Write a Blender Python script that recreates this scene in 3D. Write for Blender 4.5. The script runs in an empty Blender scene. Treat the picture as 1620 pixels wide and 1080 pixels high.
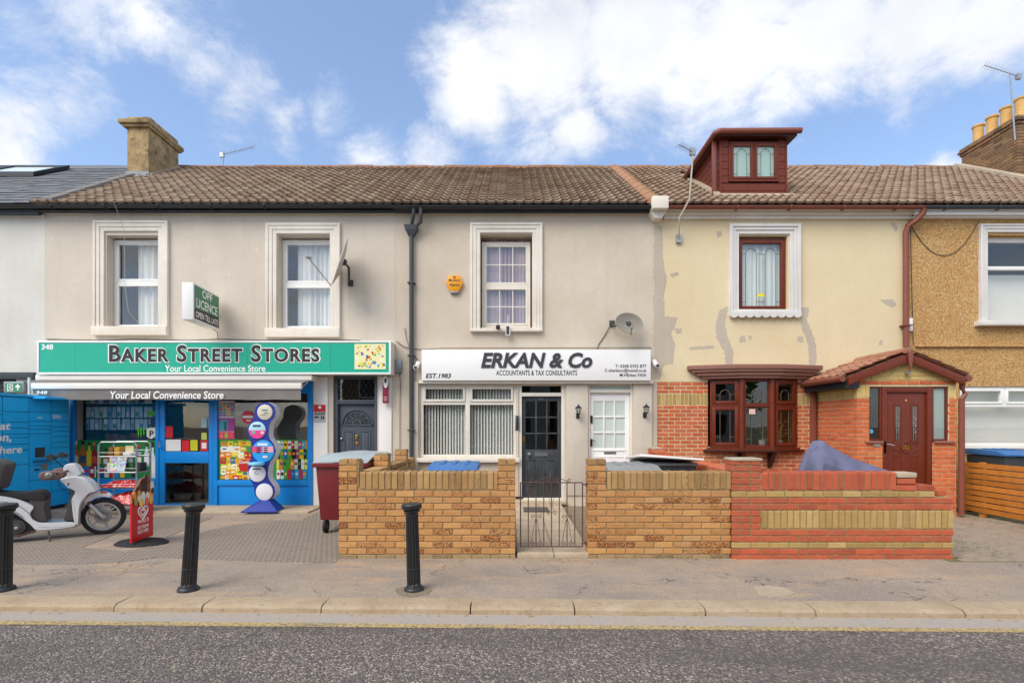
import bpy, bmesh, math, random
from mathutils import Vector, Matrix
random.seed(7)
R = math.radians
sc = bpy.context.scene
COL = sc.collection

# ------------------------------------------------------------------ camera, sky, sun, exposure
F, CZ, HOR = 800.0, 1.575, 672.0
cam_d = bpy.data.cameras.new('camera'); cam = bpy.data.objects.new('camera', cam_d); COL.objects.link(cam)
cam.location = (0, 0, CZ); cam.rotation_euler = (R(90), 0, 0)
cam_d.sensor_width = 36; cam_d.lens = F / 1620 * 36
cam_d.shift_y = (HOR - 540) / 1620
cam_d.clip_start = 0.05; cam_d.clip_end = 2000
sc.camera = cam
sc.view_settings.view_transform = 'Standard'; sc.view_settings.look = 'None'
sc.view_settings.gamma = 1; sc.view_settings.use_curve_mapping = False
sc.view_settings.exposure = 1.19
SUN_AZ = 42      # degrees to the left of straight behind the camera
SUN_EL = 46
sx, sy, sz = -math.sin(R(SUN_AZ)) * math.cos(R(SUN_EL)), -math.cos(R(SUN_AZ)) * math.cos(R(SUN_EL)), math.sin(R(SUN_EL))
sun_d = bpy.data.lights.new('sun', 'SUN'); sun_d.energy = 1.45; sun_d.angle = R(42); sun_d.color = (1.0, 0.93, 0.83)
sun = bpy.data.objects.new('sun', sun_d); COL.objects.link(sun)
sun.rotation_euler = Vector((sx, sy, sz)).to_track_quat('Z', 'Y').to_euler()
sun.location = (-6, -10, 14)

world = bpy.data.worlds.new('World'); sc.world = world; world.use_nodes = True
wn, wl = world.node_tree.nodes, world.node_tree.links
wn.clear()
def nd(nodes, t, **kw):
    n = nodes.new(t)
    for k, v in kw.items():
        if hasattr(n, k): setattr(n, k, v)
        else: n.inputs[k].default_value = v
    return n
sky = wn.new('ShaderNodeTexSky'); sky.sky_type = 'NISHITA'; sky.sun_disc = False
sky.sun_elevation = R(SUN_EL); sky.sun_rotation = math.atan2(sx, sy)
sky.air_density = 1.0; sky.dust_density = 0.6; sky.ozone_density = 1.6
tc = wn.new('ShaderNodeTexCoord')
def skydir(px, py):
    return Vector(((px - 810) / F, 1.0, (HOR - py) / F)).normalized()
blobs = [(760, 120, .13, 1), (880, 70, .2, 1), (1010, 40, .22, 1), (1160, 60, .2, 1), (1310, 30, .18, 1), (1450, 15, .15, 1), (1580, 5, .13, .9), (1080, 140, .12, .8), (1230, 150, .12, .7), (920, 200, .09, .8),
         (150, 0, .12, .55), (230, 50, .11, .56), (300, 105, .11, .56), (370, 150, .11, .56), (440, 195, .09, .55), (520, 185, .09, .55), (585, 235, .09, .5), (690, 235, .07, .6),
         (40, 175, .09, .68), (110, 170, .08, .55), (20, 240, .08, .68), (30, 40, .14, .36), (1480, 268, .03, .7)]
def vmath(op, a, b=None, **kw):
    n = wn.new('ShaderNodeVectorMath'); n.operation = op
    wl.new(a, n.inputs[0])
    if isinstance(b, (tuple, Vector)): n.inputs[1].default_value = b
    elif b is not None: wl.new(b, n.inputs[1])
    return n
def wmath(op, a, b):
    n = wn.new('ShaderNodeMath'); n.operation = op
    for i, x in enumerate((a, b)):
        if isinstance(x, (int, float)): n.inputs[i].default_value = x
        else: wl.new(x, n.inputs[i])
    return n.outputs[0]
DIR = tc.outputs['Generated']
warp = nd(wn, 'ShaderNodeTexNoise', Scale=6.0, Detail=5.0, Roughness=.6); wl.new(DIR, warp.inputs['Vector'])
wv = vmath('SUBTRACT', warp.outputs['Color'], (.5, .5, .5)); wsc = wn.new('ShaderNodeVectorMath'); wsc.operation = 'SCALE'; wl.new(wv.outputs[0], wsc.inputs[0]); wsc.inputs['Scale'].default_value = .11
DW = vmath('ADD', DIR, wsc.outputs[0]).outputs[0]
field = None
for (px, py, r, s) in blobs:
    d = vmath('DISTANCE', DW, skydir(px, py)).outputs['Value']
    v = wmath('MULTIPLY', wmath('MAXIMUM', wmath('SUBTRACT', 1.0, wmath('DIVIDE', d, r * 1.05)), 0.0), s * 1.3)
    field = v if field is None else wmath('MAXIMUM', field, v)
sep = wn.new('ShaderNodeSeparateXYZ'); wl.new(DIR, sep.inputs[0])
zz = wmath('ADD', wmath('MAXIMUM', sep.outputs['Z'], 0.0), .18)
proj = wn.new('ShaderNodeCombineXYZ')
wl.new(wmath('DIVIDE', sep.outputs['X'], zz), proj.inputs[0]); wl.new(wmath('DIVIDE', sep.outputs['Y'], zz), proj.inputs[1])
big = nd(wn, 'ShaderNodeTexNoise', Scale=.55, Detail=7.0, Roughness=.55); wl.new(proj.outputs[0], big.inputs['Vector'])
# outside the view broken cloud goes on, made denser to add ambient light
behind = wmath('MAXIMUM', wmath('SUBTRACT', wmath('MULTIPLY', wmath('SUBTRACT', big.outputs['Fac'], .40), 5.0), wmath('MULTIPLY', wmath('MAXIMUM', sep.outputs['Y'], 0.0), 4.0)), 0.0)
field = wmath('MAXIMUM', field, wmath('MINIMUM', behind, 1.0))
fine = nd(wn, 'ShaderNodeTexNoise', Scale=7.0, Detail=12.0, Roughness=.68, Distortion=.35)
stretch = wn.new('ShaderNodeMapping'); stretch.inputs['Rotation'].default_value = (0, R(28), 0); stretch.inputs['Scale'].default_value = (.8, 1, 1.5); wl.new(DIR, stretch.inputs[0]); wl.new(stretch.outputs[0], fine.inputs['Vector'])
dens = wmath('ADD', field, wmath('MULTIPLY', wmath('SUBTRACT', fine.outputs['Fac'], .5), 1.7))
ramp = wn.new('ShaderNodeMapRange'); ramp.interpolation_type = 'SMOOTHSTEP'
wl.new(dens, ramp.inputs['Value']); ramp.inputs['From Min'].default_value = .20; ramp.inputs['From Max'].default_value = .98
ramp.inputs['To Max'].default_value = .93
shade = nd(wn, 'ShaderNodeTexNoise', Scale=4.0, Detail=4.0); wl.new(DIR, shade.inputs['Vector'])
ccol = wn.new('ShaderNodeMixRGB'); ccol.inputs[1].default_value = (3.8, 3.9, 4.15, 1); ccol.inputs[2].default_value = (5.0, 4.97, 4.95, 1)
cr = wn.new('ShaderNodeMapRange'); wl.new(shade.outputs['Fac'], cr.inputs['Value']); cr.inputs['From Min'].default_value = .35; cr.inputs['From Max'].default_value = .6
wl.new(cr.outputs[0], ccol.inputs[0])
mixs = wn.new('ShaderNodeMixRGB'); wl.new(ramp.outputs[0], mixs.inputs[0])
haz = wn.new('ShaderNodeMixRGB'); haz.inputs[0].default_value = .16; haz.inputs[2].default_value = (2.6, 3.5, 5.6, 1)
wl.new(sky.outputs[0], haz.inputs[1])
wl.new(haz.outputs[0], mixs.inputs[1]); wl.new(ccol.outputs[0], mixs.inputs[2])
bg = wn.new('ShaderNodeBackground'); bg.inputs['Strength'].default_value = .102
wl.new(mixs.outputs[0], bg.inputs['Color'])
wo = wn.new('ShaderNodeOutputWorld'); wl.new(bg.outputs[0], wo.inputs[0])

# ------------------------------------------------------------------ pixel to place on a plane of known depth
def PX(px, Y): return (px - 810) * Y / F
def PZ(py, Y): return CZ + (HOR - py) * Y / F
def GY(py, z=0.0): return (CZ - z) * F / (py - HOR)          # depth of a ground point
def GP(px, py):
    Y = GY(py); return (PX(px, Y), Y)
YF = 9.76      # the terrace's front wall
def X(px): return PX(px, YF)
def Z(py): return PZ(py, YF)

# ------------------------------------------------------------------ materials
def lin(h):
    h = h.lstrip('#'); c = [int(h[i:i + 2], 16) / 255 for i in (0, 2, 4)]
    return [x / 12.92 if x <= .04045 else ((x + .055) / 1.055) ** 2.4 for x in c]
def mulc(c, k): return tuple(min(1, x * k) for x in c) + (1,)
class MT:
    """small builder for node materials"""
    def __init__(s, name, rough=.8, metal=0, spec=.4):
        s.m = bpy.data.materials.new(name); s.m.use_nodes = True
        s.n = s.m.node_tree.nodes; s.l = s.m.node_tree.links
        s.b = s.n['Principled BSDF']; s.b.inputs['Roughness'].default_value = rough
        s.b.inputs['Metallic'].default_value = metal; s.b.inputs['Specular IOR Level'].default_value = spec
        s._pos = None; s.h = None
    def pos(s):
        if s._pos is None: s._pos = s.n.new('ShaderNodeNewGeometry').outputs['Position']
        return s._pos
    def scaled(s, sc3, rotz=0):
        mp = s.n.new('ShaderNodeMapping'); s.l.new(s.pos(), mp.inputs[0]); mp.inputs['Scale'].default_value = sc3; mp.inputs['Rotation'].default_value = (0, 0, rotz); return mp.outputs[0]
    def noise(s, scale, detail=4, rough=.55, vec=None):
        n = s.n.new('ShaderNodeTexNoise'); n.inputs['Scale'].default_value = scale; n.inputs['Detail'].default_value = detail; n.inputs['Roughness'].default_value = rough
        s.l.new(vec if vec is not None else s.pos(), n.inputs['Vector']); return n.outputs['Fac']
    def voro(s, scale, out='Distance', feature='F1', vec=None, rnd=1):
        n = s.n.new('ShaderNodeTexVoronoi'); n.feature = feature; n.inputs['Scale'].default_value = scale; n.inputs['Randomness'].default_value = rnd
        s.l.new(vec if vec is not None else s.pos(), n.inputs['Vector']); return n.outputs[out]
    def ramp(s, fac, stops, interp='LINEAR'):
        r = s.n.new('ShaderNodeValToRGB'); r.color_ramp.interpolation = interp; e = r.color_ramp.elements
        while len(e) < len(stops): e.new(.5)
        for el, (p, c) in zip(e, stops):
            el.position = p; el.color = tuple(c) if len(c) == 4 else tuple(c) + (1,)
        s.l.new(fac, r.inputs[0]); return r.outputs[0]
    def rng(s, fac, a, b, c=0, d=1):
        r = s.n.new('ShaderNodeMapRange'); s.l.new(fac, r.inputs['Value'])
        for k, v in zip(('From Min', 'From Max', 'To Min', 'To Max'), (a, b, c, d)): r.inputs[k].default_value = v
        return r.outputs[0]
    def mix(s, fac, a, b, mode='MIX'):
        m = s.n.new('ShaderNodeMixRGB'); m.blend_type = mode
        for i, x in enumerate((fac, a, b)):
            if isinstance(x, (int, float)): m.inputs[i].default_value = x if i == 0 else (x, x, x, 1)
            elif isinstance(x, (tuple, list)): m.inputs[i].default_value = tuple(x) if len(x) == 4 else tuple(x) + (1,)
            else: s.l.new(x, m.inputs[i])
        return m.outputs[0]
    def math(s, op, a, b=0.0):
        m = s.n.new('ShaderNodeMath'); m.operation = op
        for i, x in enumerate((a, b)):
            if isinstance(x, (int, float)): m.inputs[i].default_value = x
            else: s.l.new(x, m.inputs[i])
        return m.outputs[0]
    def rand(s): return s.n.new('ShaderNodeObjectInfo').outputs['Random']
    def color(s, c):
        if isinstance(c, (tuple, list)): s.b.inputs['Base Color'].default_value = tuple(c) if len(c) == 4 else tuple(c) + (1,)
        else: s.l.new(c, s.b.inputs['Base Color'])
    def bump(s, h, strength=.3, dist=.01):
        b = s.n.new('ShaderNodeBump'); b.inputs['Strength'].default_value = strength; b.inputs['Distance'].default_value = dist
        s.l.new(h, b.inputs['Height'])
        if s.h is not None: s.l.new(s.h, b.inputs['Normal'])
        s.h = b.outputs[0]; s.l.new(s.h, s.b.inputs['Normal'])
MATS = {}
def mat(name, hexc, rough=.7, var=.12, scale=2.5, bump=.0, bscale=60, metal=0, spec=.4, rnd=0.0):
    if name in MATS: return MATS[name]
    t = MT(name, rough, metal, spec); c = lin(hexc)
    col = t.mix(t.noise(scale, 6), mulc(c, 1 - var * 1.6), mulc(c, 1 + var * 1.6)) if var else mulc(c, 1)
    if rnd: col = t.mix(1.0, col, t.ramp(t.rand(), [(0, (1 - rnd,) * 3), (1, (1 + rnd * .6,) * 3)]), 'MULTIPLY')
    t.color(col)
    if bump: t.bump(t.noise(bscale, 5), bump, .006)
    MATS[name] = t.m; return t.m
def M(name): return MATS[name]

def glass(name, tint=(.9, .95, .95), extra=.03):
    t = MT(name); n, l = t.n, t.l; n.remove(t.b)
    out = [x for x in n if x.type == 'OUTPUT_MATERIAL'][0]
    tr = n.new('ShaderNodeBsdfTransparent'); tr.inputs[0].default_value = tint + (1,)
    gl = n.new('ShaderNodeBsdfGlossy'); gl.inputs['Roughness'].default_value = .015; gl.inputs['Color'].default_value = (1, 1, 1, 1)
    lwt = n.new('ShaderNodeLayerWeight'); lwt.inputs['Blend'].default_value = .5
    wob = t.noise(1.3, 2); b = n.new('ShaderNodeBump'); b.inputs['Strength'].default_value = .04; b.inputs['Distance'].default_value = .03; l.new(wob, b.inputs['Height']); l.new(b.outputs[0], gl.inputs['Normal'])
    f2 = t.math('ADD', t.math('MULTIPLY', t.math('POWER', lwt.outputs['Facing'], 5.0), .9), .042 + extra)
    mx = n.new('ShaderNodeMixShader'); l.new(f2, mx.inputs[0]); l.new(tr.outputs[0], mx.inputs[1]); l.new(gl.outputs[0], mx.inputs[2]); l.new(mx.outputs[0], out.inputs[0])
    MATS[name] = t.m; return t.m

def render_mat(name, hexc, dark, spots=0, stain=.5, streak=.25):
    t = MT(name, .92, 0, .25); c = [x_ * .88 for x_ in lin(hexc)]; d = [x_ * .88 for x_ in lin(dark)]
    col = t.mix(t.rng(t.noise(1.1, 8, .65), .35, .68), mulc(c, 1), mulc(d, 1))
    col = t.mix(t.rng(t.noise(9, 6), .45, .75, 0, stain * .5), col, mulc(d, .92))
    st = t.noise(3.0, 5, .6, t.scaled((2.2, 2.2, .16)))
    col = t.mix(t.rng(st, .52, .78, 0, streak), col, mulc(d, .8))
    if spots:
        v = t.voro(3.1); col = t.mix(t.rng(v, .10, .035, 0, .55), col, mulc(c, 1.22))
    t.color(col); t.bump(t.noise(55, 5, .6), .28, .008); t.bump(t.noise(3, 3), .2, .03)
    MATS[name] = t.m; return t.m
render_mat('render_grey', 'dfd4c5', 'd4c8b9', spots=1)
render_mat('render_beige', 'ddd0be', 'd0c2af')
render_mat('render_cream', 'e9d8b4', 'e3cfa8', streak=.12)
render_mat('render_white', 'e6e3da', 'd8d4ca', streak=.1)
render_mat('render_pier', 'dcd3c4', 'cbc1b1')
render_mat('stone_trim', 'f6f0e6', 'e4dacb', streak=.3)
render_mat('white_trim', 'e9e7e4', 'd9d5d0', streak=.15)
render_mat('cement', 'c9bdab', 'bfb2a1')
render_mat('concrete', 'cbbca4', 'b3a48d')
mat('white_upvc', 'ecebe8', .35, .03)
mat('white_wood', 'dfd9cd', .55, .08, 6)
mat('white_paint', 'e8e5e0', .5, .06, 4)
mat('mahogany', '6a2a15', .38, .22, 14, .1, 90)
mat('mahogany_dark', '40190f', .4, .2, 14)
mat('brown_plastic', '80483a', .42, .1, 5)
mat('canopy_brown', '8c6154', .6, .12, 8, .15, 80)
mat('black_plastic', '26282b', .38, .15, 5)
mat('gutter_black', '2b2d30', .45, .2, 6)
mat('pipe_grey', '43464b', .5, .12, 5)
mat('dark_fascia', '3a4148', .6, .1)
mat('slate_door', '4d525c', .35, .05, 4)
t = MT('worn_black_paint', .5); c1, c2 = lin('35383c'), lin('5a5c5f')
t.color(t.mix(t.rng(t.noise(9, 8, .7, t.scaled((3, 3, .5))), .5, .72), mulc(c1, 1), mulc(c2, 1))); t.bump(t.noise(40, 4, .6, t.scaled((3, 3, .4))), .25, .004); MATS['worn_black_paint'] = t.m
mat('shop_blue', '1287da', .35, .06, 3)
mat('locker_blue', '22b4f5', .32, .04, 2, 0, 60, 0, .5, .04)
mat('locker_dark', '0b5f9a', .5, .05)
mat('sign_green', '17a98c', .32, .03)
mat('box_green', '1c7a55', .3, .03)
mat('sign_white', 'ecebea', .3, .03, 2)
mat('ink_dark', '2b2427', .5, 0)
mat('ink_grey', '3c3c3f', .5, 0)
mat('ink_white', 'f4f2ee', .5, 0)
mat('awning_cloth', '7a7572', .85, .14, 5, .2, 120)
mat('awning_white', 'e6e0d6', .4, .06)
mat('metal_grey', '9a9c9d', .35, .1, 6, 0, 60, .8)
mat('galv', 'a6aaac', .4, .12, 12, 0, 60, .6)
mat('dish_grey', '8f897e', .55, .14, 7)
mat('dish_face', 'b9b4aa', .5, .14, 6)
mat('chrome', 'c8c8c8', .15, .03, 4, 0, 60, 1)
mat('gold', 'b08a3a', .3, .05, 5, 0, 60, .9)
mat('rust', '5a4038', .8, .2, 20, .2, 60)
mat('bin_maroon', '6e1f25', .42, .1, 3)
mat('bin_lid_blue', 'a6b1b5', .45, .15, 4)
mat('bin_lid_strong', '3c6ea8', .4, .14, 4)
mat('bin_grey', '3a3d40', .5, .14, 4)
mat('lid_grey', '8b8d8d', .5, .15, 4)
mat('rubber', '1e1e1f', .75, .15, 12)
mat('scooter_white', 'd9dcde', .16, .03, 3, 0, 60, 0, .6)
mat('scooter_dark', '4a4747', .5, .1, 6)
mat('seat_black', '2f2d2e', .55, .12, 8)
mat('muff', '6e5450', .55, .25, 12)
mat('engine', '37322f', .55, .3, 20, .2, 50, .3)
mat('rim_silver', 'b7b9ba', .3, .06, 4, 0, 60, .6)
mat('tarp', '646680', .6, .22, 6, .3, 26)
mat('alarm_yellow', 'e59a17', .35, .05)
mat('cctv_white', 'e8e8e6', .3, .03)
mat('red_print', 'c8202a', .4, .05)
mat('wood_fence', 'c27a32', .6, .22, 9, .15, 40, 0, .3, .18)
mat('mat_dark', '55524f', .95, .2, 10, .4, 200)
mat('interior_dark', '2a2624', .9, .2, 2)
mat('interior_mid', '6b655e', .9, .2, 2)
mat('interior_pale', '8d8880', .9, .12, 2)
mat('blind_white', 'd9d8d2', .7, .05, 3)
mat('curtain_white', 'dcdad6', .9, .06, 3)
mat('curtain_pink', 'b49ea2', .9, .1, 3)
mat('lace', 'd2d8d2', .9, .1, 30)
mat('lead', '55524e', .5, .1)
mat('lead_brass', '7d6c50', .5, .1, 5, 0, 60, .3)
mat('leaf_green', '4c7a2c', .5, .25, 9)
mat('leaf_yellow', '9fae3a', .5, .2, 9)
mat('pot', 'c9c4ba', .6, .1)
mat('cable', '3a3835', .6, .1)
mat('cable_pale', 'b9afa0', .6, .1)
mat('totem_blue', '22348f', .25, .05)
mat('totem_white', 'dcdce2', .3, .03)
glass('glass', (.98, .99, .99), .02); glass('glass_dark', (.86, .89, .89), .01); glass('glass_frost', (.9, .95, .94), .01)
t = MT('frosted', .45); t.color(mulc(lin('c4cfc9'), 1)); MATS['frosted'] = t.m

def brick_mat(name, cols, speck=None, speck_amt=.5, dirt='74553c', grain=.12):
    t = MT(name, .9, 0, .2)
    n = len(cols)
    col = t.ramp(t.rand(), [(i / max(1, n - 1) if n > 1 else 0, lin(c)) for i, c in enumerate(cols)])
    col = t.mix(t.noise(14, 6, .6), t.mix(.35, col, mulc(lin(dirt), 1)), t.mix(.10, col, (1, .8, .55, 1)))
    if speck:
        v = t.noise(58, 5, .75); r2 = t.rng(t.math('FRACT', t.math('MULTIPLY', t.rand(), 7.31)), .35, 1.0, 0, .22)
        col = t.mix(t.rng(t.math('ADD', v, r2), .665, .715, 0, speck_amt), col, mulc(lin(speck), 1))
    t.color(col); t.bump(t.noise(70, 5, .65), .4, .006); t.bump(t.noise(16, 3), .3, .01)
    MATS[name] = t.m; return t.m
brick_mat('brick_buff', ['b27e45', 'c68e50', 'bb824a', 'cd985a', 'b37943', 'be9360'], '6a2c18', .85)
brick_mat('brick_buff_coping', ['b08c56', 'a27c49', 'bb9662', '987448', 'b48a50'], '5b4a30', .5)
brick_mat('brick_base', ['97815f', '8a7455', 'a38a64', '8e7a5e'], '4a4030', .5)
brick_mat('brick_red', ['b8452a', 'c44f2f', 'a23c26', 'c2522f', 'aa4830', 'b25036'])
brick_mat('brick_porch', ['d65f2c', 'e06a36', 'c85326', 'da7440', 'bd4d26'])
brick_mat('brick_bay', ['c6562f', 'd06139', 'b44a2a', 'cb7350', 'ba5434'])
brick_mat('brick_yellow', ['a98a4c', 'b89a58', '9c8248', 'c0a468', 'ab8340'])
brick_mat('brick_gable', ['d6b567', 'dfc278', 'cba85c'])
brick_mat('brick_old', ['7d5f43', '8d6a48', '6a4f3b', '9a7550', '5b4738', 'a06a4a'], '3a302a', .7)
mat('mortar', '9c8562', .95, .15, 8, .3, 90)
mat('mortar_pale', 'd6c89c', .95, .12, 8, .3, 90)
mat('mortar_old', '9c8a70', .95, .2, 8, .3, 90)

def tile_mat(name, cols, lich, moss=None):
    t = MT(name, .9, 0, .2)
    col = t.ramp(t.rand(), [(i / (len(cols) - 1), lin(c)) for i, c in enumerate(cols)])
    col = t.mix(t.rng(t.noise(2.2, 7, .65), .38, .68, 0, .75), col, mulc(lin(lich), 1))
    col = t.mix(t.rng(t.noise(22, 5, .7), .58, .72, 0, .6), col, mulc(lin('5a3d2c'), 1))
    if moss: col = t.mix(t.rng(t.noise(5, 6, .7), .62, .72, 0, .7), col, mulc(lin(moss), 1))
    t.color(col); t.bump(t.noise(60, 4), .35, .006)
    MATS[name] = t.m
tile_mat('roof_tile', ['75604e', '867060', '7c6555', '93806e', '6c5648'], '9c8b78', '8a7f4c')
tile_mat('roof_tile_red', ['7c6452', '8e7461', '7a5f50', '98806c', '715848'], 'a4937f', '93895a')
tile_mat('ridge_tile', ['8a5a42', '9c6a4c', '7d5a48'], '9a8068', '8a7f4c')
tile_mat('hip_orange', ['9a6a4e', 'a6785a', '8c6048'], 'a08468')
tile_mat('porch_tile', ['97604c', 'a56c55', '8d5a48'], 'a98a70', '8a7f50')
mat('slate_grey', '5d6168', .55, .12, 3, .1, 40, 0, .4, .10)
mat('verge_grey', '77716a', .7, .12, 3)
t = MT('chimney_render', .95, 0, .2)
col = t.mix(t.rng(t.noise(3.2, 8, .7), .4, .62), mulc(lin('b29a72'), 1), mulc(lin('8d785c'), 1))
col = t.mix(t.rng(t.noise(7, 7, .7), .52, .66, 0, .8), col, mulc(lin('5f4c3a'), 1))
col = t.mix(t.rng(t.noise(2.1, 5), .62, .7, 0, .8), col, mulc(lin('d3c29a'), 1))
t.color(col); t.bump(t.noise(20, 8, .7), .7, .02); MATS['chimney_render'] = t.m
mat('pot_buff', 'd0a566', .8, .18, 5, .2, 50)
mat('lead_flash', '8c9298', .6, .15, 5)

t = MT('pebbledash', .95, 0, .2)
v = t.voro(75, 'Color'); sep_ = t.n.new('ShaderNodeSeparateColor'); t.l.new(v, sep_.inputs[0])
col = t.ramp(sep_.outputs[0], [(0, lin('94683a')), (.2, lin('c39558')), (.55, lin('d8ad70')), (.9, lin('e2c090')), (1, lin('efdfc4'))])
col = t.mix(t.rng(t.voro(75), .35, .8, 0, .5), col, mulc(lin('7a5326'), 1))
col = t.mix(t.rng(t.noise(2, 6), .4, .7, 0, .3), col, mulc(lin('a8783c'), 1))
t.color(col); t.bump(t.math('SUBTRACT', 1.0, t.voro(75)), .8, .012); MATS['pebbledash'] = t.m

t = MT('asphalt_road', .85, 0, .35)
v = t.voro(75, 'Color'); sp = t.n.new('ShaderNodeSeparateColor'); t.l.new(v, sp.inputs[0])
col = t.ramp(sp.outputs[0], [(0, lin('544e4a')), (.3, lin('6b635e')), (.6, lin('7c726c')), (.82, lin('91847b')), (.93, lin('b4a394')), (1, lin('c8b8a8'))])
col = t.mix(t.rng(t.noise(220, 3, .6), .4, .62, 0, .4), col, mulc(lin('443f3c'), 1))
col = t.mix(t.rng(t.noise(.9, 7, .65, t.scaled((.35, 1.8, 1))), .42, .62, 0, .55), col, mulc(lin('5a5450'), 1))
ck = t.n.new('ShaderNodeTexVoronoi'); ck.feature = 'DISTANCE_TO_EDGE'; ck.inputs['Scale'].default_value = .55
wv_ = t.n.new('ShaderNodeVectorMath'); wv_.operation = 'ADD'; nz_ = t.n.new('ShaderNodeTexNoise'); nz_.inputs['Scale'].default_value = 3; nz_.inputs['Detail'].default_value = 6; t.l.new(t.pos(), nz_.inputs['Vector']); t.l.new(t.pos(), wv_.inputs[0]); t.l.new(nz_.outputs['Color'], wv_.inputs[1]); t.l.new(wv_.outputs[0], ck.inputs['Vector'])
col = t.mix(t.math('MULTIPLY', t.rng(ck.outputs['Distance'], .006, .002, 0, .8), t.rng(t.noise(.7, 3), .5, .56)), col, mulc(lin('2c2a29'), 1))
t.color(col); t.bump(t.math('SUBTRACT', 1.0, t.voro(75)), .9, .012); t.bump(t.noise(40, 4), .4, .01); MATS['asphalt_road'] = t.m

t = MT('asphalt_pavement', .92, 0, .25)
col = t.mix(t.rng(t.noise(.8, 8, .68), .40, .60), mulc(lin('867b71'), 1), mulc(lin('a3927e'), 1))
col = t.mix(t.rng(t.noise(1.7, 7, .7, t.scaled((.5, 1.4, 1))), .52, .66, 0, .75), col, mulc(lin('be9c76'), 1))
v = t.voro(210, 'Color'); sp = t.n.new('ShaderNodeSeparateColor'); t.l.new(v, sp.inputs[0])
col = t.mix(.38, col, t.ramp(sp.outputs[0], [(0, lin('5f554c')), (.5, lin('93867a')), (1, lin('d6c6b2'))]))
col = t.mix(t.rng(t.noise(5, 8, .75), .63, .7, 0, .35), col, mulc(lin('5d544c'), 1))
vd = t.voro(1.9, 'Distance'); col = t.mix(t.rng(vd, .045, .03, 0, .7), col, mulc(lin('4c453f'), 1))
ck = t.n.new('ShaderNodeTexVoronoi'); ck.feature = 'DISTANCE_TO_EDGE'; ck.inputs['Scale'].default_value = .7
wv_ = t.n.new('ShaderNodeVectorMath'); wv_.operation = 'ADD'; nz_ = t.n.new('ShaderNodeTexNoise'); nz_.inputs['Scale'].default_value = 2.5; nz_.inputs['Detail'].default_value = 7; t.l.new(t.pos(), nz_.inputs['Vector']); t.l.new(t.pos(), wv_.inputs[0]); t.l.new(nz_.outputs['Color'], wv_.inputs[1]); t.l.new(wv_.outputs[0], ck.inputs['Vector'])
col = t.mix(t.math('MULTIPLY', t.rng(ck.outputs['Distance'], .008, .002, 0, .8), t.rng(t.noise(.9, 3), .47, .53)), col, mulc(lin('4c443d'), 1))
t.color(col); t.bump(t.voro(210), .35, .004); t.bump(t.noise(1.5, 4), .3, .05); MATS['asphalt_pavement'] = t.m

def kerb_mat(name, a, b, dark):
    t = MT(name, .9, 0, .25)
    col = t.mix(t.rng(t.noise(3, 8, .7), .35, .65), mulc(lin(a), 1), mulc(lin(b), 1))
    col = t.mix(t.rng(t.noise(24, 6, .7), .55, .7, 0, .6), col, mulc(lin(dark), 1))
    t.color(col); t.bump(t.noise(60, 6, .7), .6, .01); MATS[name] = t.m
kerb_mat('kerb_stone', 'b29f86', 'a08c72', '7d6a52')
kerb_mat('channel', 'a39c95', 'ab9d8c', '887d73')
kerb_mat('paver', 'a08f80', '90826f', '776c60')
kerb_mat('path_concrete', 'bfae98', 'ab9a84', '94836c')
kerb_mat('soil', '8d7f6c', '7a6c58', '5e5240')
t = MT('yellow_paint', .85)
w = t.math('MULTIPLY', t.rng(t.noise(34, 8, .8), .40, .54), t.rng(t.noise(2.2, 5, .7, t.scaled((1, 4, 1))), .30, .46, .25, 1))
t.color(t.mix(w, mulc(lin('6a635d'), 1), t.mix(t.noise(60, 3), mulc(lin('c9ab66'), 1), mulc(lin('bfa97c'), 1)))); t.bump(t.voro(120), .6, .01); MATS['yellow_paint'] = t.m
t = MT('mosaic_paving', .85, 0, .3)
bt = t.n.new('ShaderNodeTexBrick'); t.l.new(t.scaled((1, 1, 1), R(90 + 7)), bt.inputs['Vector'])
for k, v in (('Scale', 1.0), ('Brick Width', .135), ('Row Height', .034), ('Mortar Size', .006), ('Bias', 0.0)): bt.inputs[k].default_value = v
bt.inputs['Color1'].default_value = mulc(lin('655e59'), 1); bt.inputs['Color2'].default_value = mulc(lin('524c48'), 1); bt.inputs['Mortar'].default_value = mulc(lin('b0a290'), 1)
col = t.mix(t.rng(t.noise(1.3, 7, .65), .50, .75, 0, .6), bt.outputs['Color'], mulc(lin('93857a'), 1))
col = t.mix(t.rng(t.noise(3.1, 7, .7), .64, .72, 0, .5), col, mulc(lin('b0805c'), 1))
t.color(col); t.bump(t.math('SUBTRACT', 1.0, bt.outputs['Fac']), .5, .006); MATS['mosaic_paving'] = t.m

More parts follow.
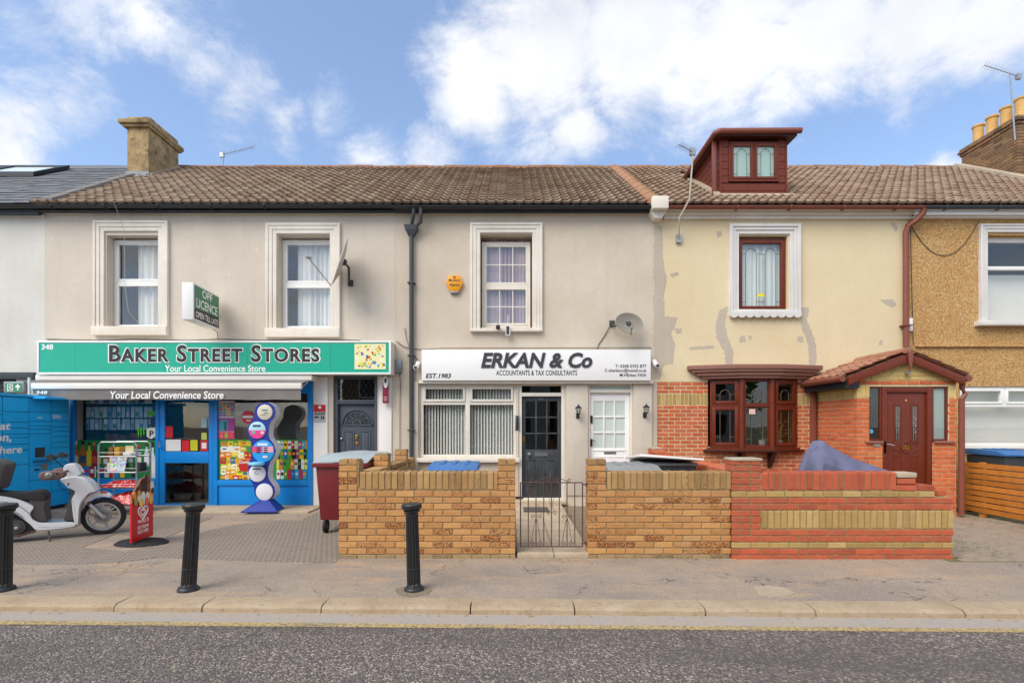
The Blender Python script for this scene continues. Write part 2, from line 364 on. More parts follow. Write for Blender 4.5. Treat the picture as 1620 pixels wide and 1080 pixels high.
# ------------------------------------------------------------------ mesh builder
TR = {}
def tag(o, label=None, cat=None, group=None, kind=None):
    if label: o['label'] = label
    if cat: o['category'] = cat
    if group: o['group'] = group
    if kind: o['kind'] = kind
    return o
def link(o, parent=None):
    COL.objects.link(o)
    if parent is not None:
        o.parent = parent
        if parent.parent is None and parent.type == 'EMPTY':
            o.matrix_parent_inverse = Matrix.Translation(-Vector(parent.location))
    return o
def empty(name, loc, label=None, cat=None, group=None, kind=None):
    o = bpy.data.objects.new(name, None); o.empty_display_size = .1; o.location = loc; COL.objects.link(o)
    return tag(o, label, cat, group, kind)
class MB:
    def __init__(s): s.v = []; s.f = []
    def add(s, vs, fs):
        k = len(s.v); s.v += [tuple(v) for v in vs]; s.f += [tuple(i + k for i in f) for f in fs]; return s
    def box(s, x0, x1, y0, y1, z0, z1):
        x0, x1 = sorted((x0, x1)); y0, y1 = sorted((y0, y1)); z0, z1 = sorted((z0, z1))
        return s.add([(x0, y0, z0), (x1, y0, z0), (x1, y1, z0), (x0, y1, z0), (x0, y0, z1), (x1, y0, z1), (x1, y1, z1), (x0, y1, z1)],
                     [(0, 3, 2, 1), (4, 5, 6, 7), (0, 1, 5, 4), (1, 2, 6, 5), (2, 3, 7, 6), (3, 0, 4, 7)])
    def prism(s, poly, fn, a, b):
        """poly of 2-D points; fn(p, q, depth) -> 3-D point"""
        n = len(poly)
        vs = [fn(p, q, a) for p, q in poly] + [fn(p, q, b) for p, q in poly]
        return s.add(vs, [tuple(range(n))[::-1], tuple(range(n, 2 * n))] + [(i, (i + 1) % n, n + (i + 1) % n, n + i) for i in range(n)])
    def py(s, poly, y0, y1): return s.prism(poly, lambda x, z, d: (x, d, z), y0, y1)
    def pxx(s, poly, x0, x1): return s.prism(poly, lambda y, z, d: (d, y, z), x0, x1)
    def pz(s, poly, z0, z1): return s.prism(poly, lambda x, y, d: (x, y, d), z0, z1)
    def tube(s, pts, r, n=8, cap=True):
        pts = [Vector(p) for p in pts]; k = len(s.v); rr = r if isinstance(r, (list, tuple)) else [r] * len(pts)
        for i, p in enumerate(pts):
            d = (pts[min(i + 1, len(pts) - 1)] - pts[max(i - 1, 0)]).normalized()
            up = Vector((0, 0, 1)) if abs(d.z) < .9 else Vector((0, 1, 0))
            a = d.cross(up).normalized(); b = a.cross(d).normalized()
            s.v += [tuple(p + (a * math.cos(2 * math.pi * j / n) + b * math.sin(2 * math.pi * j / n)) * rr[i]) for j in range(n)]
        for i in range(len(pts) - 1):
            for j in range(n):
                s.f.append((k + i * n + j, k + i * n + (j + 1) % n, k + (i + 1) * n + (j + 1) % n, k + (i + 1) * n + j))
        if cap:
            s.f.append(tuple(range(k, k + n))[::-1]); e = k + (len(pts) - 1) * n; s.f.append(tuple(range(e, e + n)))
        return s
    def lathe(s, prof, c=(0, 0, 0), n=24, axis='z'):
        k = len(s.v)
        for r, h in prof:
            for j in range(n):
                a = 2 * math.pi * j / n; p = (r * math.cos(a), r * math.sin(a), h)
                if axis == 'y': p = (p[0], p[2], p[1])
                if axis == 'x': p = (p[2], p[0], p[1])
                s.v.append((c[0] + p[0], c[1] + p[1], c[2] + p[2]))
        for i in range(len(prof) - 1):
            for j in range(n): s.f.append((k + i * n + j, k + i * n + (j + 1) % n, k + (i + 1) * n + (j + 1) % n, k + (i + 1) * n + j))
        s.f.append(tuple(range(k, k + n))[::-1]); e = k + (len(prof) - 1) * n; s.f.append(tuple(range(e, e + n)))
        return s
    def xf(s, m, start=0):
        for i in range(start, len(s.v)): s.v[i] = tuple(m @ Vector(s.v[i]))
        return s
    def build(s, name, m, parent=None, smooth=False, bevel=0, seg=2):
        me = bpy.data.meshes.new(name); me.from_pydata(s.v, [], s.f)
        bm = bmesh.new(); bm.from_mesh(me)
        bmesh.ops.recalc_face_normals(bm, faces=bm.faces)
        if bevel:
            es = [e for e in bm.edges if len(e.link_faces) == 2 and e.calc_face_angle(0) > .5]
            bmesh.ops.bevel(bm, geom=es, offset=bevel, segments=seg, profile=.6, affect='EDGES', clamp_overlap=True)
        bm.to_mesh(me); bm.free()
        if smooth or bevel:
            for p in me.polygons: p.use_smooth = True
            me.set_sharp_from_angle(angle=R(38))
        me.materials.append(MATS[m] if isinstance(m, str) else m)
        return link(bpy.data.objects.new(name, me), parent)
def frame_box(mb, x0, x1, z0, z1, w, y0, y1):
    """a rectangular frame of butted bars (w: one width, or left,right,bottom,top)"""
    l, r, b, t_ = w if isinstance(w, (tuple, list)) else (w,) * 4
    mb.box(x0, x0 + l, y0, y1, z0, z1); mb.box(x1 - r, x1, y0, y1, z0, z1)
    mb.box(x0 + l, x1 - r, y0, y1, z0, z0 + b); mb.box(x0 + l, x1 - r, y0, y1, z1 - t_, z1); return mb

def text(name, s, m, x0, x1, z0, z1, Y, parent, bold=0.0, shear=0.0, depth=.004, small=False, fn=None, spacing=1.0):
    """lettering fitted to a rectangle on a wall plane (fn maps (x, y, d) of the flat text to the place)"""
    cu = bpy.data.curves.new(name, 'FONT'); cu.body = s; cu.offset = bold; cu.shear = shear; cu.resolution_u = 3; cu.space_character = spacing
    if small:
        cu.small_caps_scale = .78
        for i, ch in enumerate(s):
            if ch.islower(): cu.body_format[i].use_small_caps = True
    cu.extrude = .01
    o = bpy.data.objects.new(name, cu)
    me = bpy.data.meshes.new_from_object(o)
    bpy.data.objects.remove(o); 
    xs = [v.co.x for v in me.vertices]; ys = [v.co.y for v in me.vertices]
    a, b, c, d = min(xs), max(xs), min(ys), max(ys)
    for v in me.vertices:
        u = x0 + (v.co.x - a) / (b - a) * (x1 - x0); w = z0 + (v.co.y - c) / (d - c) * (z1 - z0); e = depth if v.co.z > 0 else 0
        v.co = fn(u, w, e) if fn else (u, Y - e, w)
    me.materials.clear(); me.materials.append(MATS[m])
    ob = bpy.data.objects.new(name, me)
    return link(ob, parent)
def plain(hexc, rough=.45):
    k = 'print_' + hexc
    return k if k in MATS and True else (mat(k, hexc, rough, 0), k)[1]

# ------------------------------------------------------------------ bricks, tiles
BR = {}
def brick_mesh(m, var):
    k = (m, var)
    if k not in BR:
        rnd = random.Random(var * 31 + 5)
        bm = bmesh.new(); bmesh.ops.create_cube(bm, size=1.0)
        for v in bm.verts:
            v.co.x *= .215; v.co.y *= .102; v.co.z *= .065
        bmesh.ops.bevel(bm, geom=list(bm.edges), offset=.0045, segments=1, affect='EDGES')
        for v in bm.verts: v.co += Vector((rnd.uniform(-1, 1), rnd.uniform(-1, 1) * .8, rnd.uniform(-1, 1))) * .0018
        me = bpy.data.meshes.new('brick'); bm.to_mesh(me); bm.free(); me.materials.append(MATS[m]); BR[k] = me
    return BR[k]
class Wall:
    """collects the bricks of one wall; dirs: P0 start of the face line, d along it; the face looks along (dy,-dx)"""
    def __init__(s): s.items = []
    def brick(s, m, P0, d, u0, u1, z, h, depth, name='brick'):
        L = u1 - u0
        if L < .03: return
        uc = (u0 + u1) / 2; n = (d[1], -d[0])
        jit = random.uniform(-.0018, .0018)
        c = (P0[0] + d[0] * uc - n[0] * (depth / 2 + jit), P0[1] + d[1] * uc - n[1] * (depth / 2 + jit), z + h / 2)
        s.items.append((m, c, L, depth, h, math.atan2(d[1], d[0])))
    def course(s, m, P0, d, u0, u1, z, kind='s', shift=0.0, holes=(), j=.010, depth=.1, H=None, top=None):
        """kind s: stretchers 215x65, h: soldiers 65x215 (upright), hd: headers 102x65"""
        L, h = {'s': (.212, .0625), 'h': (.0625, .215), 'hd': (.1, .0625)}[kind]; j = .013
        if H: h = H
        u = u0 - shift
        while u < u1 - .001:
            a, b = max(u, u0), min(u + L, u1)
            segs = [(a, b)]
            for (h0, h1, q0, q1) in holes:
                if z + h * .5 > q0 and z + h * .5 < q1:
                    ns = []
                    for (p, q) in segs:
                        if q <= h0 or p >= h1: ns.append((p, q))
                        else:
                            if p < h0: ns.append((p, h0))
                            if q > h1: ns.append((h1, q))
                    segs = ns
            for p, q in segs:
                if q - p > .028: s.brick(m, P0, d, p, q, z, h, depth)
            u += L + j
    def emit(s, parent, limit=300, name='brick'):
        items = sorted(s.items, key=lambda t: -t[1][2])
        for i, (m, c, L, D, H, rz) in enumerate(items[:limit]):
            o = bpy.data.objects.new(name, brick_mesh(m, random.randrange(4)))
            o.location = c; o.scale = (L / .215, D / .102, H / .065); o.rotation_euler = (random.uniform(-.004, .004), random.uniform(-.006, .006), rz + random.choice((0, math.pi)) + random.uniform(-.004, .004))
            link(o, parent)
        rest = items[limit:]
        if rest:
            by = {}
            for it in rest: by.setdefault(it[0], []).append(it)
            for m, its in by.items():
                mb = MB()
                for (m_, c, L, D, H, rz) in its:
                    k = len(mb.v); mb.box(-L / 2, L / 2, -D / 2, D / 2, -H / 2, H / 2)
                    mb.xf(Matrix.Translation(c) @ Matrix.Rotation(rz, 4, 'Z'), k)
                tag(mb.build('low_brickwork', m, parent), kind='stuff')

def tile_mesh(name, m, w, L, rolls, rh, lip):
    mb = MB(); n = 4 * rolls if rolls else 1
    pr = lambda x: rh * max(0.0, math.cos(2 * math.pi * (x / w * rolls))) if rolls else 0
    lo = [(w * i / n, 0, lip + pr(w * i / n)) for i in range(n + 1)]
    up = [(w * i / n, L, pr(w * i / n)) for i in range(n + 1)]
    bt_ = [(w * i / n, .004, pr(w * i / n) * .6 - .004) for i in range(n + 1)]
    k = n + 1
    mb.add(lo + up + bt_, [(i, i + 1, k + i + 1, k + i) for i in range(n)] + [(2 * k + i, 2 * k + i + 1, i + 1, i) for i in range(n)])
    me = bpy.data.meshes.new(name); me.from_pydata(mb.v, [], mb.f)
    for p in me.polygons[:n]: p.use_smooth = True
    me.materials.append(MATS[m]); return me
def tiles(parent, me, x0, x1, foot, pitch, slope_len, gauge, w, skip=None, limit=300, name='tile', dirx=1, mat_name=None):
    """courses of tiles on a slope rising along +Y from foot=(y,z)"""
    rows = int(slope_len / gauge); cols = max(1, round((x1 - x0) / w)); w0 = w; w = (x1 - x0) / cols; kx = w / w0; cnt = 0; rest = []
    cy, sy_ = math.cos(pitch), math.sin(pitch)
    for r in range(rows):
        v = r * gauge
        for c in range(cols):
            x = x0 + c * w
            p = Vector((x, foot[0] + v * cy, foot[1] + v * sy_))
            if skip and skip(x + w / 2, v): continue
            rot = (pitch + random.uniform(-.012, .012), random.uniform(-.008, .008), random.uniform(-.004, .004))
            p += Vector((random.uniform(-.003, .003), 0, random.uniform(-.004, .004)))
            if cnt < limit:
                o = bpy.data.objects.new(name, me); o.location = p; o.rotation_euler = rot; o.scale.x = kx; link(o, parent); cnt += 1
            else: rest.append((p, rot))
    if rest:
        mb = MB(); vs = [v.co.copy() for v in me.vertices]; fs = [tuple(p.vertices) for p in me.polygons]
        from mathutils import Euler
        for p, rot in rest:
            m4 = Matrix.Translation(p) @ Euler(rot).to_matrix().to_4x4() @ Matrix.Diagonal((kx, 1, 1, 1)); mb.add([m4 @ v for v in vs], fs)
        m2 = bpy.data.meshes.new('upper_tiling'); m2.from_pydata(mb.v, [], mb.f); m2.materials.append(me.materials[0])
        for p_ in m2.polygons: p_.use_smooth = False
        tag(link(bpy.data.objects.new('upper_tiling', m2), parent), kind='stuff')

def wall_panel(name, m, parent, x0, x1, z0, z1, y0, y1, holes=()):
    """a wall slab with rectangular openings (x0,x1,z0,z1), reveals included"""
    xs = sorted({x0, x1} | {h[0] for h in holes} | {h[1] for h in holes}); zs = sorted({z0, z1} | {h[2] for h in holes} | {h[3] for h in holes})
    xs = [x for x in xs if x0 <= x <= x1]; zs = [z for z in zs if z0 <= z <= z1]
    mb = MB(); inside = lambda x, z: any(h[0] < x < h[1] and h[2] < z < h[3] for h in holes)
    solid = {}
    for i in range(len(xs) - 1):
        for j in range(len(zs) - 1): solid[i, j] = not inside((xs[i] + xs[i + 1]) / 2, (zs[j] + zs[j + 1]) / 2)
    for (i, j), s_ in solid.items():
        if not s_: continue
        a, b, c, d = xs[i], xs[i + 1], zs[j], zs[j + 1]
        mb.add([(a, y0, c), (b, y0, c), (b, y0, d), (a, y0, d)], [(0, 1, 2, 3)])
        mb.add([(a, y1, c), (b, y1, c), (b, y1, d), (a, y1, d)], [(3, 2, 1, 0)])
        for (di, dj, pts) in ((-1, 0, [(a, y0, c), (a, y0, d), (a, y1, d), (a, y1, c)]), (1, 0, [(b, y0, c), (b, y1, c), (b, y1, d), (b, y0, d)]),
                              (0, -1, [(a, y0, c), (a, y1, c), (b, y1, c), (b, y0, c)]), (0, 1, [(a, y0, d), (b, y0, d), (b, y1, d), (a, y1, d)])):
            if not solid.get((i + di, j + dj), False): mb.add(pts, [(0, 1, 2, 3)])
    me = bpy.data.meshes.new(name); me.from_pydata(mb.v, [], mb.f)
    bm = bmesh.new(); bm.from_mesh(me); bmesh.ops.remove_doubles(bm, verts=bm.verts, dist=1e-5); bmesh.ops.recalc_face_normals(bm, faces=bm.faces); bm.to_mesh(me); bm.free()
    me.materials.append(MATS[m]); return link(bpy.data.objects.new(name, me), parent)

# ================================================================== THE SETTING
def struct(o, label=None):
    o['kind'] = 'structure'
    if label: o['label'] = label
    return o
struct(MB().box(-400, 400, -400, 400, -.6, -.085).build('ground', 'soil'))
KS = -.02                                             # the kerb runs slightly skew to the terrace
def strip(name, m, off0, off1, z0, z1, x0=-40, x1=40):
    return struct(MB().pz([(x0, off0 + KS * x0), (x1, off0 + KS * x1), (x1, off1 + KS * x1), (x0, off1 + KS * x0)], z0, z1).build(name, m))
strip('road', 'asphalt_road', -5.2, 4.14, -.3, -.062)
strip('road_gutter', 'channel', 4.14, 4.36, -.3, -.058)
yl = strip('road_marking', 'yellow_paint', 4.068, 4.142, -.0600, -.0562); yl['label'] = 'worn single yellow line along the gutter'
struct(MB().pz([(-40, 4.5 - KS * -40 * -1), (40, 4.5 + KS * 40), (40, 9.9), (-40, 9.9)], -.3, 0).build('pavement', 'asphalt_pavement'))
kerb = empty('kerb', (0, 4.4, 0), 'row of worn beige kerb stones edging the pavement', None, None, 'structure')
x = -13.0; i = 0
lens_ = [.93, 1.25, .78, 1.05, 1.3, .9, 1.12]
while x < 13:
    L = lens_[i % 7]; i += 1; mb = MB()
    n = 7; fr = []
    pr = [(.235, -.06), (.235, .003), (.05, .004), (.022, -.004), (.006, -.02), (0, -.075)]    # cross-section, back to front
    for k in range(n + 1):
        u = x + .006 + (L - .012) * k / n; wob = random.uniform(-.006, .006); wz = random.uniform(-.003, .003); end = .008 if k in (0, n) else 0
        fr.append([(u, 4.35 + KS * u + q + (wob + end if q < .1 else 0), z + (wz - end * .5 if q < .1 else wz * .3)) for q, z in pr])
    m_ = len(pr); vs = [p for r_ in fr for p in r_]
    fs = [(k * m_ + j, (k + 1) * m_ + j, (k + 1) * m_ + j + 1, k * m_ + j + 1) for k in range(n) for j in range(m_ - 1)] + [tuple(range(m_))[::-1], tuple(range(n * m_, n * m_ + m_))]
    mb.add(vs, fs).build('kerb_stone', 'kerb_stone', kerb, smooth=True)
    x += L
# dark mosaic paving of the shop forecourt, two fields with a worn asphalt strip between
def field_poly(name, m, pts, z0, z1):
    return struct(MB().pz([GP(*p) for p in pts], z0, z1).build(name, m))
field_poly('forecourt', 'mosaic_paving', [(-160, 893), (20, 892), (110, 893), (190, 889), (250, 882), (322, 884), (420, 888), (530, 890), (537, 880), (560, 840), (575, 812), (505, 809), (487, 817), (475, 823), (430, 824), (370, 830), (335, 838), (300, 848), (262, 858), (200, 872), (130, 866), (180, 846), (262, 851), (300, 834), (337, 818), (240, 816), (-60, 816)], -.05, .005)
struct(MB().box(X(60), X(512), 9.02, 9.9, -.05, .03).build('shop_step', 'path_concrete', None, bevel=.01))
struct(MB().box(X(640), 2.62, 6.2, 9.8, -.05, .012).build('front_garden', 'soil'))
gp = empty('garden_path', (.7, 7.5, 0), 'pale concrete slab path behind the iron gate', None, None, 'structure')
py_ = 5.98
for k, L in enumerate((.52, .8, .78, .85, .75)):
    for s_ in (0, 1):
        MB().box(.06 + .44 * s_ + .004, .06 + .44 * (s_ + 1) - .004, py_ + .004, py_ + L - .004, 0, .055 + .004 * k).build('slab', 'path_concrete', gp, bevel=.006)
    py_ += L
struct(MB().box(2.75, 7.95, 6.2, 9.7, -.05, .014).build('paved_yard', 'paver'))
mat('moss_joint', '6a6748', .95, .3, 6, .4, 60)
dw = empty('driveway', (6.6, 6.6, 0), 'weathered block paved driveway beside the red brick wall', None, None, 'structure')
MB().box(5.05, 11.5, 5.82, 9.7, -.05, .004).build('bedding', 'moss_joint', dw)
pv = MB().box(-.094, .094, -.044, .044, 0, .055).build('paver', 'paver', dw, bevel=.005, seg=1); pm = pv.data
bpy.data.objects.remove(pv)
for r in range(26):
    for c in range(14):
        xx = 5.3 + c * .203 + (.1 if r % 2 else 0); yy = 5.88 + r * .103
        if xx * F / yy + 810 > 1680: continue
        o = bpy.data.objects.new('paver', pm); o.location = (xx, yy, -.04 + random.uniform(-.003, .003)); o.rotation_euler = (random.uniform(-.01, .01), random.uniform(-.01, .01), random.uniform(-.02, .02)); link(o, dw)
# grass and weeds in the driveway joints
mb = MB()
for k in range(900):
    xx, yy = random.choice([(random.gauss(5.75, .25), random.gauss(6.6, .3)), (random.uniform(5.2, 7.6), random.uniform(5.9, 8.3)), (random.gauss(7.75, .08), random.uniform(6.8, 8.6)), (random.gauss(5.9, .2), random.gauss(8.2, .1))])
    yy = 5.93 + round((yy - 5.93) / .103) * .103 + random.uniform(-.012, .012)
    for b in range(2):
        a = random.uniform(0, 6.28); h = random.uniform(.008, .03); w = .004
        mb.add([(xx - w * math.cos(a), yy - w * math.sin(a), .01), (xx + w * math.cos(a), yy + w * math.sin(a), .01), (xx + h * .6 * math.sin(a), yy + h * .5 * math.cos(a), .01 + h)], [(0, 1, 2)])
g = mb.build('grass', 'leaf_green'); tag(g, 'thin green weeds growing in the driveway joints', 'weeds', None, 'stuff')
mb = MB(); rl = random.Random(21)
for k in range(260):
    xx, yy = rl.choice([(rl.uniform(-2.0, 5.2), 5.93 - abs(rl.gauss(0, .035))), (rl.uniform(.0, .95), 5.93 - abs(rl.gauss(0, .06))), (rl.uniform(-6, 6), 4.33 - KS * 0 + KS * 0 - abs(rl.gauss(0, .02))), (rl.uniform(-8, -2.2), rl.uniform(5, 8.8))])
    if yy < 4.5: yy += KS * xx; zq = -.055
    else: zq = .008
    a = rl.uniform(0, 6.28); L = rl.uniform(.006, .02); c_, s_ = math.cos(a) * L, math.sin(a) * L
    mb.add([(xx - c_, yy - s_, zq), (xx + s_ * .5, yy - c_ * .5, zq + .006), (xx + c_, yy + s_, zq + .002), (xx - s_ * .5, yy + c_ * .5, zq + .004)], [(0, 1, 2, 3)])
mat('dry_leaf', 'b39a5c', .8, .35, 30); o = mb.build('litter', 'dry_leaf'); tag(o, 'scattered dry leaf litter along the wall foot and kerb', 'litter', None, 'stuff')
# worn repairs in the pavement
def patch(name, m, pts, label):
    rp = random.Random(len(pts)); P = []
    for i in range(len(pts)):
        a, b = Vector(pts[i]), Vector(pts[(i + 1) % len(pts)])
        for q in range(6): c_ = a.lerp(b, q / 6); P.append((c_.x + rp.uniform(-.9, .9), c_.y + rp.uniform(-.35, .35)))
    o = struct(MB().pz([GP(*p) for p in P], -.02, .0045).build(name, m)); o['label'] = label
kerb_mat('patch_mix', 'b5a48f', 'a5947f', '8a7a66')
patch('pavement_patch', 'patch_mix', [(1192, 928), (1215, 926), (1240, 929), (1258, 938), (1246, 943), (1222, 944), (1200, 940)], 'lens shaped pale concrete patch in the pavement')
patch('pavement_patch', 'soil', [(625, 932), (640, 928), (672, 927), (684, 932), (676, 941), (650, 944), (630, 941)], 'round dark asphalt patch about the middle bollard')

# ================================================================== HOUSES
EAVE_Z, ROOF_Y, RIDGE_Y, RIDGE_Z = 5.77, 9.58, 13.6, 8.5
PITCH = math.atan2(RIDGE_Z - EAVE_Z, RIDGE_Y - ROOF_Y); SL = math.hypot(RIDGE_Y - ROOF_Y, RIDGE_Z - EAVE_Z)
def roof_z(y): return EAVE_Z + (y - ROOF_Y) * math.tan(PITCH)
H346 = empty('terraced_house', (-11.4, YF, 0), 'white rendered house with dark grey slate roof beside the green shop', 'house', 'terraced houses')
H348 = empty('terraced_house', (-5.6, YF, 0), 'grey rendered house over the convenience shop with two sash windows', 'house', 'terraced houses')
H350 = empty('terraced_house', (.2, YF, 0), 'beige rendered house over the accountants office with one sash window', 'house', 'terraced houses')
H352 = empty('terraced_house', (5.0, YF, 0), 'cream rendered house with red brick ground floor, dormer and porch', 'house', 'terraced houses')
H354 = empty('terraced_house', (10.0, YF, 0), 'brown pebbledashed house with white windows and brick chimney', 'house', 'terraced houses')
XA, XB, XC, XD, XE, XG = -14.2, X(71), X(625), X(1033), X(1437), 13.6
T3 = tile_mesh('tile', 'roof_tile', .36, .30, 2, .034, .036)
T3R = tile_mesh('tile', 'roof_tile_red', .36, .30, 2, .034, .036)
TFLAT = tile_mesh('tile', 'slate_grey', .3, .36, 0, 0, .016)
def house_shell(h, x0, x1, wallmat, holes, z1=5.7, z0=0.0, roomy=3.2):
    w = wall_panel('wall', wallmat, h, x0 + .001, x1 - .001, z0, z1, YF, YF + .28, holes)
    mb = MB()      # the dark rooms behind: back, floors and party walls
    yb = YF + roomy
    mb.box(x0 + .03, x1 - .03, yb, yb + .1, 0, 5.75); mb.box(x0 + .002, x0 + .03, YF + .285, yb, 0, 5.75); mb.box(x1 - .03, x1 - .002, YF + .285, yb, 0, 5.75)
    mb.box(x0 + .031, x1 - .031, YF + .285, yb - .001, 2.62, 2.8); mb.box(x0 + .031, x1 - .031, YF + .285, yb - .001, 5.6, 5.74); mb.box(x0 + .031, x1 - .031, YF + .285, yb - .001, 0.0, .03)
    mb.build('room', 'interior_mid', h)
    return w
def roof(h, x0, x1, tm, skip=None, gauge=.262, w=.36, ridge_mat='ridge_tile', ridge=True):
    r = MB().pxx([(ROOF_Y + .02, EAVE_Z - .03), (ROOF_Y + .02, EAVE_Z - .07), (RIDGE_Y, RIDGE_Z - .08), (RIDGE_Y + 4.0, EAVE_Z - .07), (RIDGE_Y + 4.0, EAVE_Z - .03), (RIDGE_Y, RIDGE_Z - .03)], x0, x1).build('roof', tm.materials[0], h)
    tiles(r, tm, x0, x1, (ROOF_Y, EAVE_Z), PITCH, SL, gauge, w, skip)
    x = x0
    while ridge and x < x1 - .1:
        L = min(.45, x1 - x); mb = MB(); n = 8; vs = []
        for xx, rr in ((x + .003, .125), (x + L - .003, .118)):
            vs += [(xx, RIDGE_Y + rr * math.cos(math.pi * k / n), RIDGE_Z - .075 + rr * .95 * math.sin(math.pi * k / n)) for k in range(n + 1)]
        mb.add(vs, [(k, k + 1, n + 2 + k, n + 1 + k) for k in range(n)] + [tuple(range(n + 1)), tuple(range(n + 1, 2 * n + 2))])
        o = mb.build('ridge_tile', ridge_mat, r, smooth=True); o.location.z = random.uniform(-.012, .012); x += L
    return r
def gutter(h, x0, x1, m, y=9.54, z=5.715, r=.052, brackets=1.0):
    mb = MB(); n = 8
    prof = [(y + r * math.cos(math.pi + math.pi * k / n), z + r * math.sin(math.pi + math.pi * k / n)) for k in range(n + 1)]
    inner = [(y + (r - .006) * math.cos(2 * math.pi - math.pi * k / n), z + .0 + (r - .006) * math.sin(2 * math.pi - math.pi * k / n)) for k in range(n + 1)]
    mb.pxx(prof + inner, x0, x1); g = mb.build('gutter', m, h, smooth=True)
    x = x0 + .4
    while x < x1:
        MB().tube([(x, y - r * .9 - .004, z + .012), (x, y - r * 1.0, z - .03), (x, y - r * .5, z - r - .006), (x, y + r * .5, z - r - .006), (x, y + r + .09, z - .02)], .011, 6).build('gutter_bracket', m, g)
        x += brackets
    return g
def fascia(h, x0, x1, m, z0=5.56, z1=5.745, y0=9.62, y1=9.70):
    f = MB().box(x0, x1, y0, y1, z0, z1).build('fascia', m, h, bevel=.004)
    MB().box(x0, x1, y1 + .001, YF - .001, z0 + .01, z0 + .03).build('soffit', 'white_wood', f)

def surround(parent, x0, x1, z0, z1, w, Y, m, sill=None, bottom=True):
    """stepped plaster architrave: outer x0..z1, total width w"""
    mb = MB(); steps = [(0, .26, .06), (.26, .62, .047), (.62, 1.0, .034)]
    for a, b, p in steps:
        a, b = a * w, b * w
        mb.box(x0 + a, x0 + b, Y - p, Y + .02, z0 + (a if bottom else 0), z1 - a); mb.box(x1 - b, x1 - a, Y - p, Y + .02, z0 + (a if bottom else 0), z1 - a)
        mb.box(x0 + b, x1 - b, Y - p, Y + .02, z1 - b, z1 - a)
        if bottom: mb.box(x0 + b, x1 - b, Y - p, Y + .02, z0 + a, z0 + b)
    o = mb.build('surround', m, parent, bevel=.006, seg=1)
    if sill:
        MB().box(x0 - sill[0], x1 + sill[0], Y - sill[2], Y + .12, z0 - sill[1], z0 - .001).build('sill', sill[3] if len(sill) > 3 else m, parent, bevel=.01)
    return o
def sash_window(h, x0, x1, z0, z1, mz, Y, m, glass_m='glass', grid=None, fw=.05, gw=.055):
    """two lights one over the other in a frame; mz = height of the meeting rail"""
    mb = MB(); frame_box(mb, x0, x1, z0, z1, fw, Y, Y + .07); mb.box(x0 + fw, x1 - fw, Y + .002, Y + .065, mz - .03, mz + .03)
    w = mb.build('window', m, h, bevel=.005, seg=1)
    for (a, b, off) in ((mz + .03, z1 - fw, 0), (z0 + fw, mz - .03, -.012)):
        s_ = MB(); X0, X1 = x0 + fw - .002, x1 - fw + .002
        frame_box(s_, X0, X1, a, b, gw * .8, Y + .004 + off, Y + .05); s_.build('sash', m, w, bevel=.005, seg=1)
        gx0, gx1, ga, gb = X0 + gw * .8, X1 - gw * .8, a + gw * .8, b - gw * .8
        if grid:
            bar = MB(); nx, nz = grid
            for k in range(1, nx): bar.box(gx0 + (gx1 - gx0) * k / nx - .009, gx0 + (gx1 - gx0) * k / nx + .009, Y + .016, Y + .032, ga, gb)
            for k in range(1, nz): bar.box(gx0, gx1, Y + .017, Y + .031, ga + (gb - ga) * k / nz - .009, ga + (gb - ga) * k / nz + .009)
            bar.build('glazing_bar', m, w)
            for i in range(nx):
                for k in range(nz):
                    MB().box(gx0 + (gx1 - gx0) * i / nx, gx0 + (gx1 - gx0) * (i + 1) / nx, Y + .023, Y + .027, ga + (gb - ga) * k / nz, ga + (gb - ga) * (k + 1) / nz).build('pane', glass_m, w)
        else: MB().box(gx0 - .004, gx1 + .004, Y + .02, Y + .026, ga - .004, gb + .004).build('pane', glass_m, w)
    return w
def curtain(x0, x1, z0, z1, Y, m, label, folds=9, amp=.035, cat='curtain', group=None, skew=0):
    n = folds * 8; vs = []; rows = [z1, (z0 + z1) / 2, z0]
    for k in range(n + 1):
        u = k / n; w = amp * math.sin(u * folds * 2 * math.pi + 1.3 * math.sin(u * 7)) * (.6 + .4 * math.sin(u * 11 + 2))
        for q, zz in enumerate(rows): vs.append((x0 + (x1 - x0) * u + skew * q * .02 * math.sin(u * 20), Y + w * (1 + .15 * q), zz))
    mb = MB().add(vs, [(k * 3 + q, (k + 1) * 3 + q, (k + 1) * 3 + q + 1, k * 3 + q + 1) for k in range(n) for q in range(2)])
    o = mb.build('curtain', m, None, smooth=True); return tag(o, label, cat, group)

# ---- 346, left edge of the picture
house_shell(H346, XA, XB, 'render_white', [(XA + 1.5, XB - .55, .1, Z(592))])
mb = MB(); mb.box(XA + 1.5, XB - .55, YF + .10, YF + .14, .1, Z(592))
zz = .15
while zz < Z(594): mb.box(XA + 1.5, XB - .55, YF + .075, YF + .1, zz, zz + .07); zz += .09
mb.build('shutter', 'gutter_black', H346)
MB().box(XA + 1.3, X(57), YF - .06, YF + .02, Z(600), Z(589)).build('shop_cornice', 'dark_fascia', H346, bevel=.01)
r346 = roof(H346, XA, XB - .12, TFLAT, None, .262, .3, 'slate_grey')
gutter(H346, XA, XB + .0, 'black_plastic', z=5.71); fascia(H346, XA, XB - .004, 'dark_fascia', 5.58, 5.75)
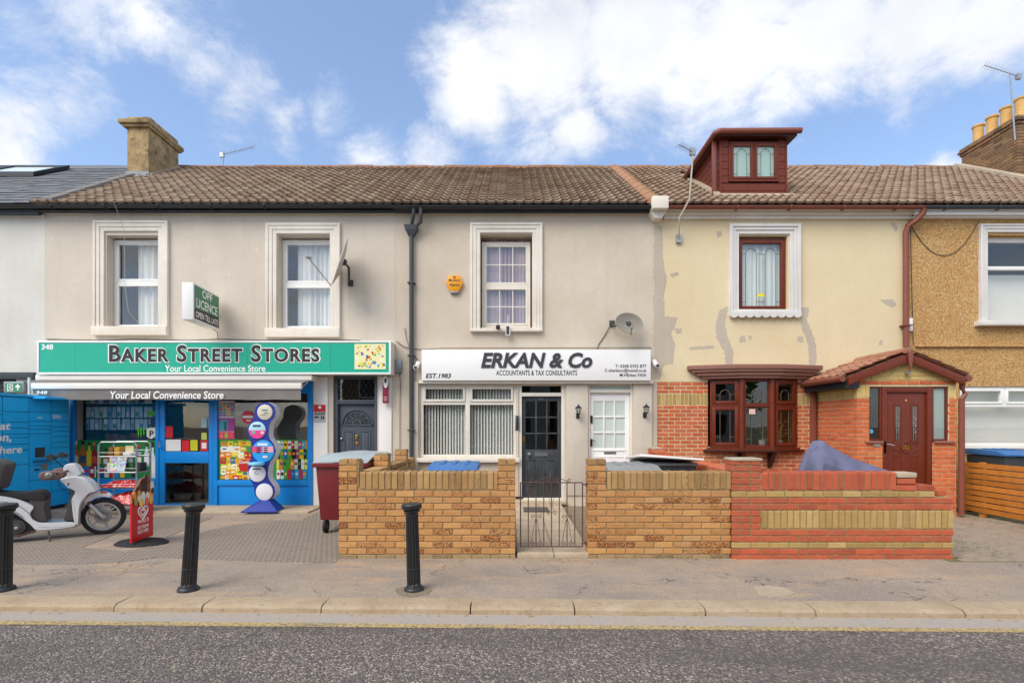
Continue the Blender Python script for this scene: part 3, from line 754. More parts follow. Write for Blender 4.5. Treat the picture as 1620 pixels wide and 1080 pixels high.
# skylight on the slate roof
def roof_slab(x0, x1, y0, y1, h0, h1, mb):
    return mb.pxx([(y0, roof_z(y0) + h0), (y1, roof_z(y1) + h0), (y1, roof_z(y1) + h1), (y0, roof_z(y0) + h1)], x0, x1)
sky0, sky1 = -14.4, -11.5
mb = MB(); roof_slab(sky0, sky1, 12.15, 12.25, .03, .13, mb); roof_slab(sky0, sky1, 13.05, 13.15, .03, .13, mb); roof_slab(sky1 - .1, sky1, 12.25, 13.05, .03, .13, mb); roof_slab(-12.95, -12.85, 12.25, 13.05, .03, .13, mb)
sk = mb.build('skylight', 'black_plastic', H346)
roof_slab(sky0, sky1 - .1, 12.25, 13.05, .07, .09, MB()).build('pane', 'frosted', sk)

# ---- 348, the convenience shop
W1 = (X(169), X(257), Z(519), Z(372)); W2 = (X(440), X(525), Z(521), Z(372))
DOOR_S = (X(527), X(597), .12, Z(594)); SHOP = (X(112), X(495), .03, Z(598))
wall348 = house_shell(H348, XB, XC, 'render_grey', [W1, W2, DOOR_S, SHOP])
for W, outer, mz in ((W1, (150, 268, 531, 350), 443), (W2, (422, 539, 534, 354), 446)):
    w = sash_window(H348, W[0] + .005, W[1] - .005, W[2] + .005, W[3] - .03, Z(mz), YF + .17, 'white_upvc')
    surround(w, X(outer[0]), X(outer[1]), Z(outer[2]) + .17, Z(outer[3]), .2, YF, 'stone_trim', (.0, .17, .10), bottom=False)
    MB().box(W[0] + .3, W[1] - .3, YF + .16, YF + .169, W[3] - .062, W[3] - .045).build('trickle_vent', 'white_wood', w)
curtain(W1[0] + .38, W1[1] + .0, W1[2], W1[3], YF + .31, 'curtain_white', 'sheer white curtain in the sash window above the 348 shop number', 6)
curtain(W2[0] + .25, W2[1] - .12, W2[2], W2[3], YF + .31, 'curtain_white', 'sheer white curtain in the sash window behind the tall dish', 7)
# the party verge and the roof
r348 = roof(H348, XB - .12, XC, T3)
mb = MB(); a, b = Vector((-8.83, ROOF_Y, EAVE_Z + .03)), Vector((-9.2, 12.25, roof_z(12.25) + .03))
for k in range(6):
    p, q = a.lerp(b, k / 6), a.lerp(b, (k + .97) / 6); p.z += .012
    MB().add([p + Vector((-.13, 0, -.02)), p + Vector((-.1, 0, .065)), p + Vector((.1, 0, .065)), p + Vector((.13, 0, -.02)), q + Vector((-.13, 0, -.02)), q + Vector((-.1, 0, .06)), q + Vector((.1, 0, .06)), q + Vector((.13, 0, -.02))],
             [(0, 1, 2, 3), (4, 7, 6, 5), (0, 4, 5, 1), (1, 5, 6, 2), (2, 6, 7, 3), (0, 3, 7, 4)]).build('verge_tile', 'verge_grey', r348)
gutter(H348, XB - .05, XC, 'gutter_black', z=5.715); fascia(H348, XB, XC, 'gutter_black', 5.625, 5.745)
# rendered chimney stack on the ridge side
cx0, cx1, cy0, cy1 = PX(201, 12.2), PX(235, 12.2), 12.2, 13.3
ch = MB().box(cx0, cx1, cy0, cy1, roof_z(12.2) - .4, 8.74).build('chimney', 'chimney_render', H348, bevel=.015)
MB().box(cx0 - .07, cx1 + .05, cy0 - .07, cy1 + .07, 8.74, 8.80).build('chimney_cap', 'chimney_render', ch, bevel=.012)
MB().box(cx0 - .14, cx1 + .07, cy0 - .12, cy1 + .12, 8.801, 8.90).build('chimney_cap', 'chimney_render', ch, bevel=.015)
MB().box(cx0 - .0, cx1 + .03, cy0 + .0, cy1 - .05, 8.901, 9.01).build('flaunching', 'chimney_render', ch, bevel=.03)
MB().lathe([(.11, 8.98), (.12, 9.05), (.10, 9.06), (.09, 9.0)], ((cx0 + cx1) / 2 + .1, cy0 + .25, 0), 16).build('chimney_pot', 'ridge_tile', ch)
MB().lathe([(.11, 8.98), (.12, 9.04), (.10, 9.05), (.09, 9.0)], ((cx0 + cx1) / 2 + .1, cy0 + .8, 0), 16).build('chimney_pot', 'ridge_tile', ch)
mb = MB(); mb.box(cx0 - .02, cx1 + .02, cy0 - .025, cy0 - .002, roof_z(12.2) - .1, roof_z(12.2) + .13); mb.add([(cx0 - .05, cy0 - .2, roof_z(cy0 - .2) + .05), (cx1 + .05, cy0 - .2, roof_z(cy0 - .2) + .05), (cx1 + .05, cy0 - .0, roof_z(cy0) + .05), (cx0 - .05, cy0 - .0, roof_z(cy0) + .05)], [(0, 1, 2, 3)])
mb.build('flashing', 'lead_flash', ch)
roof_slab(cx1, cx1 + .07, cy0, cy1 - .05, .0, .09, MB()).build('flashing', 'concrete', ch)

# shopfront joinery: posts, door, panels, glass
SY = YF - .02
def bar(mb, px0, px1, py0, py1, y0=SY, y1=SY + .08): return mb.box(X(px0), X(px1), y0, y1, Z(py1), Z(py0))
sf = MB()
for a, b in ((112, 117.5), (246.5, 252), (338, 344.5), (487, 495)): bar(sf, a, b, 598, 802)
bar(sf, 117.5, 246.5, 757, 765); bar(sf, 344.5, 487, 759, 767.5); bar(sf, 117.5, 246.5, 598, 622); bar(sf, 252, 338, 598, 622); bar(sf, 344.5, 487, 598, 622)
shopfront = sf.build('shopfront', 'shop_blue', H348, bevel=.006)
MB().box(X(117.5), X(246.5), SY + .03, SY + .07, .03, Z(765)).build('panel', 'shop_blue', shopfront, bevel=.006)
MB().box(X(344.5), X(487), SY + .03, SY + .07, .03, Z(767.5)).build('panel', 'shop_blue', shopfront, bevel=.006)
MB().box(X(117.5), X(246.5), SY + .045, SY + .053, Z(757), Z(622)).build('pane', 'glass', shopfront)
MB().box(X(344.5), X(487), SY + .045, SY + .053, Z(759), Z(622)).build('pane', 'glass', shopfront)
sd = MB(); bar(sd, 252.5, 261, 622.5, 802, SY + .01, SY + .06); bar(sd, 330.5, 337.5, 622.5, 802, SY + .01, SY + .06)
bar(sd, 261, 330.5, 714, 732, SY + .008, SY + .062); bar(sd, 261, 330.5, 796, 802, SY + .01, SY + .06); bar(sd, 261, 330.5, 622.5, 634, SY + .01, SY + .06)
door_shop = sd.build('door', 'shop_blue', H348, bevel=.006)
MB().box(X(261), X(330.5), SY + .03, SY + .036, Z(714), Z(634)).build('pane', 'glass_dark', door_shop)
MB().box(X(261), X(330.5), SY + .03, SY + .036, Z(796), Z(732)).build('pane', 'glass_dark', door_shop)
mb = MB(); mb.tube([(X(255), SY - .002, Z(697)), (X(255), SY - .05, Z(697)), (X(255), SY - .05, Z(707)), (X(255), SY - .002, Z(707))], .01, 8); mb.build('handle', 'chrome', door_shop, smooth=True)
# side door of 348 and its pier trims
dY = YF + .12
fr = frame_box(MB(), X(527), X(597), .12, Z(594), (.07, .07, .03, .06), YF + .05, YF + .2); fr.box(X(527) + .07, X(597) - .07, YF + .045, YF + .2, Z(639), Z(632))
dfr = fr.build('door_frame', 'slate_door', H348, bevel=.006)
dx0, dx1, dz0, dz1 = X(527) + .075, X(597) - .075, .15, Z(639) - .005
dr = MB().box(dx0, dx1, dY, dY + .045, dz0, dz1).build('door', 'slate_door', H348, bevel=.004)
cxm = (dx0 + dx1) / 2
def arc_poly(cx, cz, r, n=16, k=1.0): return [(cx + r * math.cos(math.pi * i / n), cz + k * r * math.sin(math.pi * i / n)) for i in range(n + 1)]
zc = Z(671)
fan = MB(); outer, inner = arc_poly(cxm, zc - .03, .315, 20, .98), arc_poly(cxm, zc, .28, 20, .98)
for i in range(20): fan.py([outer[i], outer[i + 1], inner[i + 1], inner[i]], dY - .018, dY)
fan.box(cxm - .315, cxm + .315, dY - .018, dY, zc - .03, zc); fan.build('fanlight_rim', 'slate_door', dr)
MB().py(arc_poly(cxm, zc + .002, .278, 20, .98), dY - .008, dY - .003).build('fanlight', 'glass_dark', dr)
ld = MB()
for i in range(1, 6):
    a = math.pi * i / 6; ld.tube([(cxm + .07 * math.cos(a), dY - .012, zc + .07 * math.sin(a)), (cxm + .2 * math.cos(a + .12), dY - .012, zc + .2 * math.sin(a + .12)), (cxm + .26 * math.cos(a), dY - .012, zc + .26 * math.sin(a))], .004, 5)
ld.tube([(cxm + .24 * math.cos(math.pi * k / 14), dY - .012, zc + .24 * math.sin(math.pi * k / 14)) for k in range(15)], .004, 5)
ld.tube([(cxm + .08 * math.cos(math.pi * k / 8), dY - .012, zc + .08 * math.sin(math.pi * k / 8)) for k in range(9)], .004, 5); ld.build('leading', 'metal_grey', dr)
for a, b, c, d in ((dx0 + .09, cxm - .05, Z(735), Z(681)), (cxm + .05, dx1 - .09, Z(735), Z(681)), (dx0 + .09, cxm - .05, .28, Z(742)), (cxm + .05, dx1 - .09, .28, Z(742))):
    p = MB(); frame_box(p, a, b, c, d, .028, dY - .012, dY); p.box(a + .04, b - .04, dY - .008, dY, c + .04, d - .04); p.build('panel', 'slate_door', dr, bevel=.006)
kn = MB(); kn.lathe([(.012, -.0), (.03, -.012), (.028, -.03), (.01, -.035)], (cxm, dY - .0, Z(690)), 12, 'y'); kn.tube([(cxm + .028 * math.sin(2 * math.pi * k / 12), dY - .03, Z(692) - .05 + .045 * math.cos(2 * math.pi * k / 12)) for k in range(13)], .007, 6); kn.box(cxm - .035, cxm + .035, dY - .02, dY, Z(703), Z(700)); kn.build('knocker', 'gold', dr, smooth=True)
MB().lathe([(.02, 0), (.026, -.02), (.02, -.045), (.005, -.05)], (dx0 + .06, dY, Z(694)), 12, 'y').build('door_knob', 'chrome', dr, smooth=True)
MB().box(X(527) + .075, X(597) - .075, dY + .0, dY + .006, Z(632), Z(594) - .06).build('transom_pane', 'glass_dark', dfr)
ld = MB(); lx0, lx1, lz0, lz1 = X(527) + .075, X(597) - .075, Z(632), Z(594) - .06
for k in range(-5, 12):
    for s_ in (-1, 1):
        pts = []
        for q in range(13):
            zz = lz0 + (lz1 - lz0) * q / 12; xx = lx0 + k * .095 + s_ * (zz - lz0) * .55 + (.0 if s_ > 0 else .2)
            if lx0 < xx < lx1: pts.append((xx, dY - .004, zz))
        if len(pts) > 1: ld.tube([pts[0], pts[-1]], .0035, 4)
ld.build('leading', 'lead', dfr)
MB().box(X(497), X(519), YF - .03, YF - .001, .03, Z(596)).build('pilaster', 'white_paint', H348, bevel=.006)
MB().box(X(600), X(620), YF - .03, YF - .001, .03, Z(596)).build('pilaster', 'white_paint', H348, bevel=.006)
MB().box(X(527), X(597), YF - .22, YF + .1, .0, .118).build('door_step', 'concrete', H348, bevel=.01)

# ---- 350, the accountants
W3 = (X(760), X(842), Z(518), Z(371)); OFW = (X(664), X(817), Z(724), Z(607)); D350 = (X(820), X(893.5), .12, Z(607)); D350B = (X(931), X(1001), .12, Z(607))
wall350 = house_shell(H350, XC, XD, 'render_beige', [W3, OFW, D350, D350B])
w = sash_window(H350, W3[0] + .02, W3[1] - .03, W3[2] + .02, W3[3] - .09, Z(449), YF + .15, 'white_wood', 'glass', (3, 2))
surround(w, X(744), X(858), Z(521), Z(353.5), .19, YF, 'stone_trim', (.0, .05, .09), bottom=False)
curtain(W3[0], W3[1], W3[2], W3[3], YF + .27, 'curtain_pink', 'dusky pink curtain behind the small paned window over the office sign', 14, .03)
r350 = roof(H350, XC, XD, T3)
gutter(H350, XC, XD, 'gutter_black', z=5.70); fascia(H350, XC, XD - .1, 'gutter_black', 5.62, 5.74)
a, b = Vector((XD - .02, ROOF_Y - .05, EAVE_Z)), Vector((XD + .02, RIDGE_Y, RIDGE_Z - .02))
for k in range(11):
    p, q = a.lerp(b, k / 11), a.lerp(b, (k + 1.04) / 11); vs = []
    for c_, rr in ((p, .15), (q, .13)): vs += [c_ + Vector((rr * math.cos(math.pi * j / 8), 0, rr * .95 * math.sin(math.pi * j / 8) - .02)) for j in range(9)]
    MB().add(vs, [(j, j + 1, 10 + j, 9 + j) for j in range(8)] + [tuple(range(9)), tuple(range(9, 18))]).build('verge_tile', 'hip_orange', r350, smooth=True)
MB().box(XD - .1, XD + .2, 9.42, YF + .02, Z(341), Z(322)).build('corbel', 'stone_trim', H350, bevel=.012)
MB().py([(XD - .1, Z(341.2)), (XD + .2, Z(341.2)), (XD + .12, Z(352)), (XD - .02, Z(352))], 9.55, YF + .02).build('corbel', 'stone_trim', H350, bevel=.012)
# office window, two lights with opening top lights
mb = MB(); frame_box(mb, OFW[0], OFW[1], OFW[2], OFW[3], (.06, .06, .06, .05), YF + .04, YF + .13)
mx = X(739.5); tz0, tz1 = Z(640), Z(635)
mb.box(mx - .045, mx + .045, YF + .041, YF + .129, OFW[2] + .06, OFW[3] - .05)
mb.box(OFW[0] + .06, mx - .045, YF + .041, YF + .129, tz0, tz1); mb.box(mx + .045, OFW[1] - .06, YF + .041, YF + .129, tz0, tz1)
ow = mb.build('window', 'white_wood', H350, bevel=.006)
for a, b in ((OFW[0] + .062, mx - .047), (mx + .047, OFW[1] - .062)):
    s_ = frame_box(MB(), a, b, tz1 + .001, OFW[3] - .052, .045, YF + .02, YF + .09); s_.build('sash', 'white_wood', ow, bevel=.005)
    MB().box(a + .045, b - .045, YF + .05, YF + .055, tz1 + .045, OFW[3] - .095).build('pane', 'glass', ow)
    MB().box(a - .002, b + .002, YF + .08, YF + .086, OFW[2] + .06, tz0).build('pane', 'glass', ow)
MB().box(OFW[0] - .04, OFW[1] + .06, YF - .09, YF + .1, OFW[2] - .08, OFW[2] - .001).build('sill', 'white_wood', ow, bevel=.01)
for nm, a, b in (('left', OFW[0] + .07, mx - .05), ('right', mx + .05, OFW[1] - .07)):
    bl = empty('vertical_blind', ((a + b) / 2, YF + .24, OFW[2]), 'white vertical slat blind in the %s half of the office window' % nm, 'blind', 'vertical blinds in the office window')
    MB().box(a, b, YF + .15, YF + .2, OFW[3] - .06, OFW[3] - .02).build('headrail', 'blind_white', bl)
    n = 14
    for k in range(n):
        xx = a + (b - a) * (k + .5) / n; th = R(-38 + random.uniform(-5, 5)); hw = .026
        s_ = MB(); s_.box(-hw, hw, -.0012, .0012, OFW[2] + .05, OFW[3] - .06); s_.xf(Matrix.Translation((xx, YF + .17, 0)) @ Matrix.Rotation(th, 4, 'Z')); s_.build('slat', 'blind_white', bl)
# dark panelled door 350
def half_glazed_door(h, D, m_door, m_frame, glass_m, dz1, dx0, dx1, gx0, gx1, gz0, gz1, bars_m, trans=True):
    fr = frame_box(MB(), D[0], D[1], D[2], D[3], (dx0 - D[0], D[1] - dx1, .04, .03), YF + .03, YF + .17); fr.box(dx0, dx1, YF + .028, YF + .17, dz1, dz1 + .07)
    f = fr.build('door_frame', m_frame, h, bevel=.005)
    MB().box(dx0, dx1, YF + .1, YF + .106, dz1 + .07, D[3] - .03).build('transom_pane', glass_m, f)
    Y0 = YF + .09; mb = MB(); z0 = D[2] + .045
    mb.box(dx0 + .004, gx0, Y0, Y0 + .045, z0, dz1 - .004); mb.box(gx1, dx1 - .004, Y0, Y0 + .045, z0, dz1 - .004)
    mb.box(gx0, gx1, Y0, Y0 + .045, z0, gz0); mb.box(gx0, gx1, Y0, Y0 + .045, gz1, dz1 - .004)
    d = mb.build('door', m_door, h, bevel=.003)
    b_ = MB()
    for k in (1, 2):
        b_.box(gx0 + (gx1 - gx0) * k / 3 - .014, gx0 + (gx1 - gx0) * k / 3 + .014, Y0 - .004, Y0 + .03, gz0, gz1)
    for k in (1, 2):
        zc_ = gz0 + (gz1 - gz0) * k / 3
        for i in range(3): b_.box(gx0 + (gx1 - gx0) * i / 3 + (.0141 if i else 0), gx0 + (gx1 - gx0) * (i + 1) / 3 - (.0141 if i < 2 else 0), Y0 - .003, Y0 + .03, zc_ - .014, zc_ + .014)
    b_.build('glazing_bar', bars_m, d, bevel=.003)
    for i in range(3):
        for k in range(3): MB().box(gx0 + (gx1 - gx0) * i / 3, gx0 + (gx1 - gx0) * (i + 1) / 3, Y0 + .015, Y0 + .02, gz0 + (gz1 - gz0) * k / 3, gz0 + (gz1 - gz0) * (k + 1) / 3).build('pane', glass_m, d)
    return d, Y0
d1, Y0 = half_glazed_door(H350, D350, 'worn_black_paint', 'white_wood', 'glass_dark', Z(626.5), X(825.5), X(888.5), X(831.5), X(882.5), Z(711), Z(634), 'worn_black_paint')
cx = X(857)
for a, b, c, d in ((X(832), X(851), Z(769), Z(727)), (X(861), X(881), Z(769), Z(727))):
    p = MB(); frame_box(p, a, b, c, d, .022, Y0 - .01, Y0); p.box(a + .035, b - .035, Y0 - .007, Y0, c + .035, d - .035); p.build('panel', 'worn_black_paint', d1, bevel=.005)
lb = frame_box(MB(), X(846), X(867), Z(721.5), Z(715), .012, Y0 - .014, Y0); lb.box(X(846) + .012, X(867) - .012, Y0 - .007, Y0, Z(721.5) + .012, Z(715) - .012); lb.build('letterbox', 'metal_grey', d1)
MB().lathe([(.016, 0), (.02, -.02), (.034, -.04), (.03, -.065), (.008, -.072)], (X(837), Y0, Z(718.5)), 14, 'y').build('door_knob', 'chrome', d1, smooth=True)
MB().box(X(826.5), X(830.5), Y0 - .012, Y0, Z(699), Z(690)).build('lock_plate', 'gold', d1)
text('door_number', '350', 'metal_grey', X(851.5), X(860), Z(632.3), Z(629.3), Y0, d1, .01)
MB().box(X(822) - .04, X(893) + .02, YF - .12, YF + .1, .06, .118).build('door_step', 'concrete', H350, bevel=.01)
d2, Y0 = half_glazed_door(H350, D350B, 'white_upvc', 'white_wood', 'frosted', Z(621), X(934), X(998), X(940), X(990.5), Z(709), Z(634), 'white_upvc')
mb = MB(); frame_box(mb, X(939), X(991), Z(780), Z(722), .02, Y0 - .008, Y0); mb.box(X(939) , X(991), Y0 - .012, Y0, Z(713.5), Z(711)); mb.box(X(965) - .008, X(965) + .008, Y0 - .007, Y0, Z(780) + .02, Z(722) - .02); mb.build('panel', 'white_upvc', d2, bevel=.003)
MB().box(X(957), X(976), Y0 - .01, Y0, Z(718), Z(714.5)).build('letterbox', 'metal_grey', d2)
mb = MB(); mb.box(X(934.5), X(938.5), Y0 - .025, Y0, Z(669), Z(657)); mb.build('lock_plate', 'black_plastic', d2, bevel=.004)
mb = MB(); mb.box(X(934.8), X(938.2), Y0 - .02, Y0, Z(706), Z(694)); mb.tube([(X(936.5), Y0 - .02, Z(697)), (X(936.5), Y0 - .05, Z(697)), (X(943), Y0 - .05, Z(697))], .008, 6); mb.build('handle', 'black_plastic', d2)
MB().box(X(931), X(1001), YF - .15, YF + .1, .0, .118).build('door_step', 'concrete', H350, bevel=.01)
for a, b in ((896, 930), (1002, 1031)): MB().box(X(a), X(b), YF - .025, YF - .001, .22, Z(607)).build('pilaster', 'render_pier', H350, bevel=.006)
MB().box(X(664), X(1031), YF - .1, YF - .0005, Z(607), Z(602)).build('lead_beam', 'white_wood', H350, bevel=.006)
MB().box(X(650), X(662), YF - .04, YF - .001, .0, Z(604)).build('pilaster', 'render_pier', H350, bevel=.006)

# ---- grey downpipe between the two houses
def strap(mb, x, z, r, y): mb.box(x - r * 1.5, x + r * 1.5, y - r * 1.15, YF, z - .012, z + .012)
dp = MB().tube([(X(652), YF - .07, Z(374)), (X(652), YF - .07, .05)], .042, 12).build('downpipe', 'pipe_grey', H350, smooth=True)
hp = MB(); xx = X(652); zt, zb = Z(360), Z(376)
hp.add([(xx - .125, YF - .17, zt), (xx + .125, YF - .17, zt), (xx + .125, YF - .005, zt), (xx - .125, YF - .005, zt), (xx - .105, YF - .15, zb + .1), (xx + .105, YF - .15, zb + .1), (xx + .105, YF - .006, zb + .1), (xx - .105, YF - .006, zb + .1), (xx - .05, YF - .11, zb), (xx + .05, YF - .11, zb), (xx + .05, YF - .03, zb), (xx - .05, YF - .03, zb)],
       [(0, 1, 2, 3), (0, 4, 5, 1), (1, 5, 6, 2), (2, 6, 7, 3), (3, 7, 4, 0), (4, 8, 9, 5), (5, 9, 10, 6), (6, 10, 11, 7), (7, 11, 8, 4), (8, 11, 10, 9)])
hp.build('hopper', 'pipe_grey', dp)
mb = MB(); mb.tube([(X(658), 9.54, 5.66), (X(658), 9.55, 5.56), (X(655), 9.6, 5.46), (X(653), YF - .09, 5.40), (X(652), YF - .09, Z(361))], .034, 10); mb.tube([(X(669), 9.54, 5.66), (X(669), 9.55, 5.5), (X(668), 9.58, 5.42), (X(656), YF - .09, 5.33), (X(653), YF - .09, Z(361))], .034, 10)
mb.build('swan_neck', 'pipe_grey', dp, smooth=True)
mb = MB()
for py in (449, 563, 680): strap(mb, X(652), Z(py), .045, YF - .07)
mb.build('pipe_bracket', 'pipe_grey', dp)

# ---- 352, cream upper floor over red brick
W4 = (X(1168), X(1246), Z(491), Z(373)); BAY = (X(1120), X(1262.5), Z(707), Z(600)); ZB = Z(603.5)
house_shell(H352, XD, XE, 'render_cream', [W4, (X(1120), X(1262.5), ZB - .01, Z(600))], z0=ZB)
bw = wall_panel('brick_wall', 'mortar_pale', H352, XD + .002, XE - .002, 0, ZB - .001, YF + .006, YF + .28, [BAY])
wl_ = Wall(); P0 = (X(1040), YF); d = (1, 0); U1 = 5.87 - X(1040) - .005
holes = [(BAY[0] - X(1040), BAY[1] - X(1040), BAY[2], BAY[3] + .5)]
zz = .012; k = 0
while zz < 1.955:
    wl_.course('brick_bay', P0, d, 0, U1, zz, 's', .1125 if k % 2 else 0, holes); zz += .075; k += 1
wl_.course('brick_yellow', P0, d, 0, U1, zz, 'h', 0, holes); zz += .225
while zz < ZB - .06: wl_.course('brick_bay', P0, d, 0, U1, zz, 's', .1125 if k % 2 else 0, holes); zz += .075; k += 1
wl_.emit(bw, 300)
MB().box(XD + .003, X(1039.5), YF - .012, YF + .01, 0, ZB - .002).build('edge_strip', 'cement', H352)
# cement repairs on the cream render, each with its own outline
def blot(pts, rough=2.2, seed=1):
    rn = random.Random(seed); out = []
    for i in range(len(pts)):
        a, b = Vector(pts[i]), Vector(pts[(i + 1) % len(pts)]); n = max(1, int((b - a).length / 2.2))
        for q in range(n):
            p = a.lerp(b, q / n); out.append((X(p.x + rn.uniform(-rough, rough)), Z(p.y + rn.uniform(-rough, rough))))
    return out
patches = [[(1034, 356), (1047, 358), (1048, 385), (1050, 420), (1054, 440), (1050, 470), (1052, 500), (1072, 502), (1066, 520), (1062, 528), (1068, 545), (1064, 575), (1050, 578), (1044, 600), (1034, 600)],
           [(1138, 491), (1152, 484), (1150, 500), (1146, 512), (1150, 530), (1160, 555), (1158, 576), (1148, 577), (1146, 556), (1134, 535), (1132, 515)],
           [(1264, 486), (1279, 486), (1280, 495), (1276, 505), (1288, 535), (1292, 560), (1290, 578), (1281, 576), (1278, 545), (1268, 515)],
           [(1059, 434), (1072, 430), (1074, 434), (1064, 439)], [(1067, 520), (1078, 519), (1079, 526), (1070, 528)], [(1134, 366), (1141, 365), (1142, 374), (1134, 376)],
           [(1170, 533), (1178, 530), (1180, 540), (1170, 542)], [(1184, 531), (1190, 533), (1186, 540)], [(1262, 531), (1270, 533), (1272, 542), (1262, 540)],
           [(1090, 549), (1128, 546), (1130, 551), (1092, 553)], [(1414, 351), (1421, 360), (1417, 367), (1408, 354)], [(1393, 474), (1412, 473), (1419, 482), (1412, 486), (1398, 480)], [(1391, 539), (1396, 537), (1396, 545), (1391, 546)]]
for i, p in enumerate(patches):
    MB().py(blot(p, 1.25 if len(p) > 6 else .7, i), YF - .0025, YF + .01).build('cement_patch', 'cement', H352)
# upper window: white scalloped surround, brown frame, leaded glass
mb = MB(); frame_box(mb, W4[0] + .003, W4[1] - .003, W4[2] + .003, W4[3] - .03, .045, YF + .06, YF + .13)
w4 = mb.build('window', 'mahogany', H352, bevel=.006)
s_ = frame_box(MB(), W4[0] + .05, W4[1] - .05, W4[2] + .05, W4[3] - .077, .05, YF + .045, YF + .12); s_.build('sash', 'mahogany', w4, bevel=.01)
gx0, gx1, gz0, gz1 = W4[0] + .1, W4[1] - .1, W4[2] + .1, W4[3] - .127
MB().box(gx0, gx1, YF + .08, YF + .086, gz0, gz1).build('pane', 'glass', w4)
def arch_pts(cx, r, z0, zs, y, n=10): return [(cx - r, y, z0)] + [(cx - r * math.cos(math.pi * k / n), y, zs + r * math.sin(math.pi * k / n)) for k in range(n + 1)] + [(cx + r, y, z0)]
ld = MB(); yy = YF + .075; gw = gx1 - gx0; zsp = Z(400)
for c_ in (.24, .74): ld.tube(arch_pts(gx0 + gw * c_, gw * .14, gz0, zsp, yy), .005, 5); ld.tube([(gx0 + gw * c_, yy, zsp + gw * .14), (gx0 + gw * c_, yy, zsp + gw * .14 + .07)], .004, 4)
for a, b in ((0, .1), (.38, .6), (.88, 1)):
    for zq in (zsp, gz0 + .08): ld.tube([(gx0 + gw * a, yy, zq), (gx0 + gw * b, yy, zq)], .005, 5)
ld.tube([(gx0 + gw * .55, yy, gz0), (gx0 + gw * .55, yy, zsp)], .004, 5)
ld.build('leading', 'lead', w4)
MB().box(gx0 + gw * .40, gx0 + gw * .585, YF + .068, YF + .071, Z(467.5), Z(463.3)).build('sticker', plain('e8d21c'), w4)
curtain(W4[0], W4[1], W4[2] + .05, W4[3], YF + .17, 'lace', 'white lace curtain behind the leaded window of the cream house', 8, .03, 'curtain')
sx0, sx1 = X(1152.5), X(1264.5); sz0, sz1 = Z(497), Z(355.5)
mb = MB(); frame_box(mb, sx0, sx1, sz0, sz1, .06, YF - .075, YF + .02); frame_box(mb, sx0 + .06, sx1 - .06, sz0 + .02, sz1 - .06, (.06, .06, .05, .06), YF - .055, YF + .02); frame_box(mb, sx0 + .12, sx1 - .12, sz0 + .07, sz1 - .12, (.07, .07, .02, .07), YF - .035, YF + .02)
mb.build('surround', 'white_trim', w4, bevel=.006, seg=1)
n = 9; cw = (sx1 - sx0) / n; pts = [(sx1, sz0 + .03), (sx0, sz0 + .03)]
for k in range(n):
    for q in range(7):
        a = math.pi * q / 6; pts.append((sx0 + cw * (k + .5) - cw / 2 * .98 * math.cos(a), sz0 - .025 - .055 * math.sin(a)))
MB().py(pts, YF - .085, YF - .002).build('sill', 'white_trim', w4)
# cornice, gutter, brown downpipe, roof
co = MB(); co.box(XD + .2, XE + .02, YF - .06, YF + .01, Z(348), Z(343)); co.box(XD + .2, XE + .02, YF - .12, YF + .01, Z(343) + .0, Z(338)); co.box(XD + .2, XE + .02, YF - .17, YF + .01, Z(338), Z(333)); co.build('cornice', 'stone_trim', H352, bevel=.008)
gutter(H352, XD + .12, XE + .12, 'brown_plastic', z=5.69, y=9.53)
dx0, dx1, dY0 = PX(1139, 10.2), PX(1244.5, 10.2), 10.2
def in_dormer(x, v): return dx0 - .12 < x < dx1 + .1 and v * math.cos(PITCH) + ROOF_Y > dY0 - .06 and v * math.cos(PITCH) + ROOF_Y < 12.7
r352 = roof(H352, XD, XE, T3R, in_dormer)
dp = MB().tube([(X(1447), 9.53, 5.64), (X(1446), 9.54, 5.57), (X(1440), 9.6, 5.46), (X(1431), YF - .08, 5.38), (X(1429), YF - .07, 5.28), (X(1429), YF - .07, Z(549))], .05, 12).build('downpipe', 'brown_plastic', H352, smooth=True)
mb = MB(); strap(mb, X(1429), Z(516), .055, YF - .07); mb.build('pipe_bracket', 'brown_plastic', dp)
MB().box(X(1434), X(1440.5), YF - .06, YF, Z(524), Z(504)).build('junction_box', 'white_upvc', dp, bevel=.006)

# dormer
zt = PZ(221, dY0); zb = PZ(311, dY0) - .03; ytop = 12.55
def side_poly(y0): return [(y0, roof_z(y0)), (y0, zt), (ROOF_Y + (zt - EAVE_Z) / math.tan(PITCH), zt)]
dm = MB().pxx(side_poly(dY0 + .03), dx0 + .03, dx1 - .03).build('dormer', 'mahogany_dark', H352)
nb = 8
for sx_, x_ in ((-1, dx0), (1, dx1)):
    for k in range(nb):
        a, b = zb + (zt - zb) * k / nb + .004, zb + (zt - zb) * (k + 1) / nb - .004
        ya, yb = ROOF_Y + (a - EAVE_Z) / math.tan(PITCH), ROOF_Y + (b - EAVE_Z) / math.tan(PITCH)
        MB().pxx([(dY0 + .005, max(a, zb)), (max(dY0 + .03, ya), a), (max(dY0 + .03, yb), b), (dY0 + .005, b)], x_ if sx_ < 0 else x_ - .028, x_ + .028 if sx_ < 0 else x_).build('board', 'mahogany', dm, bevel=.003, seg=1)
wx0, wx1, wz0, wz1 = PX(1152.5, dY0), PX(1231.5, dY0), PZ(287.5, dY0), PZ(225, dY0)
k = 0; zz = zb; step = (zt - zb) / nb
for k in range(nb):
    a, b = zb + step * k + .003, zb + step * (k + 1) - .003
    segs = [(dx0 + .03, dx1 - .03)] if b < wz0 + .01 else [(dx0 + .03, wx0 - .002), (wx1 + .002, dx1 - .03)]
    if b >= wz0 + .01 and a < wz0: a = wz0 - .02
    for p, q in segs: MB().box(p, q, dY0, dY0 + .028, a, b).build('board', 'mahogany', dm, bevel=.003, seg=1)
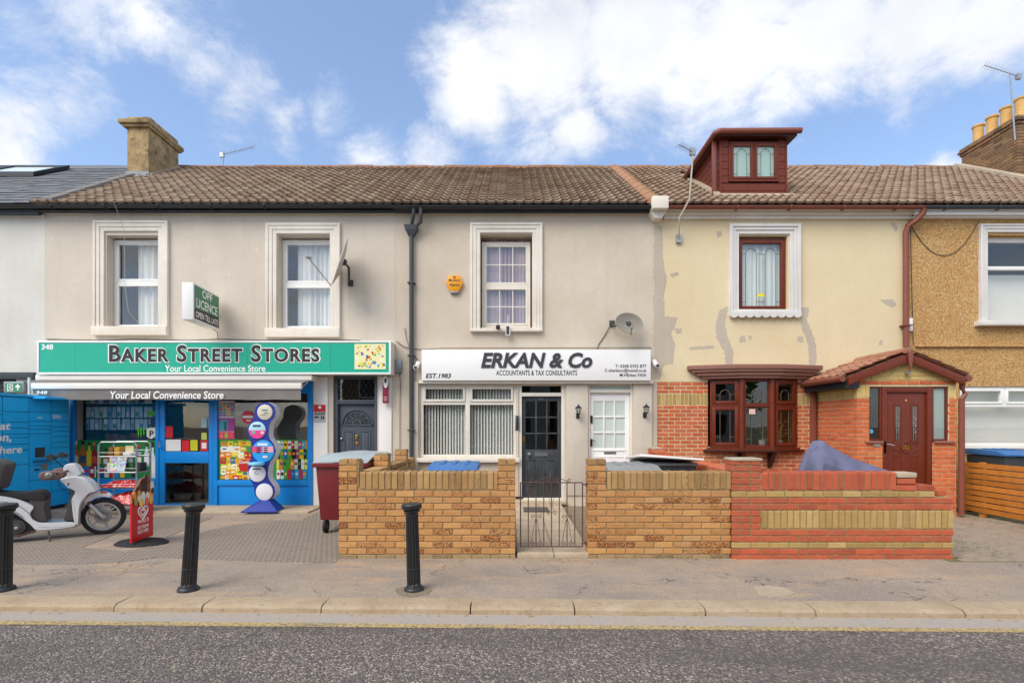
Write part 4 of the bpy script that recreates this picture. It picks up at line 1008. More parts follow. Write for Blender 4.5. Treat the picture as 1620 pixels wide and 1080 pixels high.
for a, b in ((dx0 - .008, dx0 + .029), (dx1 - .029, dx1 + .008)): MB().box(a, b, dY0 - .012, dY0 + .029, zb, zt).build('corner_post', 'mahogany', dm, bevel=.004)
fr = frame_box(MB(), wx0, wx1, wz0, wz1, .045, dY0 - .02, dY0 + .028); wm = (wx0 + wx1) / 2; fr.box(wm - .02, wm + .02, dY0 - .018, dY0 + .028, wz0 + .045, wz1 - .045); fr.build('window_frame', 'mahogany', dm, bevel=.005)
for a, b in ((wx0 + .047, wm - .022), (wm + .022, wx1 - .047)):
    frame_box(MB(), a, b, wz0 + .047, wz1 - .047, .045, dY0 - .032, dY0 + .02).build('casement', 'mahogany', dm, bevel=.006)
    MB().box(a + .045, b - .045, dY0 - .006, dY0 - .002, wz0 + .09, wz1 - .09).build('pane', 'glass_frost', dm)
    MB().box(a + .04, b - .04, dY0 + .012, dY0 + .02, wz0 + .085, wz1 - .085).build('net_curtain', 'frosted', dm)
    ld = MB(); c_ = (a + b) / 2; r_ = (b - a - .09) * .28; ld.tube(arch_pts(c_, r_, wz0 + .09, wz1 - .24, dY0 - .01), .004, 5); ld.tube([(c_, dY0 - .01, wz1 - .24 + r_), (c_, dY0 - .01, wz1 - .1)], .004, 4)
    for zq in (wz0 + .15, wz1 - .24):
        ld.tube([(a + .045, dY0 - .01, zq), (c_ - r_, dY0 - .01, zq)], .004, 4); ld.tube([(c_ + r_, dY0 - .01, zq), (b - .045, dY0 - .01, zq)], .004, 4)
    ld.build('leading', 'lead', dm)
MB().box(dx0 - .1, dx1 + .14, dY0 - .14, ytop, zt + .001, zt + .06).build('dormer_roof', 'mahogany_dark', dm, bevel=.01)
MB().tube([(dx1 + .2, dY0 - .17, zt + .085), (dx0 - .08, dY0 - .17, zt + .075), (dx0 - .14, dY0 - .12, zt + .07), (dx0 - .14, ytop - .1, zt + .05)], .055, 10).build('dormer_gutter', 'brown_plastic', dm, smooth=True)
px_ = dx0 - .08; MB().box(px_ - .045, px_ + .035, dY0 + .05, dY0 + .12, zb + .12, zt + .05).build('dormer_downpipe', 'brown_plastic', dm, bevel=.012)
roof_slab(dx0 - .12, dx0 - .001, dY0 - .02, 12.1, .0, .075, MB()).build('flashing', 'concrete', dm)
roof_slab(dx0 - .1, dx1 + .1, dY0 - .14, dY0 - .03, .0, .06, MB()).build('flashing', 'concrete', dm)

# bow window with three facets
BP = [(3.785, YF - .02), (4.36, 9.585), (4.94, 9.585), (5.515, YF - .02)]
bz0, bz1, btz = Z(706), Z(600), Z(641.5)
bay = MB().pz([(3.76, YF + .1), (3.76, YF - .03), (4.35, 9.55), (4.95, 9.55), (5.54, YF - .03), (5.54, YF + .1)], bz0 - .07, bz0 - .02).build('bow_window', 'mahogany', H352)
def facet(P, Q, opening):
    P, Q = Vector(P), Vector(Q); L = (Q - P).length; ang = math.atan2(Q.y - P.y, Q.x - P.x)
    m4 = Matrix.Translation((P.x, P.y, 0)) @ Matrix.Rotation(ang, 4, 'Z')
    mb = MB(); frame_box(mb, .03, L - .03, bz0 - .018, bz1, .035, 0, .07); mb.box(.065, L - .065, .002, .068, btz - .025, btz + .025); mb.xf(m4); mb.build('window_frame', 'mahogany', bay, bevel=.005)
    for a, b, up in ((bz0 + .02, btz - .027, False), (btz + .027, bz1 - .037, True)):
        g = .06 if opening else .02
        s_ = frame_box(MB(), .067, L - .067, a, b, g, -.012 if opening else .02, .05).xf(m4); s_.build('casement', 'mahogany', bay, bevel=.008 if opening else .003)
        x0_, x1_, a_, b_ = .067 + g, L - .067 - g, a + g, b - g
        MB().box(x0_, x1_, .03, .035, a_, b_).xf(m4).build('pane', 'glass_dark', bay)
        ld = MB(); w_ = x1_ - x0_; cx_ = (x0_ + x1_) / 2
        if up:
            zs = a_ + (b_ - a_) * .38; ld.tube(arch_pts(cx_, w_ * .26, a_, zs, .022), .005, 5)
            ld.tube([(x0_, .022, zs), (cx_ - w_ * .26, .022, zs)], .005, 5); ld.tube([(cx_ + w_ * .26, .022, zs), (x1_, .022, zs)], .005, 5)
        else:
            for c_ in (.24, .76): ld.tube([(x0_ + w_ * c_, .022, a_), (x0_ + w_ * c_, .022, b_)], .005, 5)
            zs = a_ + .11
            for p, q in ((0, .24), (.76, 1)): ld.tube([(x0_ + w_ * p, .022, zs), (x0_ + w_ * q, .022, zs)], .005, 5)
        ld.xf(m4); ld.build('leading', 'lead_brass', bay)
for i in range(3): facet(BP[i], BP[i + 1], i != 1)
for p in BP[1:3]: MB().tube([(p[0], p[1] + .012, bz0 - .018), (p[0], p[1] + .012, bz1)], .05, 10).build('mullion', 'mahogany', bay, smooth=True)
def bow_layer(gr, z0, z1, name, m):
    MB().pz([(BP[0][0] - .05 - gr, YF + .005), (BP[0][0] - .05 - gr, YF - .06 - gr * .2), (4.33 - gr * .3, 9.53 - gr * .35), (4.97 + gr * .3, 9.53 - gr * .35), (BP[3][0] + .05 + gr, YF - .06 - gr * .2), (BP[3][0] + .05 + gr, YF + .005)], z0, z1).build(name, m, bay, bevel=.012)
bow_layer(.05, bz0 - .10, bz0 - .055, 'sill', 'mahogany_dark')
bow_layer(.10, Z(600) + .002, Z(595.5), 'canopy', 'canopy_brown'); bow_layer(.2, Z(595.5) + .001, Z(590), 'canopy', 'canopy_brown'); bow_layer(.30, Z(590) + .001, Z(586), 'canopy', 'canopy_brown'); bow_layer(.36, Z(586) + .001, Z(579), 'canopy', 'canopy_brown')
for cx_ in (4.38, 4.96):
    MB().pxx([(YF - .001, bz0 - .102), (YF - .22, bz0 - .102), (YF - .2, bz0 - .16), (YF - .06, bz0 - .38), (YF - .001, bz0 - .42)], cx_ - .035, cx_ + .035).build('bracket', 'mahogany_dark', bay, bevel=.006)
MB().box(3.8, 5.5, YF + .01, YF + .32, bz0 - .06, bz0 - .015).build('inner_sill', 'white_paint', bay)
MB().box(4.5, 4.62, 9.60, 9.604, Z(655), Z(647)).build('sticker', plain('e3b9b0'), bay)

# porch
YP = 8.6
def px_p(px): return PX(px, YP)
def pz_p(py): return PZ(py, YP)
PXL, PXR = 5.87, 7.56
DL, DRr, SL0, SR1 = px_p(1396.7), px_p(1476.7), px_p(1375.5), px_p(1502); HZ, SZ = pz_p(611), pz_p(697)
AX, AZ, EZ = 6.675, 2.79, 2.40; EXL, EXR = 5.66, 7.62; BY = 8.52
porch = MB()
porch.box(PXL + .012, PXL + .12, YP + .1, YF - .001, 0, 2.36); porch.box(PXR - .12, PXR - .001, YP + .1, YF - .001, 0, 2.36)
porch.box(PXL + .012, SL0, YP + .012, YP + .1, 0, 2.36); porch.box(SR1, PXR - .001, YP + .012, YP + .1, 0, 2.36)
porch.box(SL0, DL, YP + .012, YP + .1, 0, SZ - .04); porch.box(DRr, SR1, YP + .012, YP + .1, 0, SZ - .04)
porch.box(SL0, SR1, YP + .012, YP + .1, HZ, 2.36)
porch.py([(PXL + .012, 2.36), (PXR - .001, 2.36), (AX, AZ - .03)], YP + .012, YP + .1)
porch = porch.build('porch', 'mortar_pale', H352)
pw = Wall(); SZ0 = 2.0
phol = [(DL - PXL, DRr - PXL, .1, HZ), (SL0 - PXL, DL - PXL, SZ - .03, HZ), (DRr - PXL, SR1 - PXL, SZ - .03, HZ)]
zz = .012; k = 0
while zz < SZ0 - .02:
    sh = .1125 if k % 2 else 0
    pw.course('brick_porch', (PXL, YP), (1, 0), 0, PXR - PXL, zz, 's', sh, phol)
    pw.course('brick_porch', (PXL, YF), (0, -1), .005, YF - YP - .103, zz, 's', sh); zz += .075; k += 1
pw.course('brick_gable', (PXL, YP), (1, 0), 0, PXR - PXL, zz, 'h', 0, phol); pw.course('brick_gable', (PXL, YF), (0, -1), .005, YF - YP - .103, zz, 'h'); zz += .225
pw.course('brick_porch', (PXL, YP), (1, 0), 0, PXR - PXL, zz, 's', .05); pw.course('brick_porch', (PXL, YF), (0, -1), .005, YF - YP - .103, zz, 's'); zz += .075; k = 0
while zz < AZ - .12:
    t_ = (zz + .065 - EZ + .08) / (AZ - EZ); a = EXL + (AX - EXL) * t_ + .05; b = EXR + (AX - EXR) * t_ - .05
    pw.course('brick_gable', (PXL, YP), (1, 0), max(0, a - PXL), min(b - PXL, PXR - PXL), zz, 's', .1125 if k % 2 else .03); zz += .075; k += 1
pw.emit(porch, 300)
# porch door set
fr = MB(); frame_box(fr, SL0, DL, SZ, HZ, .03, YP + .03, YP + .09); frame_box(fr, DRr, SR1, SZ, HZ, .03, YP + .03, YP + .09)
frame_box(fr, DL + .001, DRr - .001, .1, HZ, (.085, .085, .03, .1), YP + .02, YP + .1); fr.build('door_frame', 'mahogany', porch, bevel=.006)
for a, b in ((SL0 + .03, DL - .03), (DRr + .03, SR1 - .03)):
    MB().box(a, b, YP + .05, YP + .055, SZ + .03, HZ - .03).build('sidelight_pane', 'glass_dark', porch)
MB().box(DRr + .03, SR1 - .03, YP + .07, YP + .075, SZ + .03, HZ - .03).build('net_curtain', 'frosted', porch)
MB().lathe([(.038, 0), (.038, -.003)], (SL0 + .06, YP + .047, pz_p(682)), 16, 'y').build('sticker', plain('5f9fd0'), porch)
for a, b in ((SL0 - .07, DL - .01), (DRr + .01, SR1 + .07)): MB().box(a, b, YP - .045, YP + .03, SZ - .04, SZ - .001).build('sill', 'canopy_brown', porch, bevel=.012)
ddx0, ddx1, ddz1 = DL + .088, DRr - .088, HZ - .105; dY_ = YP + .05
pd = MB().box(ddx0, ddx1, dY_, dY_ + .045, .135, ddz1).build('door', 'mahogany', porch, bevel=.004)
cxm = (ddx0 + ddx1) / 2; zc = pz_p(707.5)
ring = MB(); ring.tube([(cxm + .088 * math.cos(2 * math.pi * k / 24), dY_ - .004, zc + .088 * math.sin(2 * math.pi * k / 24)) for k in range(25)], .012, 6)
def rail(pts, r=.01): ring.tube([(x_, dY_ - .003, z_) for x_, z_ in pts], r, 6)
for s_ in (-1, 1):
    o = cxm + s_ * .145
    rail([(o - .06, pz_p(640)), (o + .06, pz_p(640)), (o + .06, zc + (.1 if s_ < 0 else .06)), (cxm + s_ * .09, zc + .1), (o - .06, zc + (.06 if s_ < 0 else .12)), (o - .06, pz_p(640))])
    rail([(o - .06, .28), (o + .06, .28), (o + .06, zc - .13), (o, zc - .1 - .06), (o - .06, zc - .13), (o - .06, .28)], .008)
    rail([(cxm + s_ * .22, zc - .03), (cxm + s_ * .13, zc - .05), (cxm + s_ * .06, zc - .13)], .009)
ring.build('door_moulding', 'mahogany', porch, smooth=True)
for s_ in (-1, 1):
    o = cxm + s_ * .145; g0, g1 = zc + .09, pz_p(642.5)
    MB().py([(o - .042, g0 + (.05 if s_ > 0 else .0) ), (o + .042, g0 + (.05 if s_ < 0 else .0)), (o + .042, g1), (o - .042, g1)], dY_ - .006, dY_ - .003).build('pane', 'glass_dark', porch)
    ld = MB()
    for q in (-.02, .02): ld.tube([(o + q, dY_ - .009, g0 + .03), (o + q, dY_ - .009, g1)], .003, 4)
    for q in range(3): ld.tube([(o + .018 * math.cos(2 * math.pi * j / 10), dY_ - .009, (g0 + g1) / 2 + (q - 1) * .11 + .03 * math.sin(2 * math.pi * j / 10)) for j in range(11)], .0025, 4)
    ld.build('leading', 'metal_grey', porch)
text('door_number', '352', 'gold', cxm - .06, cxm + .06, zc - .038, zc + .038, dY_, porch, .015, depth=.008)
mb = MB(); hx = ddx0 - .035; mb.box(hx - .016, hx + .016, dY_ - .03, dY_ - .02 + .0, pz_p(717), pz_p(698)); mb.tube([(hx, dY_ - .03, pz_p(702)), (hx, dY_ - .07, pz_p(702)), (hx + .13, dY_ - .07, pz_p(704))], .01, 8); mb.build('door_handle', 'chrome', porch, smooth=True)
MB().lathe([(.012, 0), (.02, -.006), (.008, -.012)], (cxm, dY_, pz_p(633)), 10, 'y').build('door_emblem', plain('d08a6a'), porch)
MB().box(px_p(1382), px_p(1392), YP - .01, YP + .01, pz_p(706), pz_p(702)).build('letterbox', 'chrome', porch)
# porch roof
pp = math.atan2(AZ - EZ, AX - EXL)
for sgn, ex in ((-1, EXL), (1, EXR)):
    th = .03
    MB().prism([(ex, EZ), (AX, AZ), (AX, AZ - .05), (ex, EZ - .05)], lambda x_, z_, d_: (x_, d_, z_), BY + .02, YF - .004).build('porch_roof', 'porch_tile', porch)
    # barge board
    dxx, dzz = AX - ex, AZ - EZ; Ln = math.hypot(dxx, dzz); nx, nz = dzz / Ln * (1 if sgn < 0 else -1), -abs(dxx) / Ln
    MB().py([(ex, EZ - .015), (AX, AZ - .015), (AX, AZ - .155), (ex + (.0), EZ - .155)], BY - .03, BY + .015).build('barge_board', 'mahogany', porch, bevel=.004)
MB().py([(AX - .04, AZ + .02), (AX + .05, AZ + .02), (AX + .03, AZ - .22), (AX, AZ - .32), (AX - .02, AZ - .22)], BY - .055, BY - .031).build('finial_board', 'brown_plastic', porch, bevel=.005)
TP = tile_mesh('tile', 'porch_tile', .21, .30, 1, .03, .025)
slen = math.hypot(AX - EXL, AZ - EZ)
for r_ in range(4):
    for c_ in range(6):
        v = r_ * .25
        for sgn in (-1, 1):
            o = bpy.data.objects.new('tile', TP); pp_ = pp if sgn < 0 else math.atan2(AZ - EZ, EXR - AX)
            if sgn < 0: o.location = (EXL - .05 + v * math.cos(pp_), YF - .01 - c_ * .21, EZ - .0 + v * math.sin(pp_)); o.rotation_euler = (pp_ + random.uniform(-.02, .02), random.uniform(-.02, .02), R(-90))
            else: o.location = (EXR + .05 - v * math.cos(pp_), YF - .01 - (c_ + 1) * .21, EZ + v * math.sin(pp_)); o.rotation_euler = (pp_, 0, R(90))
            link(o, porch)
for k in range(3):
    y0, y1 = BY - .02 + k * .44, min(BY - .02 + (k + 1) * .445, YF - .01); vs = []
    for yq, rr in ((y0, .105), (y1, .098)): vs += [(AX + rr * math.cos(math.pi * j / 8), yq, AZ - .01 + rr * math.sin(math.pi * j / 8)) for j in range(9)]
    MB().add(vs, [(j, j + 1, 10 + j, 9 + j) for j in range(8)] + [tuple(range(9)), tuple(range(9, 18))]).build('ridge_tile', 'porch_tile', porch, smooth=True)
MB().tube([(EXL - .07, YF - .01, EZ - .04), (EXL - .07, BY + .02, EZ - .04)], .055, 10).build('porch_gutter', 'brown_plastic', porch, smooth=True)
MB().tube([(EXR + .07, YF - .01, EZ - .04), (EXR + .07, BY - .02, EZ - .04)], .055, 10).build('porch_gutter', 'brown_plastic', porch, smooth=True)
MB().box(EXL - .02, PXL + .0, BY + .02, YF - .003, EZ - .2, EZ - .06).build('soffit_board', 'black_plastic', porch)
MB().tube([(PXR + .06, YP - .03, 2.02), (PXR + .06, YP - .03, .06)], .045, 12).build('porch_downpipe', 'brown_plastic', porch, smooth=True)
MB().tube([(EXR + .07, BY + .12, EZ - .06), (EXR + .07, BY + .12, EZ - .2), (EXR + .06, YP - .03, 2.1), (PXR + .06, YP - .03, 2.0)], .04, 10).build('porch_downpipe', 'brown_plastic', porch, smooth=True)
xl_ = X(1284); MB().box(xl_ - .045, xl_ + .035, YF - .1, YF - .02, .03, 2.34).build('downpipe', 'brown_plastic', H352, bevel=.012)
xl_ = X(1293.5); MB().tube([(xl_, YF - .03, .03), (xl_, YF - .03, 2.1)], .012, 8).build('waste_pipe', 'white_upvc', H352, smooth=True)
st = MB(); st.box(DL - .1, DRr + .1, YP - .3, YP - .005, 0, .1); st.build('door_step', 'concrete', porch, bevel=.01)
mb = MB(); c_ = (AX, BY - .035, AZ - .36)
mb.lathe([(.03, 0), (.03, .02), (.012, .03), (.012, .05)], (AX + .02, YP - .05, AZ - .34), 10, 'y'); mb.tube([(AX - .03, YP - .05, AZ - .35), (AX + .05, YP - .06, AZ - .33)], .018, 8); mb.build('porch_lamp', 'metal_grey', porch)

# ---- 354, pebbledash
W5 = (X(1561), X(1665), Z(509), Z(372)); LW = (X(1519), X(1690), Z(705), Z(611))
house_shell(H354, XE, XG, 'pebbledash', [W5, LW])
MB().box(XE + .12, XG, YF - .05, YF + .0, Z(549), Z(546)).build('drip_ledge', 'pebbledash', H354, bevel=.012)
MB().box(XE + .002, XG, YF - .03, YF + .0, Z(546) + .001, 5.5).build('upper_render', 'pebbledash', H354) if False else None
mb = MB(); frame_box(mb, W5[0], W5[1], W5[2], W5[3], (.05, .05, .05, .10), YF + .12, YF + .2); tzz = Z(421); mb.box(W5[0] + .05, W5[1] - .05, YF + .121, YF + .19, tzz - .035, tzz + .035); w5 = mb.build('window', 'white_upvc', H354, bevel=.006)
MB().box(W5[0] + .05, W5[1] - .05, YF + .15, YF + .155, tzz + .035, W5[3] - .1).build('pane', 'glass', w5); MB().box(W5[0] + .05, W5[1] - .05, YF + .15, YF + .155, W5[2] + .05, tzz - .035).build('pane', 'glass', w5)
surround(w5, X(1548), X(1678), Z(509), Z(355.5), .155, YF, 'white_trim', (.09, .09, .14), bottom=False)
bl = MB().box(W5[0], W5[1], YF + .3, YF + .31, W5[2], Z(428)).build('roller_blind', 'blind_white'); tag(bl, 'white roller blind half down in the pebbledashed house upper window', 'blind')
mb = MB(); frame_box(mb, LW[0], LW[1], LW[2], LW[3], .05, YF + .03, YF + .12); tz = Z(641); mb.box(LW[0] + .05, LW[1] - .05, YF + .031, YF + .119, tz - .03, tz + .03); mb.box(X(1591) - .03, X(1591) + .03, YF + .032, YF + .118, tz + .03, LW[3] - .05)
lw = mb.build('window', 'white_upvc', H354, bevel=.006)
for a, b in ((LW[0] + .052, X(1591) - .032), (X(1591) + .032, LW[1] - .052)):
    frame_box(MB(), a, b, tz + .031, LW[3] - .051, .04, YF + .015, YF + .09).build('casement', 'white_upvc', lw, bevel=.006); MB().box(a + .04, b - .04, YF + .05, YF + .055, tz + .07, LW[3] - .09).build('pane', 'glass', lw)
MB().box(LW[0] + .05, LW[1] - .05, YF + .06, YF + .065, LW[2] + .05, tz - .03).build('pane', 'glass', lw)
MB().box(LW[0] - .03, LW[1] + .03, YF - .05, YF + .03, LW[2] - .05, LW[2] - .001).build('sill', 'white_upvc', lw, bevel=.008)
bl = empty('horizontal_blind', (9.5, YF + .25, Z(705)), 'grey white blind closed behind the pebbledashed house lower window', 'blind')
for k in range(14):
    zz = Z(704) + k * (Z(616) - Z(704)) / 14; MB().box(LW[0] + .03, LW[1] - .03, YF + .24, YF + .245, zz, zz + .078).build('slat', 'blind_white', bl)
r354 = roof(H354, XE, XG, T3R)
gutter(H354, XE + .12, XG, 'dark_fascia', z=5.69, y=9.53)
co = MB(); co.box(XE + .02, XG, 9.60, 9.66, Z(345), 5.72); co.box(XE + .02, XG, 9.661, YF + .01, Z(347), Z(345)); co.build('fascia', 'white_upvc', H354, bevel=.006)
# brick chimney stack with pots on the right
CX, CY0, CY1 = 12.0, 12.0, 13.5; cz0, cz1 = roof_z(12.0) - .5, 8.74
ch2 = MB().box(CX + .012, CX + .95, CY0 + .012, CY1 - .012, cz0, cz1 + .03).build('chimney', 'mortar_old', H354)
cw_ = Wall(); zz = cz0; k = 0
while zz < cz1 - .06:
    grow = 0
    cw_.course('brick_old', (CX, CY1), (0, -1), 0, CY1 - CY0 - .104, zz, 's', .1125 if k % 2 else 0); cw_.course('brick_old', (CX, CY0), (1, 0), 0, .95, zz, 's', 0 if k % 2 else .1125); zz += .075; k += 1
for q in range(2):
    e = .03 * (q + 1); cw_.course('brick_old', (CX - e, CY1 + e), (0, -1), 0, CY1 - CY0 + e * 2 - .104, zz, 's', .1125 * q); cw_.course('brick_old', (CX - e, CY0 - e), (1, 0), 0, .95 + e, zz, 's', .1125 * (1 - q)); zz += .075
cw_.emit(ch2, 300)
MB().box(CX - .04, CX + .98, CY0 - .04, CY1 + .04, zz, zz + .06).build('flaunching', 'chimney_render', ch2, bevel=.03)
for k, yy in enumerate((13.25, 12.87, 12.5, 12.14)):
    MB().lathe([(.125, zz), (.13, zz + .06), (.115, zz + .12), (.115, zz + .48), (.138, zz + .5), (.138, zz + .54), (.122, zz + .55), (.1, zz + .54), (.09, zz + .3)], (CX + .22, yy, 0), 20).build('chimney_pot', 'pot_buff', ch2, smooth=True)
roof_slab(CX - .28, CX - .02, 10.4, 13.4, .02, .13, MB()).build('flashing', 'concrete', ch2)

# ================================================================== GARDEN WALLS
YW = 5.97
def gx(px): return PX(px, YW)
def gz(py): return PZ(py, YW)
def core(mb_list, name, m, parent):
    mb = MB()
    for b in mb_list: mb.box(*b)
    return mb.build(name, m, parent)
# low buff wall with two end piers, left of the gate
x0, x1 = gx(536), gx(815); pa, pb = gx(568.5), gx(788)
gw1 = empty('garden_wall', ((x0 + x1) / 2, YW, 0), 'buff brick garden wall with dark speckles left of the iron gate', 'wall', 'brick garden walls')
i_ = .010
core([(x0 + i_, x1 - i_, YW + i_, YW + .2, -.02, .84), (x0 + i_, pa - i_, YW + i_, YW + .2, .84, 1.15), (pb + i_, x1 - i_, YW + i_, YW + .2, .84, 1.15), (pa, pb, YW + i_, YW + .2, .84, 1.012)], 'mortar_bed', 'mortar', gw1)
W_ = Wall(); zz = -.02; k = 0
while zz < .80:
    sh = .1125 if k % 2 else 0
    W_.course('brick_buff' if zz > .05 else 'brick_base', (x0, YW), (1, 0), 0, x1 - x0, zz, 's', sh); W_.course('brick_buff', (x1, YW), (0, 1), .104, .215, zz, 'hd'); W_.course('brick_buff', (x0, YW + .215), (0, -1), 0, .11, zz, 'hd'); zz += .075; k += 1
ztop = zz
W_.course('brick_buff_coping', (pa + .006, YW), (1, 0), 0, pb - pa - .012, zz, 'h', 0, depth=.215)
for a, b in ((x0, pa), (pb, x1)):
    z2 = zz; k = 0
    while z2 < 1.13:
        m_ = 'brick_buff' if z2 < 1.04 else 'brick_buff_coping'
        W_.course(m_, (a, YW), (1, 0), 0, b - a, z2, 's' if k % 2 else 'hd', 0, depth=.215); z2 += .075; k += 1
W_.emit(gw1)
# wall right of the gate
x0, x1 = gx(930.5), gx(1157) - .004; pa = gx(960)
gw2 = empty('garden_wall', ((x0 + x1) / 2, YW, 0), 'buff brick garden wall between the iron gate and the red brick wall', 'wall', 'brick garden walls')
core([(x0 + i_, x1 - i_, YW + i_, YW + .2, -.02, .84), (x0 + i_, pa - i_, YW + i_, YW + .2, .84, 1.15), (pa, x1 - i_, YW + i_, YW + .2, .84, 1.012)], 'mortar_bed', 'mortar', gw2)
W_ = Wall(); zz = -.02; k = 1
while zz < .80:
    sh = .1125 if k % 2 else 0
    W_.course('brick_buff' if zz > .05 else 'brick_base', (x0, YW), (1, 0), 0, x1 - x0, zz, 's', sh); W_.course('brick_buff', (x0, YW + .215), (0, -1), 0, .11, zz, 'hd'); zz += .075; k += 1
W_.course('brick_buff_coping', (pa + .006, YW), (1, 0), 0, x1 - pa - .006, zz, 'h', .02, depth=.215)
z2 = zz; k = 0
while z2 < 1.13:
    W_.course('brick_buff' if z2 < 1.04 else 'brick_buff_coping', (x0, YW), (1, 0), 0, pa - x0, z2, 's' if k % 2 else 'hd', 0, depth=.215); z2 += .075; k += 1
W_.emit(gw2)
# red and yellow banded wall of 352
x0, x1 = gx(1157), gx(1505); pb = gx(1202.5)
gw3 = empty('garden_wall', ((x0 + x1) / 2, YW, 0), 'red brick garden wall with yellow soldier band and stepped end', 'wall', 'brick garden walls')
xs1, xs2 = gx(1416), gx(1476)
YR = YW - .03
core([(x0 + i_, x1 - i_, YR + i_, YR + .2, -.02, .725), (x0 + i_, pb - i_ - .001, YR + i_, YR + .2, .725, 1.15), (pb - i_, xs1 - i_, YR + i_, YR + .2, .725, 1.012), (xs1 - i_, xs2 - i_, YR + i_, YR + .2, .725, .862)], 'mortar_bed', 'mortar', gw3)
W_ = Wall(); RW = lambda m, a, b, z, kd='s', sh=0, dp=.1: W_.course(m, (a, YR), (1, 0), 0, b - a, z, kd, sh, depth=dp)
z_ = -.02; RW('brick_red', x0, x1, z_, 's', 0); z_ += .075; RW('brick_red', x0, x1, z_, 's', .1125); z_ += .075
RW('brick_yellow', x0, x1, z_); z_ += .075; RW('brick_red', x0, x1, z_, 's', .1125); z_ += .075; RW('brick_red', x0, x1, z_); z_ += .075
RW('brick_yellow', pb + .01, x1, z_, 'h')
for q in range(3): RW('brick_red', x0, pb, z_ + q * .075, 's' if q % 2 else 'hd', 0)
z_ += .225; RW('brick_red', x0, x1, z_, 's', .1125); z_ += .075; RW('brick_red', x0, x1, z_); z_ += .075
RW('brick_yellow', x0, xs2, z_, 's', .05); z_ += .075
RW('brick_red', pb + .01, xs1, z_, 'h', 0, .215)
z2 = z_; q = 0
while z2 < 1.12: RW('brick_red', x0, pb, z2, 's' if q % 2 else 'hd', 0, .215); z2 += .075; q += 1
RW('brick_red', xs1 + .005, xs2, z_, 's', 0, .215); RW('brick_red', xs1 + .01, gx(1447), z_ + .075, 's', 0, .18)
zz = -.02; 
while zz < .76: W_.course('brick_red', (x1, YR), (0, 1), .104, .215, zz, 'hd'); zz += .075
W_.emit(gw3)
MB().box(x0 - .01, pb + .01, YR - .012, YR + .225, 1.155, 1.185).build('pier_cap', 'concrete', gw3, bevel=.008)
MB().box(xs1 + .012, gx(1448), YR + .0, YR + .2, z_ + .15, z_ + .21).build('loose_stone', 'concrete', gw3, bevel=.012)
# side boundary wall between shop forecourt and office garden: stepped piers running back to the house
sxw = -2.05
gw4 = empty('garden_wall', (sxw, 7.8, 0), 'low buff brick side wall with stepped piers behind the maroon bin', 'wall', 'brick garden walls')
core([(sxw + .01, sxw + .2, 6.2, 9.6, 0, .82), (sxw + .01, sxw + .2, 7.51, 7.73, .82, 1.15), (sxw + .01, sxw + .2, 8.81, 9.03, .82, 1.15)], 'mortar_bed', 'mortar', gw4)
W_ = Wall(); zz = .0; k = 0
while zz < .80:
    W_.course('brick_buff', (sxw, 9.6), (0, -1), 0, 3.4, zz, 's', .1125 if k % 2 else 0); zz += .075; k += 1
segs = [(6.2, 7.5), (7.74, 8.8), (9.04, 9.6)]
for a, b in segs: W_.course('brick_buff_coping', (sxw, b), (0, -1), 0, b - a, zz, 's', 0, depth=.215); W_.course('brick_buff_coping', (sxw, b), (0, -1), 0, b - a, zz + .075, 's', .1125, depth=.215)
for a in (7.5, 8.8):
    z2 = zz; q = 0
    while z2 < 1.12: W_.course('brick_buff', (sxw, a + .24), (0, -1), 0, .24, z2, 's' if q % 2 else 'hd', 0, depth=.1); W_.course('brick_buff', (sxw, a), (1, 0), 0, .215, z2, 'hd' if q % 2 else 's', depth=.1); z2 += .075; q += 1
    MB().box(sxw - .003, sxw + .218, a + .103, a + .243, z2 - .01, z2 - .003).build('pier_top', 'mortar', gw4)
W_.emit(gw4)
# side wall between office garden and 352, red soldier coping
sxw = gx(1157) + .03
gw5 = empty('garden_wall', (sxw, 8.0, 0), 'red brick side wall with upright coping running back to the cream house', 'wall', 'brick garden walls')
core([(sxw + .012, sxw + .21, 6.2, 9.74, 0, 1.03)], 'mortar_bed', 'mortar', gw5)
W_ = Wall(); zz = .0; k = 0
while zz < .8: W_.course('brick_bay', (sxw, 9.74), (0, -1), 0, 3.54, zz, 's', .1125 if k % 2 else 0); zz += .075; k += 1
W_.course('brick_bay', (sxw, 9.74), (0, -1), 0, 3.54, zz, 'h', 0, depth=.215)
W_.course('brick_bay', (sxw, 9.74), (0, -1), 0, .45, zz + .225, 's', 0, depth=.215)
W_.emit(gw5)
MB().box(sxw + .0, sxw + .2, 9.5, 9.74, zz + .295, zz + .33).build('pier_cap', 'concrete', gw5, bevel=.006)

# iron gate
GYp = 6.05
def qx(px): return PX(px, GYp)
def qz(py): return PZ(py, GYp)
gate = empty('iron_gate', (qx(872), GYp, 0), 'rusty wrought iron gate with scrolls across the garden path', 'gate')
mb = MB(); ax, bx, tz, bz = qx(823.5), qx(921.5), qz(763), qz(864)
for p, q in (((ax, tz), (bx, tz)), ((ax, bz), (bx, bz)), ((ax, bz), (ax, tz)), ((bx, bz), (bx, tz))): mb.tube([(p[0], GYp, p[1]), (q[0], GYp, q[1])], .0075, 6)
mb.build('gate_frame', 'rust', gate)
for k in range(1, 8):
    xx = ax + (bx - ax) * k / 8; MB().tube([(xx, GYp, bz), (xx, GYp, tz)], .0062, 6).build('bar', 'rust', gate)
def spiral(cx_, cz_, r, turns, a0, sgn, n=18): return [(cx_ + r * (1 - .75 * k / n) * math.cos(a0 + sgn * turns * 2 * math.pi * k / n), GYp - .006, cz_ + r * (1 - .75 * k / n) * math.sin(a0 + sgn * turns * 2 * math.pi * k / n)) for k in range(n + 1)]
